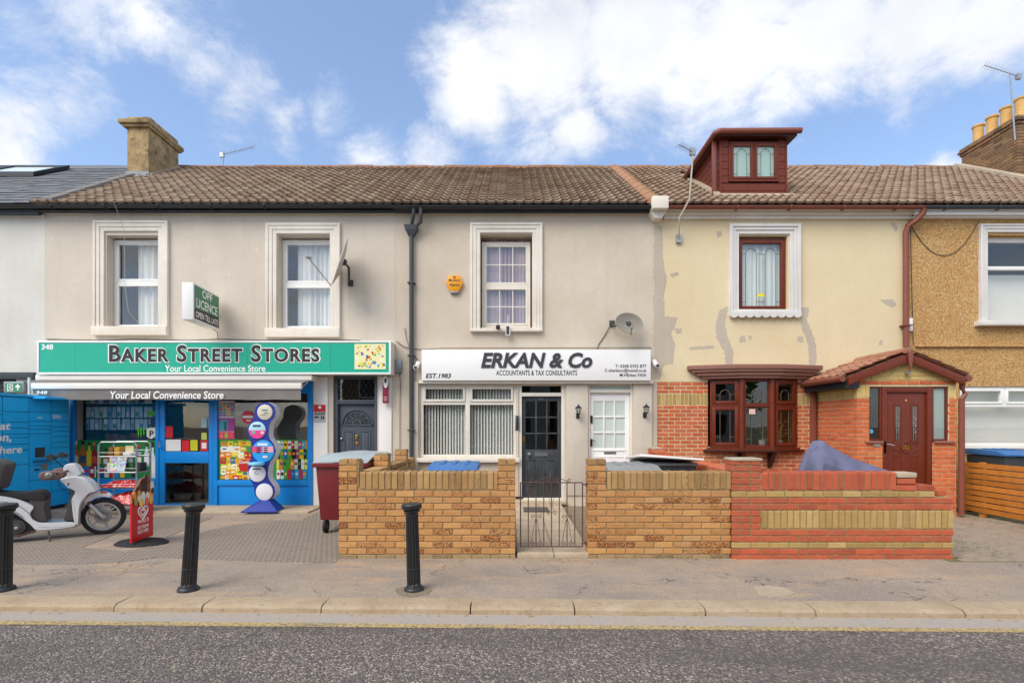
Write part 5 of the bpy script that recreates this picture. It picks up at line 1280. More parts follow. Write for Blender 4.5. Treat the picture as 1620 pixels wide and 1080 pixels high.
for cx_ in (ax + (bx - ax) * 2 / 8, ax + (bx - ax) * 6 / 8):
    s_ = MB()
    for sg in (-1, 1):
        s_.tube(spiral(cx_ + sg * .04, bz + .04, .03, 1.3, R(90), -sg), .004, 5); s_.tube([(cx_ + sg * .055, GYp - .006, bz + .06), (cx_ + sg * .02, GYp - .006, bz + .28), (cx_ + sg * .006, GYp - .006, bz + .33)], .0035, 5)
        s_.tube(spiral(cx_ + sg * .032, bz + .36, .028, 1.2, R(-90), sg), .004, 5)
    s_.build('scroll', 'rust', gate)
cx_ = (ax + bx) / 2; s_ = MB()
for sg in (-1, 1):
    s_.tube(spiral(cx_ + sg * .03, bz + .41, .026, 1.2, R(-90), sg), .004, 5); s_.tube(spiral(cx_ + sg * .035, tz + .04, .034, 1.4, R(-90), sg), .0045, 5)
    s_.tube([(cx_ + sg * .07, GYp - .006, tz + .06), (cx_ + sg * .13, GYp - .006, tz + .04), (cx_ + sg * .2, GYp - .006, tz + .012)], .0045, 5)
    s_.tube([(cx_ + sg * .06, GYp - .006, tz - .02), (cx_ + sg * .015, GYp - .006, tz - .25), (cx_ + sg * .02, GYp - .006, bz + .44)], .003, 5)
s_.tube(spiral(cx_ + .215, tz + .032, .024, 1.2, R(-90), -1), .004, 5)
s_.build('scroll', 'rust', gate)
mb = MB(); mb.tube([(bx, GYp, qz(766)), (bx + .07, GYp, qz(766))], .009, 6); mb.tube([(bx, GYp, qz(859)), (bx + .07, GYp, qz(859))], .009, 6); mb.tube([(bx + .05, GYp, qz(769)), (bx + .05, GYp, qz(763))], .014, 8); mb.tube([(bx + .05, GYp, qz(862)), (bx + .05, GYp, qz(856))], .014, 8); mb.build('hinge', 'rust', gate)
MB().box(qx(815.5), qx(828), GYp - .012, GYp + .012, qz(789), qz(785)).build('latch', 'rust', gate)
dmat = MB().box(PX(828, 8.9), PX(868, 8.9), 8.75, 9.18, .075, .09).build('door_mat', 'mat_dark', None, bevel=.004); tag(dmat, 'dark grey door mat on the path before the black door', 'door mat')

# ================================================================== FORECOURT AND STREET
def bollard(px, lean, label):
    Yb = GY(933); b = empty('bollard', (PX(px, Yb), Yb, 0), label, 'bollard', 'black fluted bollards along the pavement')
    n = 28; vs = []
    rows = [(.0, .0), (.05, 0), (.72, 0), (.75, 0)]
    def ring(z, r, fl): return [((r - (fl if j % 2 else 0)) * math.cos(2 * math.pi * j / n), (r - (fl if j % 2 else 0)) * math.sin(2 * math.pi * j / n), z) for j in range(n)]
    sh = MB(); prs = [(.03, .072, 0), (.05, .066, .0), (.07, .066, .011), (.2, .065, .011), (.205, .066, .002), (.215, .066, .002), (.22, .065, .011), (.70, .06, .011), (.72, .06, 0), (.75, .062, 0)]
    vs = [p for z, r, fl in prs for p in ring(z, r, fl)]
    sh.add(vs, [(i * n + j, i * n + (j + 1) % n, (i + 1) * n + (j + 1) % n, (i + 1) * n + j) for i in range(len(prs) - 1) for j in range(n)])
    m4 = Matrix.Translation((PX(px, Yb), Yb, 0)) @ Matrix.Rotation(R(lean), 4, 'Y')
    sh.xf(m4); sh.build('shaft', 'bollard_black', b)
    MB().lathe([(.094, -.03), (.094, .018), (.086, .032), (.07, .04)], (0, 0, 0), 24).xf(m4).build('base_ring', 'bollard_black', b, smooth=True)
    MB().lathe([(.066, .745), (.078, .755), (.078, .765), (.072, .77), (.092, .78), (.096, .79), (.096, .815), (.088, .825), (.05, .83)], (0, 0, 0), 24).xf(m4).build('cap', 'bollard_black', b, smooth=True)
t = MT('bollard_black', .42, 0, .5)
t.color(t.mix(t.rng(t.noise(11, 7, .75), .66, .70, 0, .9), t.mix(t.noise(6, 4), mulc(lin('1b1c1e'), 1), mulc(lin('2c2d2f'), 1)), mulc(lin('8f8a80'), 1))); t.bump(t.noise(40, 4), .2, .003); MATS['bollard_black'] = t.m
bollard(5, 1.2, 'black fluted bollard in front of the white scooter')
bollard(298, 3.6, 'leaning black fluted bollard in front of the shop door')
bollard(655, -1.6, 'chipped black fluted bollard before the buff brick wall')

# maroon four-wheeled bin with grey-blue lid
bx0, bx1, by0, by1 = -2.84, -2.12, 7.3, 8.5
bn = empty('wheeled_bin', (-2.48, 7.9, 0), 'large maroon wheeled bin with pale blue lid beside the brick pier', 'bin', 'wheeled bins')
def taper(x0, x1, y0, y1, z0, z1, ins): return MB().add([(x0 + ins, y0 + ins, z0), (x1 - ins, y0 + ins, z0), (x1 - ins, y1 - ins, z0), (x0 + ins, y1 - ins, z0), (x0, y0, z1), (x1, y0, z1), (x1, y1, z1), (x0, y1, z1)], [(0, 3, 2, 1), (4, 5, 6, 7), (0, 1, 5, 4), (1, 2, 6, 5), (2, 3, 7, 6), (3, 0, 4, 7)])
taper(bx0, bx1, by0, by1, .19, .99, .05).build('body', 'bin_maroon', bn, bevel=.025)
mb = MB(); frame_box(mb, bx0 - .035, bx1 + .035, 0, 1, 0, 0, 0) if False else None
mb = MB(); mb.box(bx0 - .04, bx1 + .04, by0 - .04, by0 + .03, .965, 1.03); mb.box(bx0 - .04, bx1 + .04, by1 - .03, by1 + .04, .965, 1.03); mb.box(bx0 - .04, bx0 + .03, by0 + .03, by1 - .03, .966, 1.029); mb.box(bx1 - .03, bx1 + .04, by0 + .03, by1 - .03, .966, 1.029); mb.build('rim', 'bin_maroon', bn, bevel=.01)
lid = MB(); nx, ny = 6, 6; vs = []
for i in range(nx + 1):
    for j in range(ny + 1):
        u, v = i / nx, j / ny; vs.append((bx0 - .03 + (bx1 - bx0 + .06) * u, by0 - .03 + (by1 - by0 + .06) * v, 1.035 + .05 * math.sin(math.pi * min(1, v * 1.2)) + .09 * v + .02 * math.sin(math.pi * u) + random.uniform(-.006, .006)))
k = len(vs); vs += [(x_, y_, z_ - .02) for x_, y_, z_ in vs]; fs = []
for i in range(nx):
    for j in range(ny):
        a = i * (ny + 1) + j; fs += [(a, a + ny + 1, a + ny + 2, a + 1), (k + a, k + a + 1, k + a + ny + 2, k + a + ny + 1)]
for j in range(ny): fs += [(j, j + 1, k + j + 1, k + j), (nx * (ny + 1) + j, k + nx * (ny + 1) + j, k + nx * (ny + 1) + j + 1, nx * (ny + 1) + j + 1)]
for i in range(nx): a = i * (ny + 1); b = a + ny + 1; fs += [(a, k + a, k + b, b), (a + ny, b + ny, k + b + ny, k + a + ny)]
lid.add(vs, fs).build('lid', 'bin_lid_blue', bn, smooth=True)
for xx in (bx0 + .12, bx1 - .14):
    for yy in (by0 + .14, by1 - .14):
        w = MB().lathe([(.045, -.02), (.095, -.02), (.1, -.01), (.1, .01), (.095, .02), (.045, .02)], (xx, yy - .04, .1), 20, 'x').build('wheel', 'rubber', bn, smooth=True)
        MB().lathe([(.006, -.026), (.05, -.026), (.05, .026), (.006, .026)], (xx, yy - .04, .1), 16, 'x').build('hub', 'metal_grey', w)
        MB().pxx([(yy + .03, .2), (yy - .05, .2), (yy - .06, .1), (yy - .02, .09)], xx - .035, xx - .026).build('castor_fork', 'metal_grey', w)
# office bins behind the wall
def small_bin(loc, label, body_m, lid_m, w=.58, dpt=.7, h=1.04):
    b = empty('wheeled_bin', (loc[0], loc[1], 0), label, 'bin', 'wheeled bins'); x_, y_ = loc
    taper(x_ - w / 2, x_ + w / 2, y_ - dpt / 2, y_ + dpt / 2, .06, h - .06, .06).build('body', body_m, b, bevel=.02)
    l_ = MB(); pts = [(y_ - dpt / 2 - .04, h - .06), (y_ - dpt / 2 - .05, h - .02), (y_ - dpt * .3, h + .035), (y_ + dpt * .25, h + .05), (y_ + dpt / 2, h + .02), (y_ + dpt / 2 + .04, h - .05)]
    l_.pxx(pts, x_ - w / 2 - .03, x_ + w / 2 + .03); l_ = l_.build('lid', lid_m, b, bevel=.02)
    for q in (-.16, .0, .16): MB().pxx([(y_ - dpt * .28, h + .034), (y_ - dpt * .28, h + .05), (y_ + dpt * .22, h + .062), (y_ + dpt * .22, h + .046)], x_ + q - .03, x_ + q + .03).build('lid_rib', lid_m, l_, bevel=.006)
    MB().box(x_ - .12, x_ + .12, y_ - dpt / 2 - .075, y_ - dpt / 2 - .045, h - .05, h - .025).build('lid_grip', lid_m, l_, bevel=.006)
    MB().tube([(x_ - w / 2 + .04, y_ + dpt / 2 + .07, h - .03), (x_ + w / 2 - .04, y_ + dpt / 2 + .07, h - .03)], .016, 8).build('handle', body_m, b)
    MB().lathe([(.02, -.03), (.09, -.03), (.1, 0), (.09, .03), (.02, .03)], (x_ - w / 2 + .0, y_ + dpt * .38, .1), 16, 'x').build('wheel', 'rubber', b, smooth=True); MB().lathe([(.02, -.03), (.09, -.03), (.1, 0), (.09, .03), (.02, .03)], (x_ + w / 2 - .0, y_ + dpt * .38, .1), 16, 'x').build('wheel', 'rubber', b, smooth=True)
small_bin((-.76, 6.8), 'dark bin with bright blue lid behind the buff wall under the office window', 'bin_grey', 'bin_lid_strong', .58, .72, 1.03)
small_bin((1.55, 6.75), 'black bin with grey lid behind the wall right of the gate', 'bin_grey', 'lid_grey', .62, .74, 1.02)
bd = MB().box(-.42, .42, -.45, .45, -.015, .015); bd.xf(Matrix.Translation((2.12, 7.15, 1.1)) @ Matrix.Rotation(R(-6), 4, 'X') @ Matrix.Rotation(R(4), 4, 'Y')); o = bd.build('white_board', 'white_paint', None, bevel=.004); tag(o, 'flat white board lying on the storage box behind the wall', 'board')
cr_ = empty('storage_box', (2.12, 7.2, 0), 'grey storage box under the white board in the office garden', 'storage box'); MB().box(1.78, 2.5, 6.85, 7.55, .02, 1.02).build('box_body', 'bin_grey', cr_, bevel=.02); MB().box(1.76, 2.52, 6.83, 7.57, 1.021, 1.06).build('box_lid', 'lid_grey', cr_, bevel=.012)
small_bin((8.62, 8.9), 'dark bin with blue lid behind the slatted fence nearest the porch', 'bin_grey', 'bin_lid_strong', .6, .74, 1.1)
small_bin((9.32, 8.85), 'dark bin with grey lid behind the slatted fence at the picture edge', 'bin_grey', 'lid_grey', .6, .74, 1.1)
# slatted timber fence along the drive
fe = empty('slatted_fence', (7.97, 8.0, 0), 'orange stained horizontal slat fence beside the driveway', 'fence')
ya, yb = 8.95, 6.7
for k in range(9):
    z0_ = .09 + k * .0945
    MB().box(7.95, 7.972, yb, ya, z0_, z0_ + .079).build('slat', 'wood_fence', fe, bevel=.003, seg=1)
for yy in (6.9, 7.75, 8.6): MB().box(7.973, 8.04, yy - .035, yy + .035, .0, .94).build('post', 'wood_fence', fe)

# motorcycle under a cover
mc = empty('covered_motorcycle', (4.7, 7.3, 0), 'motorcycle under a blue purple cover behind the red brick wall', 'motorcycle')
prof = [(-.42, .9, .02), (-.36, 1.0, .12), (-.28, 1.22, .24), (-.2, 1.34, .28), (-.12, 1.36, .26), (0, 1.27, .25), (.12, 1.20, .27), (.3, 1.1, .26), (.5, 1.02, .25), (.68, .96, .2), (.8, .92, .12), (.9, .88, .05)]
n = 20; vs = []; rn = random.Random(3)
for (u, h, w_) in prof:
    for j in range(n + 1):
        a = math.pi * j / n; c_, s_ = math.cos(a), math.sin(a)
        fold = 1 + (.2 * math.sin(j * 1.9 + u * 3.1) + .08 * math.sin(j * 4.1 - u * 9)) * (1 - s_ * .7)
        yy = -c_ * w_ * (1 + .25 * (1 - s_)) * fold; zz = .12 + (h - .12) * (abs(s_) ** .55) + rn.uniform(-.006, .006)
        vs.append((u * 1.0 + .02 * math.sin(j * 1.7), yy, zz))
fs = [(i * (n + 1) + j, i * (n + 1) + j + 1, (i + 1) * (n + 1) + j + 1, (i + 1) * (n + 1) + j) for i in range(len(prof) - 1) for j in range(n)]
cv = MB().add(vs, fs).xf(Matrix.Translation((PX(1312, 7.3), 7.3, 0)) @ Matrix.Rotation(R(-8), 4, 'Z')).build('cover', 'tarp', mc, smooth=True)
sb = cv.modifiers.new('sub', 'SUBSURF'); sb.levels = sb.render_levels = 2; sb.subdivision_type = 'SIMPLE'
tx_ = bpy.data.textures.new('folds', 'CLOUDS'); tx_.noise_scale = .3; tx_.noise_depth = 3
dm_ = cv.modifiers.new('folds', 'DISPLACE'); dm_.texture = tx_; dm_.strength = .035; dm_.mid_level = .5; dm_.texture_coords = 'LOCAL'
for u in (-.3, .72): MB().lathe([(.14, -.06), (.25, -.06), (.27, 0), (.25, .06), (.14, .06)], (PX(1312, 7.3) + u, 7.3, .27), 24, 'y').build('wheel', 'rubber', mc, smooth=True)

# ---------------------------------------------------------------- parcel locker, standing against the left boundary
LX = -8.4
lk = empty('parcel_locker', (LX, 8.4, 0), 'bright blue parcel locker bank with a small screen beside the shop', 'parcel locker')
LT = 2.06
MB().box(LX - .62, LX - .012, 6.6, 9.60, .08, LT).build('cabinet', 'locker_dark', lk)
MB().box(LX - .6, LX - .05, 6.65, 9.55, .0, .08).build('plinth', 'black_plastic', lk)
MB().pxx([(6.55, LT), (9.62, LT), (9.62, LT + .03), (6.55, LT + .06)], LX - .64, LX + .03).build('top_board', 'locker_blue', lk)
MB().pxx([(8.82, LT - .03), (9.3, LT - .03), (9.3, LT + .012), (8.82, LT + .012)], LX + .032, LX + .26).build('screen_canopy', 'locker_blue', lk, bevel=.008)
cols = [(6.62, 7.2), (7.2, 7.78), (7.78, 8.34), (8.34, 8.80), (8.80, 9.22), (9.22, 9.60)]
rowsets = [[.1, .45, .85, 1.0, 1.15, 1.3, 1.45, 1.75, 2.05], [.1, .5, .7, .85, 1.0, 1.3, 1.45, 1.6, 1.8, 2.05], [.1, .4, .7, .9, 1.1, 1.3, 1.5, 1.75, 2.05], [.1, .42, .9, 1.14, 1.25, 1.36, 1.42, 1.52, 1.62, 1.80, 2.05], [.1, .34, .60, .86, 1.42, 1.5, 1.56, 1.64, 1.80, 2.05], [.1, .36, .62, .88, 1.16, 1.26, 1.36, 1.46, 1.54, 1.64, 1.82, 2.05]]
for (y0, y1), rs in zip(cols, rowsets):
    for a, b in zip(rs, rs[1:]):
        MB().box(LX - .011, LX, y0 + .006, y1 - .006, a + .004, b - .004).build('locker_door', 'locker_blue', lk, bevel=.003, seg=1)
mb = MB(); frame_box(mb, 0, 1, 0, 1, .1, 0, 1) if False else None
sc_ = MB().box(LX + .001, LX + .02, 8.86, 9.16, .97, 1.22).build('screen_panel', 'locker_blue', lk, bevel=.006)
MB().box(LX + .0205, LX + .024, 8.88, 9.07, 1.0, 1.18).build('screen', plain('3f434a', .15), lk)
MB().box(LX + .001, LX + .05, 8.86, 9.16, .92, .945).build('shelf', 'locker_dark', lk)
MB().box(LX + .001, LX + .012, 9.02, 9.12, .78, .88).build('card_reader', plain('8a7a62'), lk); MB().box(LX + .001, LX + .012, 8.89, 8.98, .775, .8).build('slot', 'black_plastic', lk)
lf = lambda u, w, e: (LX + .0015 + e, u, w)
text('lettering', 'r at', 'ink_white', 8.14, 8.47, 1.495, 1.605, 0, lk, .022, .15, .002, fn=lf)
text('lettering', 'zon,', 'ink_white', 8.10, 8.48, 1.28, 1.40, 0, lk, .022, .15, .002, fn=lf)
text('lettering', 'up here', 'ink_white', 8.02, 8.67, 1.06, 1.225, 0, lk, .022, .15, .002, fn=lf)
for k in range(3): MB().box(LX + .001, LX + .002, 9.25, 9.42, 1.70 + k * .022, 1.712 + k * .022).build('small_print', 'ink_white', lk)
MB().box(LX + .001, LX + .002, 8.95, 9.04, 1.70, 1.715).build('small_print', 'ink_white', lk)
# emergency exit sign over the locker
es = empty('exit_sign', (X(30), YF - .1, Z(622)), 'small green emergency exit sign with running figure and arrow', 'sign')
MB().box(X(14), X(45), YF - .1, YF - .03, Z(621.5), Z(604)).build('sign_body', 'metal_grey', es, bevel=.005)
MB().box(X(16.5), X(43), YF - .104, YF - .1005, Z(620), Z(606.5)).build('face', plain('3d8a63'), es)
mb = MB(); a = X(36.5); z_ = Z(617.5); mb.py([(a - .012, z_), (a + .012, z_), (a + .012, z_ + .06), (a + .045, z_ + .045), (a + .045, z_ + .07), (a, z_ + .115), (a - .045, z_ + .07), (a - .045, z_ + .045), (a - .012, z_ + .06)], YF - .107, YF - .1045); mb.build('arrow', 'ink_white', es)
mb = MB(); a = X(25); frame_box(mb, a - .06, a + .05, Z(619), Z(608), .012, YF - .107, YF - .1045); mb.tube([(a - .03, YF - .106, Z(618)), (a, YF - .106, Z(614)), (a + .01, YF - .106, Z(610.5))], .012, 6); mb.tube([(a, YF - .106, Z(614)), (a + .03, YF - .106, Z(616)), (a + .02, YF - .106, Z(618.5))], .01, 6); mb.tube([(a - .03, YF - .106, Z(612.5)), (a + .03, YF - .106, Z(611.5))], .009, 6); mb.build('running_figure', 'ink_white', es)

# ================================================================== SIGNS
YS = 9.40
def zx(px, Y=YS): return PX(px, Y)
def zzp(py, Y=YS): return PZ(py, Y)
sg = empty('shop_sign', (zx(340), YS, zzp(591)), 'long green shop sign with dark lettering over the awning', 'sign')
mb = MB(); frame_box(mb, zx(59), zx(618.5), zzp(592), zzp(539), .035, YS - .01, YS + .02); mb.build('sign_frame', 'sign_white', sg, bevel=.004)
MB().box(zx(59) + .005, zx(618.5) - .005, YS + .021, YF - .004, zzp(592) + .01, zzp(539) - .004).build('sign_box', 'white_wood', sg)
xs_ = [63, 119, 260, 392, 523, 615.5]
for a, b in zip(xs_, xs_[1:]): MB().box(zx(a) + .0015, zx(b) - .0015, YS, YS + .019, zzp(592) + .035, zzp(539) - .035).build('sign_panel', 'sign_green', sg)
text('lettering_outline', 'Baker Street Stores', 'ink_white', zx(171), zx(507.5), zzp(574), zzp(544), YS - .0005, sg, .055, 0, .004, True, spacing=1.12)
text('lettering', 'Baker Street Stores', 'ink_dark', zx(173), zx(505.5), zzp(572.5), zzp(545.5), YS - .005, sg, .026, 0, .004, True, spacing=1.12)
text('lettering', 'Your Local Convenience Store', 'ink_white', zx(261), zx(420), zzp(587.8), zzp(577.3), YS - .0005, sg, .014)
text('lettering', '348', 'ink_white', zx(66), zx(84.5), zzp(553), zzp(544.5), YS - .0005, sg, .02)
pic = MB().box(zx(561), zx(610.5), YS - .006, YS - .0005, zzp(584), zzp(544)).build('picture_panel', plain('e8e4b0'), sg)
rn = random.Random(11); pal = ['e8c81e', 'f0dc3c', 'd83a2a', '3a7ad0', '5fb04a', 'f2f0e8', 'e88a20', '2f58a0', 'c8d84a']
for k in range(70):
    a, b = rn.uniform(563, 606), rn.uniform(547, 582); w_, h_ = rn.uniform(1.5, 4), rn.uniform(1.5, 4.5)
    MB().box(zx(a), zx(min(609, a + w_)), YS - .0075 - k * .00003, YS - .0065, zzp(b), zzp(max(545.5, b - h_))).build('print', plain(rn.choice(pal)), pic)
# projecting light box OFF LICENCE
ob = empty('light_box_sign', (X(320), YF - .4, Z(520)), 'projecting green OFF LICENCE light box on the grey wall', 'sign')
ang = R(96); OL, OHt, OT = .95, .63, .19
om = Matrix.Translation((PX(306, 8.7), 8.7, PZ(476, 8.7))) @ Matrix.Rotation(ang, 4, 'Z')
# front edge stands at the box's near end; face looks to the right of the camera
def ob_box(x0, x1, y0, y1, z0, z1, name, m, par, bev=0): return MB().box(x0, x1, y0, y1, z0, z1).xf(om).build(name, m, par, bevel=bev)
ob_box(0, OL, 0, OT, -.32, .32, 'box', 'sign_white', ob, .012)
ob_box(.03, OL - .03, -.004, -.0005, -.11, .29, 'face', 'box_green', ob); ob_box(.03, OL - .03, -.004, -.0005, -.29, -.112, 'face', 'ink_dark', ob)
ofn = lambda u, w, e: om @ Vector((u, -.0045 - e, w))
text('lettering', 'OFF', 'ink_white', .29, .66, .13, .27, 0, ob, .012, fn=ofn, depth=.002); text('lettering', 'LICENCE', 'ink_white', .09, .86, -.08, .08, 0, ob, .012, fn=ofn, depth=.002); text('lettering', 'OPEN TILL LATE', 'ink_white', .07, .88, -.26, -.15, 0, ob, .01, fn=ofn, depth=.002)
p_ = om @ Vector((OL, OT / 2, 0)); MB().tube([p_, (p_.x, YF, p_.z)], .025, 8).build('bracket', 'metal_grey', ob)
MB().tube([om @ Vector((OL - .05, OT / 2, -.32)), (X(345), YF - .03, Z(525)), (X(346), YF - .02, Z(537))], .006, 5).build('cable', 'cable', ob)
# office sign
YO = 9.60
so = empty('office_sign', (PX(848, YO), YO, PZ(603, YO)), 'white accountants office sign with dark grey lettering', 'sign')
MB().box(PX(667, YO), PX(1029.5, YO), YO, YF - .002, PZ(601.5, YO), PZ(553, YO)).build('sign_board', 'sign_white', so, bevel=.004)
ox = lambda p: PX(p, YO); oz = lambda p: PZ(p, YO)
text('lettering', 'ERKAN & Co', 'ink_grey', ox(761), ox(937), oz(582), oz(557.5), YO - .001, so, .035, .22, .012)
text('lettering', 'ACCOUNTANTS & TAX CONSULTANTS', 'ink_dark', ox(785), ox(913), oz(593.5), oz(585.5), YO - .001, so, .012, 0, .003, spacing=1.05)
text('lettering', 'EST.1983', 'ink_dark', ox(673.5), ox(713.5), oz(598), oz(590.5), YO - .001, so, .02, .2, .003)
text('lettering', 'T: 0208 0755 877', 'ink_dark', ox(973.5), ox(1022.5), oz(581.5), oz(576.5), YO - .001, so, .006, 0, .003)
text('lettering', 'E: mherkanco@hotmail.co.uk', 'ink_dark', ox(957.5), ox(1022.5), oz(589.5), oz(583), YO - .001, so, .006, 0, .003)
text('lettering', 'M.HErkan FAIA', 'ink_dark', ox(980.5), ox(1022.5), oz(595.5), oz(590.5), YO - .001, so, .006, 0, .003)
# alarm box
al = empty('alarm_box', (X(719), YF, Z(463)), 'orange yellow hexagonal burglar alarm box on the beige wall', 'alarm box')
hexp = [(X(706), Z(449)), (X(711), Z(437)), (X(728), Z(437)), (X(733), Z(449)), (X(726.5), Z(462)), (X(712), Z(462))]
MB().py(hexp, YF - .07, YF - .002).build('housing', 'alarm_yellow', al, bevel=.012)
MB().box(X(713), X(726), YF - .065, YF - .003, Z(465), Z(461)).build('strobe', 'metal_grey', al, bevel=.006)
text('lettering', 'Modern', 'ink_dark', X(710.5), X(728.5), Z(446.8), Z(442.8), YF - .0705, al, .01, 0, .002); text('lettering', 'Alarms', 'ink_dark', X(711.5), X(727.5), Z(454.2), Z(449.5), YF - .0705, al, .01, 0, .002)
MB().tube([(X(719.5) + .022 * math.cos(2 * math.pi * k / 8 + .39), YF - .073, Z(440) + .022 * math.sin(2 * math.pi * k / 8 + .39)) for k in range(9)], .005, 5).build('emblem', 'ink_dark', al)
# small wall notices by the shop's side door
nt = empty('wall_notice', (X(507), YF - .03, Z(667)), 'small red and grey camera warning notice on the white pier', 'notice')
MB().box(X(497.5), X(516), YF - .038, YF - .031, Z(651), Z(640)).build('face', 'red_print', nt); MB().box(X(497.5), X(516), YF - .038, YF - .031, Z(667.5), Z(651.2)).build('face', plain('b9bab8'), nt)
text('lettering', 'ALARM', 'ink_dark', X(498.5), X(515), Z(656), Z(652), YF - .0385, nt, .02, 0, .001); text('lettering', 'NOTICE', 'ink_white', X(500), X(514), Z(650), Z(647.6), YF - .0385, nt, .02, 0, .001) if False else None
MB().lathe([(.03, 0), (.03, -.002)], (X(507), YF - .0382, Z(644)), 12, 'y').build('emblem', 'ink_white', nt)
mb = MB(); mb.box(X(499), X(505), YF - .0395, YF - .0385, Z(661), Z(658.5)); mb.box(X(509), X(510.5), YF - .0395, YF - .0385, Z(663), Z(657)); mb.box(X(511.5), X(514), YF - .0395, YF - .0385, Z(663), Z(658)); mb.build('symbol', 'ink_dark', nt)
po = empty('hanging_sign', (X(612), YF - .15, Z(638)), 'narrow maroon hanging sign with a white oval by the side door', 'sign')
MB().box(X(608), X(617), YF - .14, YF - .10, Z(638), Z(605)).build('board', plain('8c1f3a'), po, bevel=.004)
MB().lathe([(.06, 0), (.06, -.01)], (0, 0, 0), 18, 'y').xf(Matrix.Translation((X(613), YF - .141, Z(605))) @ Matrix.Diagonal((.75, 1, 1.9, 1))).build('emblem', 'ink_white', po)
MB().lathe([(.03, 0), (.03, -.004)], (0, 0, 0), 14, 'y').xf(Matrix.Translation((X(613), YF - .152, Z(603))) @ Matrix.Diagonal((.75, 1, 1.6, 1))).build('emblem', 'ink_grey', po)
for k in range(3): MB().box(X(610), X(615.5), YF - .142, YF - .1402, Z(629 + k * 2.6), Z(628 + k * 2.6)).build('small_print', plain('d9a9b4'), po)
MB().tube([(X(612), YF - .12, Z(597)), (X(612), YF, Z(597))], .012, 6).build('bracket', 'metal_grey', po)
mb_ = MB().box(X(625), X(636), YF - .06, YF - .002, Z(590), Z(569)).build('meter_box', 'metal_grey', None, bevel=.006); tag(mb_, 'small grey electrical box beside the green sign end', 'electrical box')
# cameras
def cctv(px, py, sgn, label):
    c_ = empty('security_camera', (X(px), YF - .08, Z(py)), label, 'security camera', 'white dome cameras'); x_, z_ = X(px), Z(py)
    MB().lathe([(.045, 0), (.045, -.03), (.03, -.035)], (x_, YF - .03, z_ + .06), 14, 'y').build('mount', 'cctv_white', c_, smooth=True)
    MB().tube([(x_, YF - .06, z_ + .05), (x_ + sgn * .01, YF - .1, z_), (x_ + sgn * .02, YF - .2, z_ - .035)], [.03, .05, .048], 12).build('camera_body', 'cctv_white', c_, smooth=True)
    MB().lathe([(.03, 0), (.03, -.006)], (x_ + sgn * .02, YF - .2, z_ - .035), 12, 'y').build('lens', 'black_plastic', c_)
cctv(662, 580, -1, 'white security camera at the left end of the office sign'); cctv(1034, 577, 1, 'white security camera at the right end of the office sign')
ic = MB(); ic = empty('intercom', (X(819), YF, Z(681)), 'grey metal door intercom panel beside the black door', 'intercom')
MB().box(X(815), X(822), YF + .0, YF + .029, Z(681), Z(657)).build('plate', 'metal_grey', ic, bevel=.003)
mb = MB()
for k in range(5): mb.box(X(816.5), X(820.5), YF - .004, YF - .0005, Z(679 - k * 3), Z(677.5 - k * 3))
mb.box(X(816.5), X(820.5), YF - .004, YF - .0005, Z(664), Z(659)); mb.build('button', 'ink_grey', ic)
def lantern(px, py, label):
    l_ = empty('wall_lantern', (X(px), YF - .03, Z(py)), label, 'lantern', 'black wall lanterns'); x_, z_, y_ = X(px), Z(py), YF - .16
    MB().box(x_ - .03, x_ + .03, YF - .045, YF - .026, z_ - .13, z_ - .02).build('backplate', 'black_plastic', l_, bevel=.006)
    MB().tube([(x_, YF - .04, z_ - .08), (x_, y_ + .02, z_ - .1), (x_, y_, z_ - .05)], .012, 8).build('arm', 'black_plastic', l_, smooth=True)
    MB().lathe([(.03, z_ - .05), (.04, z_ - .035), (.035, z_ - .03)], (x_, y_, 0), 6).build('foot', 'black_plastic', l_)
    MB().lathe([(.032, z_ - .03), (.052, z_ + .06)], (x_, y_, 0), 6).build('shade', 'glass_frost', l_)
    MB().lathe([(.072, z_ + .06), (.066, z_ + .07), (.03, z_ + .105), (.012, z_ + .11), (.014, z_ + .125), (.004, z_ + .14)], (x_, y_, 0), 6).build('cap', 'black_plastic', l_)
    mb = MB()
    for k in range(6): a = math.pi * k / 3; mb.tube([(x_ + .033 * math.cos(a), y_ + .033 * math.sin(a), z_ - .03), (x_ + .054 * math.cos(a), y_ + .054 * math.sin(a), z_ + .06)], .004, 4)
    mb.build('cage', 'black_plastic', l_); MB().lathe([(.012, z_ - .03), (.014, z_ + .02), (.005, z_ + .04)], (x_, y_, 0), 8).build('bulb', plain('f0e2b0'), l_)
lantern(913.5, 651, 'black wall lantern between the two office doors'); lantern(1019, 650, 'black wall lantern right of the white door')
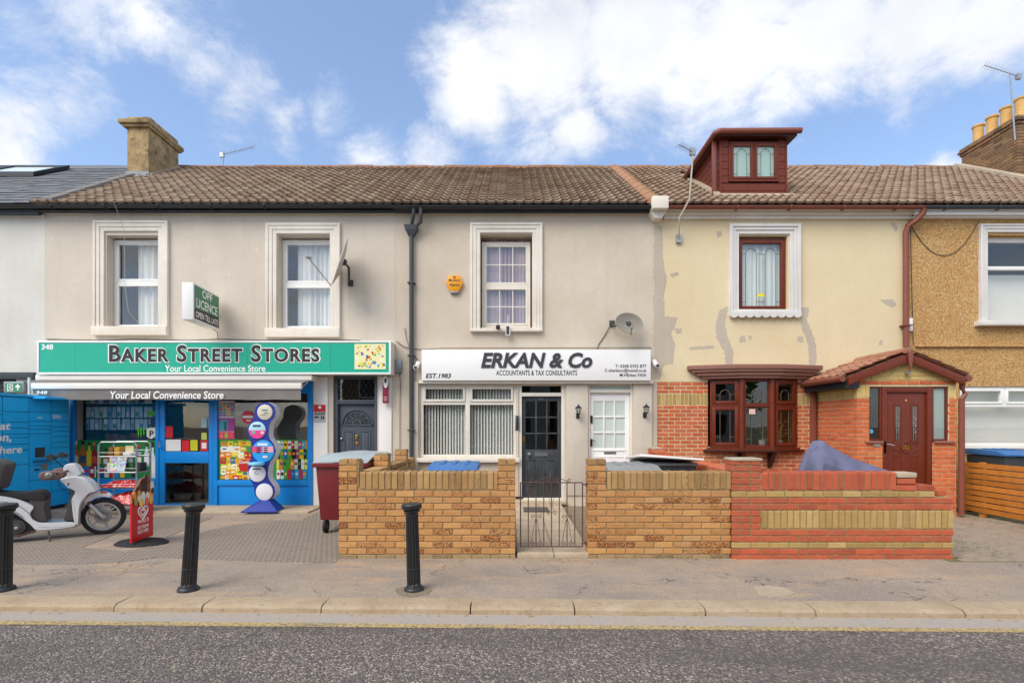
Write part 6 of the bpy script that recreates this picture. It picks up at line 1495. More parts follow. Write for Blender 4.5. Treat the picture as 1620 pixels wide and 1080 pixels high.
# satellite dishes
def dish(c, n_dir, r, el, label, arm_to, mount, fm='dish_face'):
    d_ = empty('satellite_dish', mount, label, 'satellite dish', 'satellite dishes'); c, n_dir = Vector(c), Vector(n_dir).normalized()
    q = n_dir.to_track_quat('Z', 'Y').to_matrix().to_4x4(); m4 = Matrix.Translation(c) @ q
    mb = MB(); prof = [(r * k / 6, -.16 * r * (1 - (k / 6) ** 2)) for k in range(7)]; n = 28; vs = []
    for rr, h in prof: vs += [(max(rr, .001) * math.cos(2 * math.pi * j / n), el * max(rr, .001) * math.sin(2 * math.pi * j / n), h) for j in range(n)]
    k = len(vs); vs += [(x_, y_, z_ - .012) for x_, y_, z_ in vs]; fs = []
    for i in range(6):
        for j in range(n):
            a, b, c_, d2 = i * n + j, i * n + (j + 1) % n, (i + 1) * n + (j + 1) % n, (i + 1) * n + j; fs += [(a, b, c_, d2), (k + d2, k + c_, k + b, k + a)]
    for j in range(n): fs.append((6 * n + j, 6 * n + (j + 1) % n, k + 6 * n + (j + 1) % n, k + 6 * n + j))
    mb.add(vs, fs).xf(m4).build('reflector', fm, d_, smooth=True)
    a = m4 @ Vector((0, -el * r * .98, 0)); arm_to = Vector(arm_to)
    MB().tube([m4 @ Vector((0, -el * r * .5, -.17 * r)), a + (a - c) * .12, arm_to], .011, 8).build('feed_arm', 'dish_grey', d_, smooth=True)
    dr_ = (c - arm_to).normalized(); MB().tube([arm_to - dr_ * .03, arm_to + dr_ * .05, arm_to + dr_ * .06], [.025, .022, .032], 12).build('receiver', 'dish_grey', d_, smooth=True)
    bk = m4 @ Vector((0, 0, -.2 * r)); mt = Vector(mount)
    MB().tube([bk, (mt.x, mt.y - .12, bk.z), (mt.x, mt.y - .1, mt.z), (mt.x, mt.y - .02, mt.z)], .022, 8).build('wall_mount', 'pipe_grey', d_, smooth=True)
    MB().box(bk.x - .05, bk.x + .05, bk.y - .03, bk.y + .06, bk.z - .05, bk.z + .05).build('clamp', 'pipe_grey', d_, bevel=.01)
    MB().box(mt.x - .05, mt.x + .05, mt.y - .02, mt.y, mt.z - .06, mt.z + .06).build('base_plate', 'pipe_grey', d_)
Yd = 9.3
dish((PX(537, Yd), Yd, PZ(412, Yd)), (-.87, -.40, .28), .39, 1.18, 'tall grey satellite dish seen edge on beside the sash window', (PX(487, 9.05), 9.05, PZ(407, 9.05)), (X(555), YF, Z(448)))
Yd = 9.45
dish((PX(996, Yd), Yd, PZ(511, Yd)), (.28, -.93, .22), .29, .72, 'round grey satellite dish facing the street above the office sign', (PX(999, 9.05), 9.05, PZ(519, 9.05)), (X(968), YF, Z(512)), 'dish_grey')
cb = MB().tube([(X(965), YF - .03, Z(515)), (X(957), YF - .01, Z(530)), (X(947), YF - .012, Z(545)), (X(944.5), YF - .012, Z(552))], .007, 5).build('cable', 'cable', None, smooth=True); tag(cb, 'black cable hanging from the round dish to the office sign', 'cable')
# aerials
def aerial(base, top, boom0, boom1, n, label, el=.16, mm='galv', bend=None):
    a = empty('tv_aerial', base, label, 'aerial', 'rooftop aerials'); MB().tube([base] + (bend or []) + [top], .016, 8).build('mast', mm, a, smooth=True)
    b0, b1 = Vector(boom0), Vector(boom1); MB().tube([b0, b1], .009, 6).build('boom', 'galv', a)
    dv = (b1 - b0).normalized(); pr_ = dv.cross(Vector((0, 0, 1))).normalized()
    for k in range(n):
        p = b0.lerp(b1, k / (n - 1)); MB().tube([p - pr_ * el, p + pr_ * el], .004, 4).build('element', 'galv', a)
    p = b0; mb = MB(); mb.box(p.x - .05, p.x + .05, p.y - .02, p.y + .05, p.z - .06, p.z + .06); mb.build('reflector', 'galv', a)
Y_ = 13.7
aerial((PX(353, Y_), Y_, 8.3), (PX(353, Y_), Y_, PZ(240, Y_)), (PX(351, Y_), Y_, PZ(245, Y_)), (PX(387, Y_) , Y_ + .5, PZ(234, Y_) + .3), 12, 'small aerial on the ridge right of the rendered chimney', .17)
Y_ = 9.62
aerial((X(1073), YF - .03, Z(382)), (PX(1097, 9.35), 9.35, PZ(233, 9.35)), (PX(1096, 9.35), 9.35, PZ(240, 9.35)), (PX(1074, 9.1), 9.1, PZ(229, 9.1)), 8, 'aerial on a cranked pale pole in front of the dormer', .09, 'cable_pale', [(PX(1074.5, 9.45), 9.45, PZ(345, 9.45)), (PX(1091, 9.35), 9.35, PZ(315, 9.35))])
MB().box(X(1069), X(1077), YF - .06, YF, Z(385), Z(372)).build('wall_bracket', 'galv', bpy.data.objects['tv_aerial.001'])
Y_ = 11.9
aerial((PX(1606, Y_), Y_, PZ(222, Y_)), (PX(1598, Y_), Y_, PZ(118, Y_)), (PX(1612, Y_), Y_, PZ(121, Y_)), (PX(1570, Y_), Y_ + .2, PZ(94, Y_)), 13, 'long aerial strapped to the brick chimney with pots', .13)
# cables on the facades
def cable(pts, label, m='cable', r=.006):
    o = MB().tube(pts, r, 5).build('cable', m, None, smooth=True); tag(o, label, 'cable')
yc = YF - .012
cable([(X(1437 + 41 * k / 10 * 2.7), yc, Z(350 + (1 - ((k - 5) / 5) ** 2) * 55)) for k in range(11)], 'black cable drooping across the pebbledash wall')
cable([(X(1440), yc, Z(350)), (X(1441), yc, Z(420)), (X(1444), yc, Z(545))], 'black cable running down beside the brown downpipe')
cable([(PX(330, 12), 12, roof_z(12) + .06), (PX(230, 9.7), 9.62, EAVE_Z + .1), (X(203), 9.4, 5.72), (X(203), YF - .1, 5.3), (X(204), YF - .1, Z(455)), (X(210), YF - .11, Z(495)), (X(225), YF - .11, Z(512))], 'thin pale cable hanging from the eaves over the window above the shop', 'cable_pale', .004)
cable([(X(75 + k * 45), YF - .015, Z(536.5 + (k % 3))) for k in range(12)], 'dark cable lying along the top of the green sign', 'cable', .007)
cable([(X(627), YF - .02, Z(540)), (X(640), YF - .02, Z(549)), (X(648), YF - .02, Z(551)), (X(668), YF - .02, Z(553)), (X(700), YF - .02, Z(551)), (X(1030), YF - .02, Z(550))], 'dark cable along the top of the white office sign', 'cable', .006)
cable([(X(641), YF - .02, Z(519)), (X(643), YF - .02, Z(535)), (X(648), YF - .02, Z(550)), (X(664), YF - .03, Z(575))], 'black cable looping down to the left security camera', 'cable', .005)
cable([(X(632.5), YF - .02, Z(590)), (X(634), YF - .025, Z(605)), (X(633), YF - .02, Z(640)), (X(633), YF - .02, Z(715))], 'thin black cable beside the side door pier', 'cable', .005)
# two gadgets on the sill over the office sign
o = empty('solar_lamp', (X(788), YF - .1, Z(522)), 'small black lamp clipped on the sill over the office sign', 'lamp'); MB().box(X(785), X(791.5), YF - .2, YF - .12, Z(523), Z(517)).build('head', 'black_plastic', o, bevel=.008); MB().tube([(X(788), YF - .13, Z(517)), (X(788), YF - .1, Z(508))], .01, 6).build('stem', 'metal_grey', o)
o = empty('solar_charger', (X(803), YF - .1, Z(532)), 'narrow white framed solar panel hanging from the sill over the office sign', 'solar panel'); frame_box(MB(), X(800), X(807), Z(532), Z(517), .012, YF - .13, YF - .11).build('frame', 'white_upvc', o); MB().box(X(800) + .012, X(807) - .012, YF - .125, YF - .115, Z(532) + .012, Z(517) - .012).build('cell', 'ink_grey', o); MB().tube([(X(803), YF - .11, Z(517)), (X(803.5), YF - .1, Z(500))], .006, 5).build('stem', 'white_upvc', o)

# ================================================================== AWNING
aw = empty('awning', (PX(265, 9.2), 9.3, PZ(632, 9.2)), 'grey shop awning with white front bar under the green sign', 'awning')
MB().box(PX(55.5, 9.42), PX(493, 9.42), 9.42, YF - .03, PZ(601, 9.42), PZ(592.6, 9.42)).build('cassette', 'awning_white', aw, bevel=.012)
ya_ = 9.19; ax = lambda p: PX(p, ya_); az = lambda p: PZ(p, ya_)
MB().box(ax(48.5), ax(476.5), ya_, ya_ + .07, az(615), az(605.5)).build('front_bar', 'awning_white', aw, bevel=.015)
MB().add([(PX(58, 9.45), 9.5, PZ(599, 9.45)), (PX(490, 9.45), 9.5, PZ(599, 9.45)), (ax(475), ya_ + .05, az(606)), (ax(50), ya_ + .05, az(606))], [(0, 1, 2, 3)]).build('canopy_cloth', 'awning_cloth', aw)
n = 60; vs = []
for k in range(n + 1):
    u = k / n; px = 49.5 + (475 - 49.5) * u; bot = 632 - 9 * max(0, 1 - u * 6.5) ** 1.6 + .4 * math.sin(u * 40)
    w_ = .012 * math.sin(u * 33) + .02 * max(0, 1 - u * 5)
    vs += [(ax(px), ya_ + .025, az(615)), (ax(px), ya_ + .02 + w_, az(bot))]
MB().add(vs, [(2 * k, 2 * k + 2, 2 * k + 3, 2 * k + 1) for k in range(n)]).build('valance', 'awning_cloth', aw, smooth=True)
text('lettering', 'Your Local Convenience Store', 'ink_white', ax(174.5), ax(354), az(630.5), az(618.5), ya_ - .006, aw, .016, .12, .002)
text('lettering', '348', 'ink_white', ax(57), ax(75), az(623), az(618), ya_ - .0, aw, .016, .12, .002)
for px in (486, 62): mb = MB(); mb.tube([(PX(px, 9.4), 9.42, PZ(603, 9.4)), (PX(px - 8 if px > 100 else px + 6, 9.3), 9.3, PZ(612, 9.3)), (PX(px - 14 if px > 100 else px + 3, 9.22), 9.22, PZ(609, 9.22))], .022, 8); mb.build('arm', 'metal_grey', aw, smooth=True)
MB().tube([(PX(46, 9.5), 9.5, PZ(597, 9.5)), (PX(46, 9.5), 9.5, PZ(624, 9.5))], .018, 8).build('crank_rod', 'white_upvc', aw)

# ================================================================== SHOP WINDOW AND INTERIOR
YPn = SY + .040
def wx(px): return X(px)
rn = random.Random(5)
def poster(name, px0, px1, py0, py1, col, label, Y=YPn):
    p = MB().box(wx(px0), wx(px1), Y, Y + .004, Z(py1), Z(py0)).build(name, plain(col)); tag(p, label, 'poster'); return p
YQ = YPn - .0035
def bit(par, px0, px1, py0, py1, col, name='print', k=0):
    y0, y1 = YQ - .0006 - k * .00006, YQ + .003; a, b, c, d = px0, px1, py0, py1; w, h = b - a, d - c
    if name == 'printed_pack' and w > 2 and h > 3:        # crimped snack bag
        P = [(a + w * .06, c), (b - w * .06, c + h * .04), (b - w * .1, c + h * .14), (b, c + h * .4), (b, c + h * .7), (b - w * .06, c + h * .88), (b - w * .02, d), (a + w * .04, d), (a + w * .1, c + h * .88), (a, c + h * .6), (a + w * .02, c + h * .3), (a + w * .1, c + h * .14)]
    elif name == 'printed_can' and w > 2:                  # can or small bottle with shoulders
        P = [(a + w * .2, c), (b - w * .2, c), (b, c + h * .12), (b, d - h * .08), (b - w * .15, d), (a + w * .15, d), (a, d - h * .08), (a, c + h * .12)]
    elif name == 'printed_label' and w > 1.2 and k % 3 != 0:   # oval logo
        P = [((a + b) / 2 + w / 2 * math.cos(q * math.pi / 6), (c + d) / 2 + h / 2 * math.sin(q * math.pi / 6)) for q in range(12)]
    else: return MB().box(wx(a), wx(b), y0, y1, Z(d), Z(c)).build(name, plain(col), par)
    return MB().py([(wx(p), Z(q)) for p, q in P], y0, y1).build(name, plain(col), par)
def bottle(par, px, pyb, h, w, glass_c, cap_c, label_c):
    s = h; mb = MB().py([(wx(px - w / 2), Z(pyb)), (wx(px + w / 2), Z(pyb)), (wx(px + w / 2), Z(pyb - s * .55)), (wx(px + w * .16), Z(pyb - s * .72)), (wx(px + w * .16), Z(pyb - s * .86)), (wx(px - w * .16), Z(pyb - s * .86)), (wx(px - w * .16), Z(pyb - s * .72)), (wx(px - w / 2), Z(pyb - s * .55))], YQ - .001, YQ + .003); mb.build('printed_bottle', plain(glass_c), par)
    bit(par, px - w * .2, px + w * .2, pyb - s, pyb - s * .85, cap_c, 'printed_cap', 10); bit(par, px - w * .42, px + w * .42, pyb - s * .42, pyb - s * .12, label_c, 'printed_label', 12)
pL = poster('window_poster', 113.5 + 5, 246, 696, 757, '1f7a3d', 'green window poster of bottles behind the cage trolley')
for i, (px, h, w_, g_, c_, l_) in enumerate([(119.5, 40, 6.5, 'b8641c', 'd8cfc0', 'c9c2b2'), (130, 40, 12, 'a8601e', '1c1c1c', '3a4a6a'), (140, 38, 8.5, 'c8b81e', '1f2a1c', 'd8c020'), (148, 38, 9, '8c1c18', 'd06a3a', 'c84a22'), (156, 36, 7, '2a6a3a', 'c8a0c0', 'd0b040'), (166, 28, 8, '8a4a18', '3a2a1a', 'e0d8c8'), (175, 30, 8, 'e0a030', 'e8b84a', 'f0ead8'), (184, 30, 7, '3a5aa0', 'c0c0c8', 'dfe3ea'), (194, 28, 7, '1f3a1f', '1c1c1c', 'd0c8b0'), (206, 30, 8, '30343a', '1a1a1a', '9aa0a8'), (219, 34, 9, '2a2018', 'c03a22', 'e8e0d0'), (231, 36, 8, 'c8d0d4', '6a1a1a', 'e8e8ea'), (240.5, 57, 9, 'd8dcda', '26302a', 'eceae2')]):
    bottle(pL, px, 737 if px < 236 else 756, h, w_, g_, c_, l_)
for i, (a, b, c_) in enumerate([(131, 140, '3a7ad0'), (141, 148, 'b8242e'), (148.5, 150.5, 'e8e8e8'), (151, 155, '1f5a30'), (157, 163, '2a50a0'), (164, 171, 'e0d8d0'), (172, 178, 'c8242a'), (180, 187, '3a8ad0'), (189, 196, 'e8c020'), (198, 205, '1f7a50'), (207, 215, '2a2a30')]): bit(pL, a, b, 737.5, 755, c_, 'printed_can', i); bit(pL, a + 1, b - 1, 742, 748, rn.choice(['f0e030', 'f2f0ea', 'd83a2a']), 'printed_label', i + 20)
pR = poster('window_poster', 345, 486, 695, 758.5, '2f8f3a', 'green window poster of snacks and cans behind the dispenser totem')
pal = ['e8c81e', 'f0d63c', 'e0a81e', 'd8342a', 'c8202a', 'f2efe6', '4a9a3a', 'e88a20', 'f4e27a', '3a6ab8', 'd8c83a']
k = 0
for py in range(697, 752, 9):
    px = 347 + rn.uniform(0, 2)
    while px < 401:
        w_ = rn.uniform(6, 13); h_ = rn.uniform(7, 13); c_ = rn.choice(pal); bit(pR, px, min(px + w_, 403), py + rn.uniform(-1, 1), min(757.5, py + h_), c_, 'printed_pack', k)
        bit(pR, px + w_ * .2, min(px + w_ * .8, 402.5), py + h_ * .3, py + h_ * .55, rn.choice(pal), 'printed_label', k + 90); px += w_ * .9; k += 1
pal2 = ['2a62b8', 'c8202a', '1f1f24', 'e8c81e', '4aa03a', 'f2f0ea', '3aa0d0', 'e88a20', 'f0e050', 'd0d6da', 'b82a6a']
k = 0
for py, h_ in ((697, 13), (710.5, 15), (726, 16), (742.5, 15)):
    px = 437.0
    while px < 484: w_ = rn.uniform(4, 6.5); bit(pR, px, min(px + w_, 485.5), py, py + h_, rn.choice(pal2), 'printed_can', k); bit(pR, px + .7, min(px + w_ - .7, 485), py + h_ * .3, py + h_ * .6, rn.choice(pal2), 'printed_label', k + 60); px += w_ + .7; k += 1
bit(pR, 377, 401, 727, 745, 'c8281e', 'printed_pack', 170); text('lettering', 'Doritos', 'ink_white', wx(379), wx(399), Z(733), Z(728), YQ - .014, pR, .02, 0, .001)
pS = poster('window_poster', 345, 370, 634, 694, 'd8c8d0', 'narrow pink and teal window poster above the snacks')
for r_ in range(5):
    for c_ in range(4): bit(pS, 346 + c_ * 6, 351 + c_ * 6, 637 + r_ * 4.4, 640.5 + r_ * 4.4, rn.choice(['d0505a', '8a6ab0', '5fa0a0', 'e0a060', 'b0505a', '7a9a5a']), 'print', r_ * 4 + c_)
bit(pS, 345, 370, 661, 682, 'a8388c', 'print', 30); bit(pS, 346, 360, 664, 681, '3a98a8', 'print', 31); bit(pS, 354, 358, 667, 681, '1f5a6a', 'print', 32); bit(pS, 345, 370, 683, 693.5, 'd8344a', 'print', 33)
for c_ in range(3): bit(pS, 347 + c_ * 8, 352 + c_ * 8, 685, 692, ['e86a7a', '7ac83a', 'e84a6a'][c_], 'print', 40 + c_)
# stickers on the glass
def sticker(px0, px1, py0, py1, col, label, txt=None, tc='ink_white', Y=SY + .022):
    o = MB().box(wx(px0), wx(px1), Y, Y + .002, Z(py1), Z(py0)).build('sticker', plain(col)); tag(o, label, 'sticker', 'stickers on the shop glass')
    if txt: text('lettering', txt, tc, wx(px0 + 1.2), wx(px1 - 1.2), Z((py0 + py1) / 2 + 2.2), Z((py0 + py1) / 2 - 2.2), Y - .0005, o, .02, 0, .001)
    return o
sticker(261.5, 273.5, 674, 692, 'c81e2a', 'red square sticker on the shop door glass'); sticker(262, 286, 695, 713, 'e6e3e0', 'white paper notice on the shop door glass')
sticker(288, 299.5, 696, 713.5, 'd0202c', 'red sticker beside the white notice on the shop door', 'OPEN' if False else None); sticker(301, 312.5, 695.5, 712.5, 'c8c828', 'yellow green sticker on the shop door'); sticker(317, 328.5, 696, 713, 'd42830', 'red sticker with white square on the shop door right edge')
sticker(319, 326.5, 700, 709, 'e8e0e0', 'white square on the red door sticker', Y=SY + .0195); sticker(318.5, 327, 684, 695, 'c0cc60', 'small lime sticker high on the shop door'); sticker(318, 327, 660, 676, 'a8c0c4', 'pale oval looking sticker on the shop door')
sticker(232, 246, 650, 657, '4aa82a', 'bright green strip sticker on the left shop window', Y=SY + .035); sticker(237, 246.4, 660, 674, '25305a', 'navy payment sticker on the left shop window', Y=SY + .035)
pp_ = MB().py([(wx(231), Z(677)), (wx(246), Z(675.5)), (wx(246), Z(690)), (wx(238), Z(694)), (wx(231), Z(690))], SY + .035, SY + .037).build('sticker', plain('e4e2d2')); tag(pp_, 'cream pennant shaped sticker with letter P on the shop window', 'sticker', 'stickers on the shop glass')
text('lettering', 'P', 'ink_dark', wx(235.5), wx(242.5), Z(690.5), Z(681), SY + .0345, pp_, .03, 0, .001)
mo = empty('claw_emblem', (wx(221), SY + .035, Z(693)), 'green three stroke claw emblem on the left shop window', 'sticker')
for k, (a, l) in enumerate(((216.5, 14), (220.5, 16), (225, 12))): MB().py([(wx(a), Z(677)), (wx(a + 2.6), Z(676.5)), (wx(a + 2.2), Z(682)), (wx(a + 3), Z(685)), (wx(a + 1.4), Z(677 + l)), (wx(a + .6), Z(685))], SY + .035, SY + .037).build('stroke', plain('58c81e'), mo)
rd = MB().lathe([(.125, 0), (.125, -.004)], (wx(391.5), SY + .04, Z(659.5)), 28, 'y').build('round_sticker', plain('d8283a')); tag(rd, 'round red sticker on the shop window beside the totem', 'sticker'); MB().box(wx(383), wx(399.5), SY + .034, SY + .0355, Z(661), Z(657)).build('band', plain('f2eceb'), rd); MB().box(wx(389), wx(396), SY + .034, SY + .0355, Z(666), Z(663.5)).build('band', plain('f2d8d8'), rd)
# shop interior: dark back wall with peg rows of small hanging packs, shelf unit
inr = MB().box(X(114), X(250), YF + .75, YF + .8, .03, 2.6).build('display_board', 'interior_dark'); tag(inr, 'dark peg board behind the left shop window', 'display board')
packs = {}
def pack_mesh(col):
    if col not in packs:
        mb = MB().box(-.034, .034, -.008, .0, -.105, .105); me = mb.build('tmp', plain(col)); packs[col] = me.data; bpy.data.objects.remove(me)
    return packs[col]
ORD = 'first second third fourth fifth sixth seventh eighth ninth tenth eleventh twelfth thirteenth fourteenth fifteenth'.split()
for row, py in enumerate((630, 652, 671)):
    for k in range(15):
        px = 139 + k * 7.1
        p = bpy.data.objects.new('hanging_pack', pack_mesh(rn.choice(['b8ccd8', 'a0bccc', 'd0dade', '88aec8', 'c4ccc6', 'a8c0c8', 'e0e6e8'])))
        Yk = YF + .22; p.location = (PX(px, Yk) + rn.uniform(-.01, .01), Yk, PZ(py, Yk)); p.rotation_euler = (0, rn.uniform(-.06, .06), rn.uniform(-.3, .3)); COL.objects.link(p); tag(p, 'clear pack on the %s peg row behind the left shop window, %s from the left' % (('top', 'middle', 'lowest')[row], ORD[k]), 'pack', 'clear packs hanging in the shop window')
        if k % 2 == row % 2: MB().box(-.027, .027, -.0095, -.0085, -.085, .01).build('print', plain(rn.choice(['2f5f9a', '3a8aa8', 'd8d8d8', '4a9a5a', '2a3a5a'])), p)
shf = empty('shelf_unit', (X(150), YF + .6, .8), 'low shelf of boxed goods behind the bottle poster', 'shelf'); MB().box(X(120), X(246), YF + .4, YF + .74, Z(702), Z(699)).build('shelf', plain('c8a030'), shf)
for k in range(9): a = 137 + k * 11.5; MB().box(X(a), X(a + 9.5), YF + .45, YF + .6, Z(699) + .001, Z(rn.uniform(686, 691))).build('carton', plain(rn.choice(['6a2a20', '9a5a4a', '2a3040', '8a4a3a', '54301c'])), shf)
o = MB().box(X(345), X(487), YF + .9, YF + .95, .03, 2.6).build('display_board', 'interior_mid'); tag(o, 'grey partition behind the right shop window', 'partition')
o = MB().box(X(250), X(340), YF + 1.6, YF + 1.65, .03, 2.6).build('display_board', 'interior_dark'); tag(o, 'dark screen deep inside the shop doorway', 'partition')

# dispenser totem
YT = 9.12
tx = lambda zx_: PX(335 + zx_ / 6, YT); tz_ = lambda zy: PZ(620 + zy / 6, YT)
to = empty('dispenser_totem', (tx(500), YT, 0), 'blue wavy dispenser totem with round panels beside the shop window', 'dispenser')
cl = [(98, 508, 20), (112, 508, 60), (140, 507, 88), (190, 508, 100), (235, 500, 95), (275, 472, 92), (310, 450, 95), (360, 438, 103), (410, 440, 97), (450, 458, 95), (490, 482, 104), (560, 492, 116), (620, 480, 106), (660, 458, 98), (700, 445, 96), (770, 438, 92), (820, 448, 90), (860, 475, 90), (900, 498, 95), (945, 503, 98), (985, 503, 86), (1015, 503, 60), (1032, 503, 20)]
poly = [(tx(c - w), tz_(y)) for y, c, w in cl] + [(tx(c + w), tz_(y)) for y, c, w in reversed(cl)]
MB().py(poly, YT + .006, YT + .2).build('body', 'totem_white', to, smooth=True)
MB().py([(x_, z_) for x_, z_ in poly], YT - .006, YT + .0055).build('front_panel', 'totem_blue', to)
def disc(zx_, zy, r, m, name='disc', d0=.012, par=None): return MB().lathe([(r / 6 / F * YT, 0), (r / 6 / F * YT, -d0), (r / 6 / F * YT * .93, -d0 - .004)], (tx(zx_), YT - .006, tz_(zy)), 32, 'y').build(name, m, par or to, smooth=True)
d_ = disc(508, 190, 72, plain('cfc6b4')); disc(435, 360, 80, plain('a8d4e0')); disc(492, 560, 104, plain('2a9ad8')); disc(435, 770, 80, 'totem_white'); disc(503, 945, 80, 'totem_white')
dd = lambda a, b, c, e, col, name='print', q=.0165: MB().box(tx(a), tx(c), YT - .006 - q - .002, YT - .006 - q, tz_(e), tz_(b)).build(name, plain(col), to)
MB().py([(tx(435 + 78 * math.cos(math.pi + math.pi * k / 14)), tz_(362 - 78 * math.sin(math.pi + math.pi * k / 14))) for k in range(15)], YT - .0245, YT - .0225).build('print', plain('e0408a'), to)
dd(385, 368, 420, 395, '7ab0a0', q=.0186); dd(470, 372, 500, 396, 'e8c0d0', q=.0186); dd(395, 310, 470, 330, '3a4a70'); dd(480, 165, 535, 178, '4a7a8a'); dd(500, 195, 540, 204, '5a6a6a'); dd(470, 214, 520, 222, '8a8272')
dd(388, 515, 480, 570, 'd8487a'); dd(490, 515, 588, 570, 'e0a0b4'); dd(440, 485, 535, 505, 'dfeaf2')
for c_ in (432, 500):
    for r_ in (522, 543, 564): dd(c_, r_, c_ + 36, r_ + 11, '20141c', 'coin_slot', .0186)
dd(490, 602, 535, 622, 'e8c8b8')
MB().lathe([(.001, tz_(700)), (.1, tz_(695)), (.14, tz_(680)), (.12, tz_(662)), (.05, tz_(656))], (tx(450), YT - .09, 0), 24).build('tray', plain('6ab8dc'), to, smooth=True)
dd(392, 724, 468, 734, '26242a', 'coin_slot'); MB().tube([(tx(430 + 15 * math.cos(5.2 * k / 10)), YT - .025, tz_(765 + 15 * math.sin(5.2 * k / 10))) for k in range(11)], .004, 5).build('emblem', plain('3a8a7a'), to)
bz_ = tz_(1026); MB().add([(tx(420) - .16, YT - .22, .03), (tx(600) + .12, YT - .18, .03), (tx(600) + .06, YT + .24, .03), (tx(420) - .0, YT + .24, .03), (tx(420) - .16, YT - .22, .05), (tx(600) + .12, YT - .18, .05), (tx(600) + .06, YT + .24, .05), (tx(420), YT + .24, .05), (tx(470), YT + .0, bz_ + .02), (tx(535), YT + .0, bz_ + .02), (tx(535), YT + .19, bz_ + .02), (tx(470), YT + .19, bz_ + .02)],
    [(0, 3, 2, 1), (0, 1, 5, 4), (1, 2, 6, 5), (2, 3, 7, 6), (3, 0, 4, 7), (4, 5, 9, 8), (5, 6, 10, 9), (6, 7, 11, 10), (7, 4, 8, 11), (8, 9, 10, 11)]).build('base', 'totem_blue', to)

# cage trolley with goods
YC = 9.1 - .28; cxa, cxb = PX(156, YC), PX(216, YC); cyb = YC + .34; ctop = PZ(699, YC)
tr = empty('cage_trolley', ((cxa + cxb) / 2, YC + .17, 0), 'galvanised wire cage trolley standing before the bottle poster', 'trolley')
def hoop(y): return [(cxa, y, .12), (cxa, y, ctop - .05), (cxa + .05, y, ctop), (cxb - .05, y, ctop), (cxb, y, ctop - .05), (cxb, y, .12)]
for y in (YC, cyb): MB().tube(hoop(y), .014, 8).build('end_frame', 'galv', tr, smooth=True)
shelves = [.18, PZ(772, YC), PZ(747, YC), PZ(722, YC)]
for s_ in shelves:
    mb = MB(); frame_box(mb, cxa, cxb, 0, 1, .01, 0, 1) if False else None
    mb.tube([(cxa, YC, s_), (cxb, YC, s_)], .009, 6); mb.tube([(cxa, cyb, s_), (cxb, cyb, s_)], .009, 6); mb.tube([(cxa, YC, s_), (cxa, cyb, s_)], .008, 6); mb.tube([(cxb, YC, s_), (cxb, cyb, s_)], .008, 6)
    for k in range(1, 9): xx = cxa + (cxb - cxa) * k / 9; mb.tube([(xx, YC, s_), (xx, cyb, s_)], .004, 5)
    mb.tube([(cxa, cyb, s_ + .1), (cxb, cyb, s_ + .1)], .006, 6); mb.tube([(cxa, YC, s_ + .07), (cxb, YC, s_ + .07)], .004, 6); mb.build('shelf', 'galv', tr)
for xx in (cxa, cxb):
    for y in (YC, cyb): MB().lathe([(.01, -.018), (.055, -.018), (.06, 0), (.055, .018), (.01, .018)], (xx, y, .06), 14, 'x').build('wheel', 'rubber', tr, smooth=True); MB().box(xx - .025, xx + .025, y - .02, y + .02, .06, .13).build('castor_fork', 'galv', tr)
def goods_bag(x0, x1, y0, y1, z, h, m, label, seed):
    rn2 = random.Random(seed); mb = MB(); nx, ny = 10, 5; top = []; 
    for i in range(nx + 1):
        for j in range(ny + 1):
            u, v = i / nx, j / ny; top.append((x0 + (x1 - x0) * u, y0 + (y1 - y0) * v, z + .01 + h * (math.sin(math.pi * u) ** .5) * (math.sin(math.pi * v) ** .6) * rn2.uniform(.8, 1.1)))
    k = len(top); vs = top + [(a, b, z) for a, b, c in top]; fs = []
    for i in range(nx):
        for j in range(ny): a = i * (ny + 1) + j; fs += [(a, a + ny + 1, a + ny + 2, a + 1), (k + a, k + a + 1, k + a + ny + 2, k + a + ny + 1)]
    o = mb.add(vs, fs).build('goods_bag', m, None, smooth=True); return tag(o, label, 'bag')
t = MT('bag_print', .3); c_ = t.ramp(t.noise(14, 3), [(0, lin('b81822')), (.5, lin('c81e26')), (.53, lin('e8d8c8')), (.56, lin('c01c26')), (.66, lin('d8a030')), (.7, lin('b81822'))], 'CONSTANT'); t.color(c_); MATS['bag_print'] = t.m
t = MT('comic_print', .4); v = t.voro(38, 'Color'); t.color(t.mix(.15, v, (1, .9, .85, 1))); MATS['comic_print'] = t.m
goods_bag(cxa + .02, cxb + .02, YC - .02, cyb - .02, shelves[1] + .012, .13, 'bag_print', 'shiny red bag lying on the middle shelf of the trolley', 1)
goods_bag(cxa + .1, cxb + .05, YC - .04, cyb - .02, shelves[0] + .012, .2, 'bag_print', 'red and white bag on the lowest shelf of the trolley', 2)
o = MB().box(PX(167, YC), PX(194, YC), 0, .01, 0, .25); o.xf(Matrix.Translation((0, YC + .04, shelves[2] + .015)) @ Matrix.Rotation(R(-14), 4, 'X')); o = o.build('magazine', 'comic_print'); tag(o, 'colourful children magazine leaning on the trolley shelf', 'magazine')
o = MB().box(PX(195, YC), PX(208, YC), YC + .05, YC + .06, shelves[3] + .07, shelves[3] + .19).build('price_card', plain('e6d9a8')); tag(o, 'cream price card on the top shelf of the trolley', 'card')
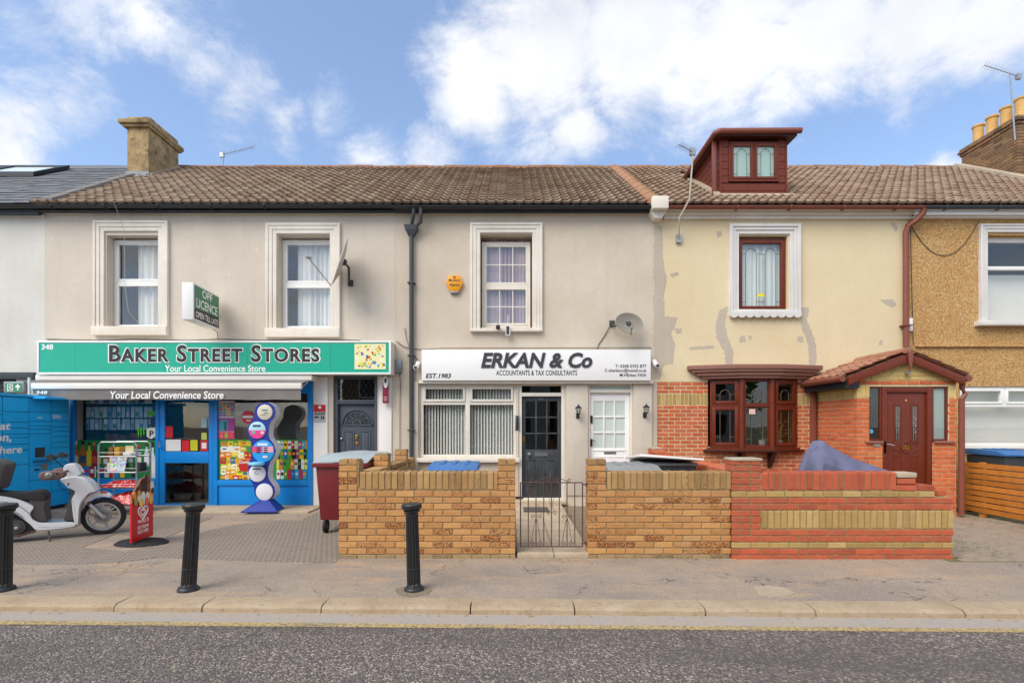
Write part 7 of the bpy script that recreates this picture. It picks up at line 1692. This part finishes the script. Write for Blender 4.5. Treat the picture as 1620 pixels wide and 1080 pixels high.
for k, (a, b, c_, q, nm) in enumerate([(190, 203, '2a5a2a', 2, 'green'), (204, 214, '303036', 2, 'black'), (160, 166, 'e8dcd4', 2, 'white'), (186, 205, 'e4e4e8', 3, 'white long'), (163, 170, '8a5a2a', 3, 'brown'), (172, 180, 'd09a3a', 3, 'amber')]):
    o = MB().box(PX(a, YC), PX(b, YC), YC + .12, YC + .28, shelves[q] + .012, shelves[q] + .16 - (.09 if nm == 'white long' else 0)).build('goods_carton', plain(c_), None, bevel=.006); tag(o, '%s carton on the %s shelf of the cage trolley' % (nm, 'top' if q == 3 else 'third'), 'carton')

# ice cream pavement sign, edge running back from the camera
isg = empty('pavement_sign', (-4.91, 6.7, 0), 'red ice cream pavement sign with a white heart emblem on a rubber base', 'pavement sign')
A_, B_ = Vector((PX(207, 6.5), 6.5, 0)), Vector((PX(241, 6.95), 6.95, 0)); dv = (B_ - A_); LL = dv.length; dv.normalize(); im = Matrix.Translation(A_) @ Matrix.Rotation(math.atan2(dv.y, dv.x), 4, 'Z')
base = MB(); n = 24; base.lathe([(.36, .0), (.36, .012), (.3, .045), (.06, .06)], (0, 0, 0), n).xf(Matrix.Translation((A_ + B_) / 2) @ Matrix.Rotation(math.atan2(dv.y, dv.x) - R(8), 4, 'Z') @ Matrix.Diagonal((.62, .95, 1, 1))); base.build('base', 'rubber', isg, smooth=True)
MB().py([(0, .06), (LL, .06), (LL, .60), (LL * .9, .64), (0, .57)], -.01, .01).xf(im).build('panel', plain('cc1722', .3), isg)
ifn = lambda u, w, e: im @ Vector((u, -.0105 - e, w))
text('lettering', "WALL'S", 'ink_white', LL * .26, LL * .78, .28, .33, 0, isg, .02, fn=ifn, depth=.001); text('lettering', 'ICE CREAM', 'ink_white', LL * .27, LL * .77, .205, .25, 0, isg, .02, fn=ifn, depth=.001); text('lettering', 'SOLD HERE', 'ink_white', LL * .27, LL * .77, .145, .19, 0, isg, .02, fn=ifn, depth=.001)
def heart(s, cx_, cz_): return [(cx_ + s * .0625 * 16 * math.sin(q) ** 3, cz_ + s * .0625 * (13 * math.cos(q) - 5 * math.cos(2 * q) - 2 * math.cos(3 * q) - math.cos(4 * q))) for q in [2 * math.pi * k / 28 for k in range(29)]]
mb = MB()
for s_, rr in ((.1, .011), (.05, .009)): mb.tube([(x_, -.012, z_) for x_, z_ in heart(s_, LL * .5, .42)], rr, 6)
mb.xf(im); mb.build('emblem', 'ink_white', isg, smooth=True)
mb = MB(); pal = ['e8902a', '5a3a22', 'f2e6d0', 'c8d070', '8a5a34', 'f0b040', 'd83a2a', '3a2418']
rn = random.Random(4)
for k, (u, w, r_, c_) in enumerate([(.12, .66, .045, 'e8902a'), (.32, .62, .05, 'f2e6d0'), (.5, .63, .055, 'f0e8da'), (.7, .62, .05, 'f2ead8'), (.88, .64, .06, 'e8a03a'), (.35, .74, .06, '5a3a26'), (.55, .78, .075, '3a2418'), (.75, .74, .06, '7a5030'), (.9, .75, .055, 'e8dcc8'), (.15, .57, .04, '8aa84a'), (.4, .55, .05, 'f0c850'), (.65, .55, .05, 'e86a2a'), (.85, .56, .05, 'e8b84a'), (.6, .86, .05, '50321e'), (.28, .68, .035, 'd8b070'), (.92, .68, .035, '3a2a1c')]):
    MB().lathe([(r_, 0), (r_, -.006)], (0, 0, 0), 14, 'y').xf(im @ Matrix.Translation((LL * u, -.0106 - k * .0008, w)) @ Matrix.Diagonal((.75, 1, 1.15, 1))).build('picture_scoop', plain(c_), isg)
MB().py([(LL * .05, .55), (LL * .98, .6), (LL * .95, .78), (LL * .75, .9), (LL * .45, .86), (LL * .22, .76), (LL * .04, .68)], -.009, .009).xf(im).build('picture_panel', plain('8a4a30'), isg)
for k in range(5): MB().py([(LL * (.3 + k * .1), .52), (LL * (.34 + k * .1), .52), (LL * (.36 + k * .1), .6 + .03 * (k % 2)), (LL * (.28 + k * .1), .6)], -.024, -.0235).xf(im).build('picture_scoop', plain('ece4ea'), isg)

# ================================================================== SCOOTER (profile in its own plane, heading right and away)
SD = (.873, .487); SP = (-5.90, 7.31)
def su(px):
    k = (px - 810) / F; return (SP[1] * k - SP[0]) / (SD[0] - SD[1] * k)
def spt(zx_, zy):                      # a point of the bike's middle plane -> (u forward, z up)
    px, py = zx_ / 4.5, 700 + zy / 4.5; u = su(px); return (u, PZ(py, SP[1] + SD[1] * u))
def sw(u, v, z): return (SP[0] + SD[0] * u + SD[1] * v, SP[1] + SD[1] * u - SD[0] * v, z)     # v: towards the camera
sct = empty('scooter', (-6.4, 7.0, 0), 'white scooter with black seat and top box parked by the blue lockers', 'scooter')
def side(name, pts, hw, m, bev=.02, par=None, v0=0, taper_=1.0, seg=3):
    P = [spt(*p) for p in pts]; n = len(P)
    cu = sum(p[0] for p in P) / n; cz_ = sum(p[1] for p in P) / n
    layers = [(-hw, .82 * taper_), (-hw * .6, 1.0), (hw * .6, 1.0), (hw, .82 * taper_)]
    vs = []
    for v, k in layers: vs += [sw(cu + (u - cu) * (1 - (1 - k) * .35), v0 + v, cz_ + (z - cz_) * (1 - (1 - k) * .35)) for u, z in P]
    fs = [tuple(range(n))[::-1], tuple(range(3 * n, 4 * n))] + [(l * n + i, l * n + (i + 1) % n, (l + 1) * n + (i + 1) % n, (l + 1) * n + i) for l in range(3) for i in range(n)]
    return MB().add(vs, fs).build(name, m, par or sct, bevel=bev, seg=seg)
def smooth_poly(pts, n=4):
    """closed Catmull-Rom through the outline points"""
    out = []; L = len(pts)
    for i in range(L):
        p0, p1, p2, p3 = [Vector(pts[(i + k - 1) % L]) for k in range(4)]
        for q in range(n):
            s = q / n; out.append(tuple(.5 * ((2 * p1) + (p2 - p0) * s + (2 * p0 - 5 * p1 + 4 * p2 - p3) * s * s + (3 * p1 - p0 - 3 * p2 + p3) * s ** 3)))
    return out
side('rear_body', smooth_poly([(-150, 345), (-60, 355), (60, 368), (160, 392), (225, 420), (266, 446), (240, 492), (262, 535), (300, 556), (345, 560), (440, 558), (540, 556), (574, 576), (560, 590), (470, 603), (380, 611), (285, 612), (245, 575), (185, 528), (120, 488), (40, 462), (-60, 446), (-150, 440)], 3), .15, 'scooter_white', .012)
side('seat', smooth_poly([(-150, 328), (-60, 334), (40, 344), (160, 350), (250, 336), (310, 335), (345, 358), (354, 385), (330, 404), (240, 402), (140, 386), (20, 366), (-150, 352)], 3), .14, 'seat_black', .015)
side('seat_base', smooth_poly([(225, 398), (345, 398), (338, 440), (346, 500), (354, 548), (320, 552), (290, 544), (236, 492), (264, 446)], 3), .13, 'scooter_dark', .01)
side('inner_shield', smooth_poly([(505, 315), (560, 305), (580, 330), (545, 365), (536, 440), (548, 540), (500, 548), (466, 545), (490, 470), (506, 400), (520, 350)], 3), .12, 'scooter_dark', .012)
side('front_shield', smooth_poly([(448, 250), (500, 235), (560, 228), (620, 244), (668, 280), (700, 322), (704, 336), (660, 346), (620, 385), (592, 430), (582, 480), (578, 560), (570, 582), (548, 552), (534, 450), (532, 390), (556, 335), (500, 305), (470, 275)], 3), .17, 'scooter_white', .014)
side('headlamp_cowl', smooth_poly([(466, 168), (500, 146), (545, 150), (575, 180), (590, 222), (560, 232), (505, 240), (470, 228)], 3), .12, 'scooter_white', .02)
side('headlamp', smooth_poly([(560, 178), (580, 192), (592, 222), (578, 224), (566, 200)], 2), .08, plain('3a3d42', .1), .008)
side('shield_slot', [(505, 280), (520, 272), (512, 296), (502, 300)], .172, 'rubber', .003); side('indicator', [(715, 345), (760, 348), (770, 358), (722, 356)], .062, plain('b02430', .25), .004)
side('front_mudguard', smooth_poly([(600, 412), (636, 372), (690, 346), (750, 350), (795, 366), (792, 386), (740, 380), (690, 388), (650, 412), (622, 440)], 3), .06, 'scooter_white', .012)
for v in (.30, -.30):
    side('hand_muff', smooth_poly([(334, 212), (352, 194), (410, 188), (470, 186), (508, 192), (516, 214), (494, 236), (440, 248), (370, 252), (336, 238)], 3), .055, 'muff', .03, None, v)
u, z = spt(405, 216); MB().lathe([(.04, 0), (.04, .012), (.02, .02)], (0, 0, 0), 16).xf(Matrix.Translation(sw(u, .362, z)) @ Vector((SD[1], -SD[0], 0)).to_track_quat('Z', 'Y').to_matrix().to_4x4()).build('muff_vent', 'metal_grey', sct)
a = spt(500, 205); MB().tube([sw(a[0] - .06, .36, a[1]), sw(a[0], .16, a[1] + .02), sw(a[0], -.16, a[1] + .02), sw(a[0] - .06, -.36, a[1])], .014, 8).build('handlebar', 'black_plastic', sct, smooth=True)
for v, s_ in ((.2, 1), (-.2, -1)):
    a, b = spt(478, 165), spt(428, 112); MB().tube([sw(a[0], v, a[1]), sw(b[0], v + s_ * .06, b[1])], .007, 6).build('mirror_stalk', 'black_plastic', sct)
    c_ = spt(402, 96); P = [sw(c_[0] + .055 * math.cos(q), v + s_ * .07 + .02 * math.cos(q), c_[1] + .042 * math.sin(q)) for q in [2 * math.pi * k / 14 for k in range(14)]]; P2 = [sw(c_[0] + .045 * math.cos(q) + .035, v + s_ * .07 + .02 * math.cos(q), c_[1] + .034 * math.sin(q)) for q in [2 * math.pi * k / 14 for k in range(14)]]
    MB().add(P + P2, [tuple(range(14)), tuple(range(14, 28))[::-1]] + [(i, (i + 1) % 14, 14 + (i + 1) % 14, 14 + i) for i in range(14)]).build('mirror', 'black_plastic', sct, smooth=True)
def wheel(u, r, par):
    m4 = Matrix(((SD[0], SD[1], 0, 0), (SD[1], -SD[0], 0, 0), (0, 0, 1, 0), (0, 0, 0, 1))); T = Matrix.Translation(sw(u, 0, r)) @ m4
    w = MB().lathe([(r - .06, -.03), (r - .04, -.045), (r - .012, -.04), (r, -.015), (r, .015), (r - .012, .04), (r - .04, .045), (r - .06, .03)], (0, 0, 0), 40, 'y'); w.f = [f for f in w.f if len(f) == 4]; w = w.xf(T).build('wheel', 'rubber', par, smooth=True)
    rim = MB().lathe([(r - .062, -.032), (r - .085, -.028), (r - .085, .028), (r - .062, .032)], (0, 0, 0), 40, 'y'); rim.f = [f for f in rim.f if len(f) == 4]
    n = 40; k = 0; rim.f += [(j, 3 * n + j, 3 * n + (j + 1) % n, (j + 1) % n) for j in range(n)]
    rim.xf(T).build('rim', 'rim_silver', w, smooth=True)
    for k in range(6):
        a = 2 * math.pi * k / 6 + .3; sp = MB().box(.03, r - .082, -.012, .012, -.012, .012); sp.xf(T @ Matrix.Rotation(a, 4, 'Y')); sp.build('spoke', 'rim_silver', w, bevel=.003, seg=1)
    MB().lathe([(.04, -.05), (.04, .05)], (0, 0, 0), 16, 'y').xf(T).build('hub', 'rim_silver', w, smooth=True)
    dk = MB().lathe([(.1, .045), (.1, .049), (.06, .049), (.06, .045)], (0, 0, 0), 28, 'y'); dk.xf(T); dk.build('brake_disc', 'metal_grey', w)
    return w
wheel(0, .262, sct); wheel(-1.27, .25, sct)
a = spt(648, 435); 
for v in (.075, -.075): MB().tube([sw(a[0], v, a[1]), sw(0, v, .262), ], [.026, .022], 10).build('fork_leg', 'rim_silver', sct, smooth=True)
MB().tube([sw(a[0] - .16, 0, a[1] + .35), sw(a[0] - .02, 0, a[1] + .06), sw(a[0], .08, a[1])], .03, 8).build('steering_column', 'scooter_dark', sct)
side('engine_case', smooth_poly([(-120, 500), (60, 520), (150, 530), (225, 560), (268, 608), (225, 632), (140, 650), (60, 652), (-120, 640)], 3), .13, 'engine', .015)
u, z = spt(150, 590); T = Matrix.Translation(sw(u, .13, z)) @ Vector((SD[1], -SD[0], 0)).to_track_quat('Z', 'Y').to_matrix().to_4x4()
MB().lathe([(.085, 0), (.09, .02), (.08, .035), (.075, .03), (.06, .03), (.055, .04), (.02, .045)], (0, 0, 0), 24).xf(T).build('drive_cover', 'scooter_dark', sct, smooth=True); MB().lathe([(.02, .045), (.02, .055), (.01, .058)], (0, 0, 0), 12).xf(T).build('drive_bolt', 'rim_silver', sct)
a, b, c_ = spt(275, 616), spt(170, 645), spt(-60, 672); MB().tube([sw(a[0], .12, a[1]), sw(b[0], .15, b[1]), sw(c_[0], .16, c_[1])], .016, 8).build('exhaust', 'rust', sct, smooth=True)
a, b = spt(366, 620), spt(398, 662); MB().tube([sw(a[0], .12, a[1]), sw(b[0], .26, .012)], .011, 8).build('side_stand', 'black_plastic', sct)
a, b = spt(250, 440), spt(150, 500); MB().tube([sw(-1.2, .1, .3), sw(-1.05, .1, .58)], .03, 10).build('shock_absorber', 'engine', sct)
side('top_box', [(-210, 110), (20, 118), (48, 128), (92, 152), (38, 326), (-210, 335)], .2, 'scooter_dark', .025)
def seam(pts, v, r=.003, name='panel_seam', m='rubber'): MB().tube([sw(spt(*p)[0], v, spt(*p)[1]) for p in pts], r, 5).build(name, m, sct)
seam([(-60, 400), (80, 412), (170, 440), (235, 490), (262, 535)], .152); seam([(300, 585), (400, 590), (520, 583), (566, 574)], .148); seam([(560, 330), (610, 300), (660, 300), (695, 326)], .165); seam([(500, 232), (545, 236), (590, 226)], .118); seam([(540, 400), (556, 470), (562, 560)], .168)
seam([(560, 250), (600, 262), (640, 286)], .150, .009, 'indicator', plain('d8a878', .15)); seam([(470, 195), (430, 230), (455, 300), (520, 350)], .19, .005, 'brake_cable'); seam([(640, 440), (650, 500), (700, 520), (735, 535)], .10, .005, 'brake_hose')
seam([(110, 470), (150, 490), (190, 520)], .156, .012, 'side_badge', plain('8a8f94', .2))
# pot plants on the bow window's inner sill
def plant(x_, y_, z_, m, label, n, spread, h):
    p = empty('pot_plant', (x_, y_, z_), label, 'plant', 'pot plants in the bow window'); MB().lathe([(.05, z_), (.07, z_ + .13), (.075, z_ + .14), (.06, z_ + .14)], (x_, y_, 0), 16).build('plant_pot', 'pot', p, smooth=True)
    rn2 = random.Random(n); mb = MB(); st_ = MB()
    for k in range(n):
        a = rn2.uniform(0, 6.28); t_ = rn2.uniform(.2, 1); bx = Vector((x_ + spread * t_ * math.cos(a), y_ + spread * .5 * t_ * math.sin(a), z_ + .16 + h * rn2.uniform(.1, 1))); L = rn2.uniform(.07, .12); d_ = Vector((math.cos(a), math.sin(a) * .5, rn2.uniform(-.5, .6))).normalized(); s_ = d_.cross(Vector((0, 0, 1))).normalized() * L * .28
        mb.add([bx, bx + d_ * L * .5 + s_, bx + d_ * L, bx + d_ * L * .5 - s_], [(0, 1, 2, 3)])
        if k % 4 == 0: st_.tube([(x_, y_, z_ + .12), tuple(bx)], .003, 4)
    mb.build('leaves', m, p); st_.build('stems', m, p)
plant(5.2, YF - .02 + .12, bz0 - .015, 'leaf_yellow', 'yellow green pot plant in the right light of the bow window', 46, .13, .36)
plant(4.86, YF + .06, bz0 - .015, 'leaf_green', 'green pot plant behind the middle light of the bow window', 40, .12, .34); plant(4.42, YF + .02, bz0 - .015, 'leaf_green', 'small dark pot plant at the left post of the bow window', 26, .1, .2)
# ================================================================== across the street (seen only in the window panes)
for i, (x0, x1, wm, lab) in enumerate(((-11, -4.5, 'brick_front', 'brown brick gabled house across the street by the trees'), (-4.2, 2.4, 'render_white', 'white gabled house across the street facing the office'), (2.7, 9.3, 'brick_front', 'brown brick gabled house across the street facing the porch'))):
    if 'brick_front' not in MATS: mat('brick_front', '7a5a46', .9, .2, 6, .3, 40)
    h = empty('facing_house', ((x0 + x1) / 2, -13, 0), lab, 'house', 'houses across the street'); MB().py([(x0, 0), (x1, 0), (x1, 5.2), ((x0 + x1) / 2, 7.9), (x0, 5.2)], -17, -13).build('wall', wm, h)
    for s_ in (0, 1):
        xe, xm = ((x0 - .3, (x0 + x1) / 2), (x1 + .3, (x0 + x1) / 2))[s_]; MB().py([(xe, 5.1), (xm, 8.1), (xm, 7.95), (xe, 4.95)], -17.2, -12.7).build('roof', 'slate_grey', h)
    for zq in (.9, 3.3):
        for xq in (x0 + 1.1, x1 - 2.4):
            w = frame_box(MB(), xq, xq + 1.3, zq, zq + 1.4, .08, -12.97, -12.9).build('window', 'white_upvc', h); MB().box(xq + .08, xq + 1.22, -12.99, -12.96, zq + .08, zq + 1.32).build('pane', 'black_plastic', w)
    MB().box((x0 + x1) / 2 - .45, (x0 + x1) / 2 + .45, -12.99, -12.93, 0, 2.05).build('door', 'mahogany', h)
def tree(x_, y_, h, r, label, seed):
    rn2 = random.Random(seed); tr_ = empty('tree', (x_, y_, 0), label, 'tree', 'trees across the street'); MB().tube([(x_, y_, 0), (x_ + .1, y_, h * .35), (x_, y_ + .1, h * .7)], [.2, .15, .06], 10).build('trunk', 'rust', tr_); mb = MB()
    for k in range(2600):
        d_ = Vector((rn2.gauss(0, 1), rn2.gauss(0, 1), rn2.gauss(0, 1))).normalized() * r * rn2.uniform(.35, 1) ** .6; d_ *= 1 + .25 * math.sin(d_.x * 3 + seed) * math.cos(d_.z * 4); p = Vector((x_, y_, h * .68)) + Vector((d_.x, d_.y, d_.z * 1.15)); a, b = Vector((rn2.gauss(0, 1), rn2.gauss(0, 1), rn2.gauss(0, 1))).normalized() * .16, Vector((rn2.gauss(0, 1), rn2.gauss(0, 1), rn2.gauss(0, 1))).normalized() * .12
        mb.add([p - a, p + b, p + a, p - b], [(0, 1, 2, 3)])
    mb.build('crown', 'leaf_green', tr_)
tree(-2.2, -10.2, 5.2, 1.7, 'leafy green tree across the street reflected in the office door', 1); tree(5.8, -10.4, 5.6, 1.9, 'leafy green tree across the street reflected in the leaded window', 2); tree(12.5, -11, 7, 2.4, 'large green tree across the street reflected at the pebbledashed house', 3)
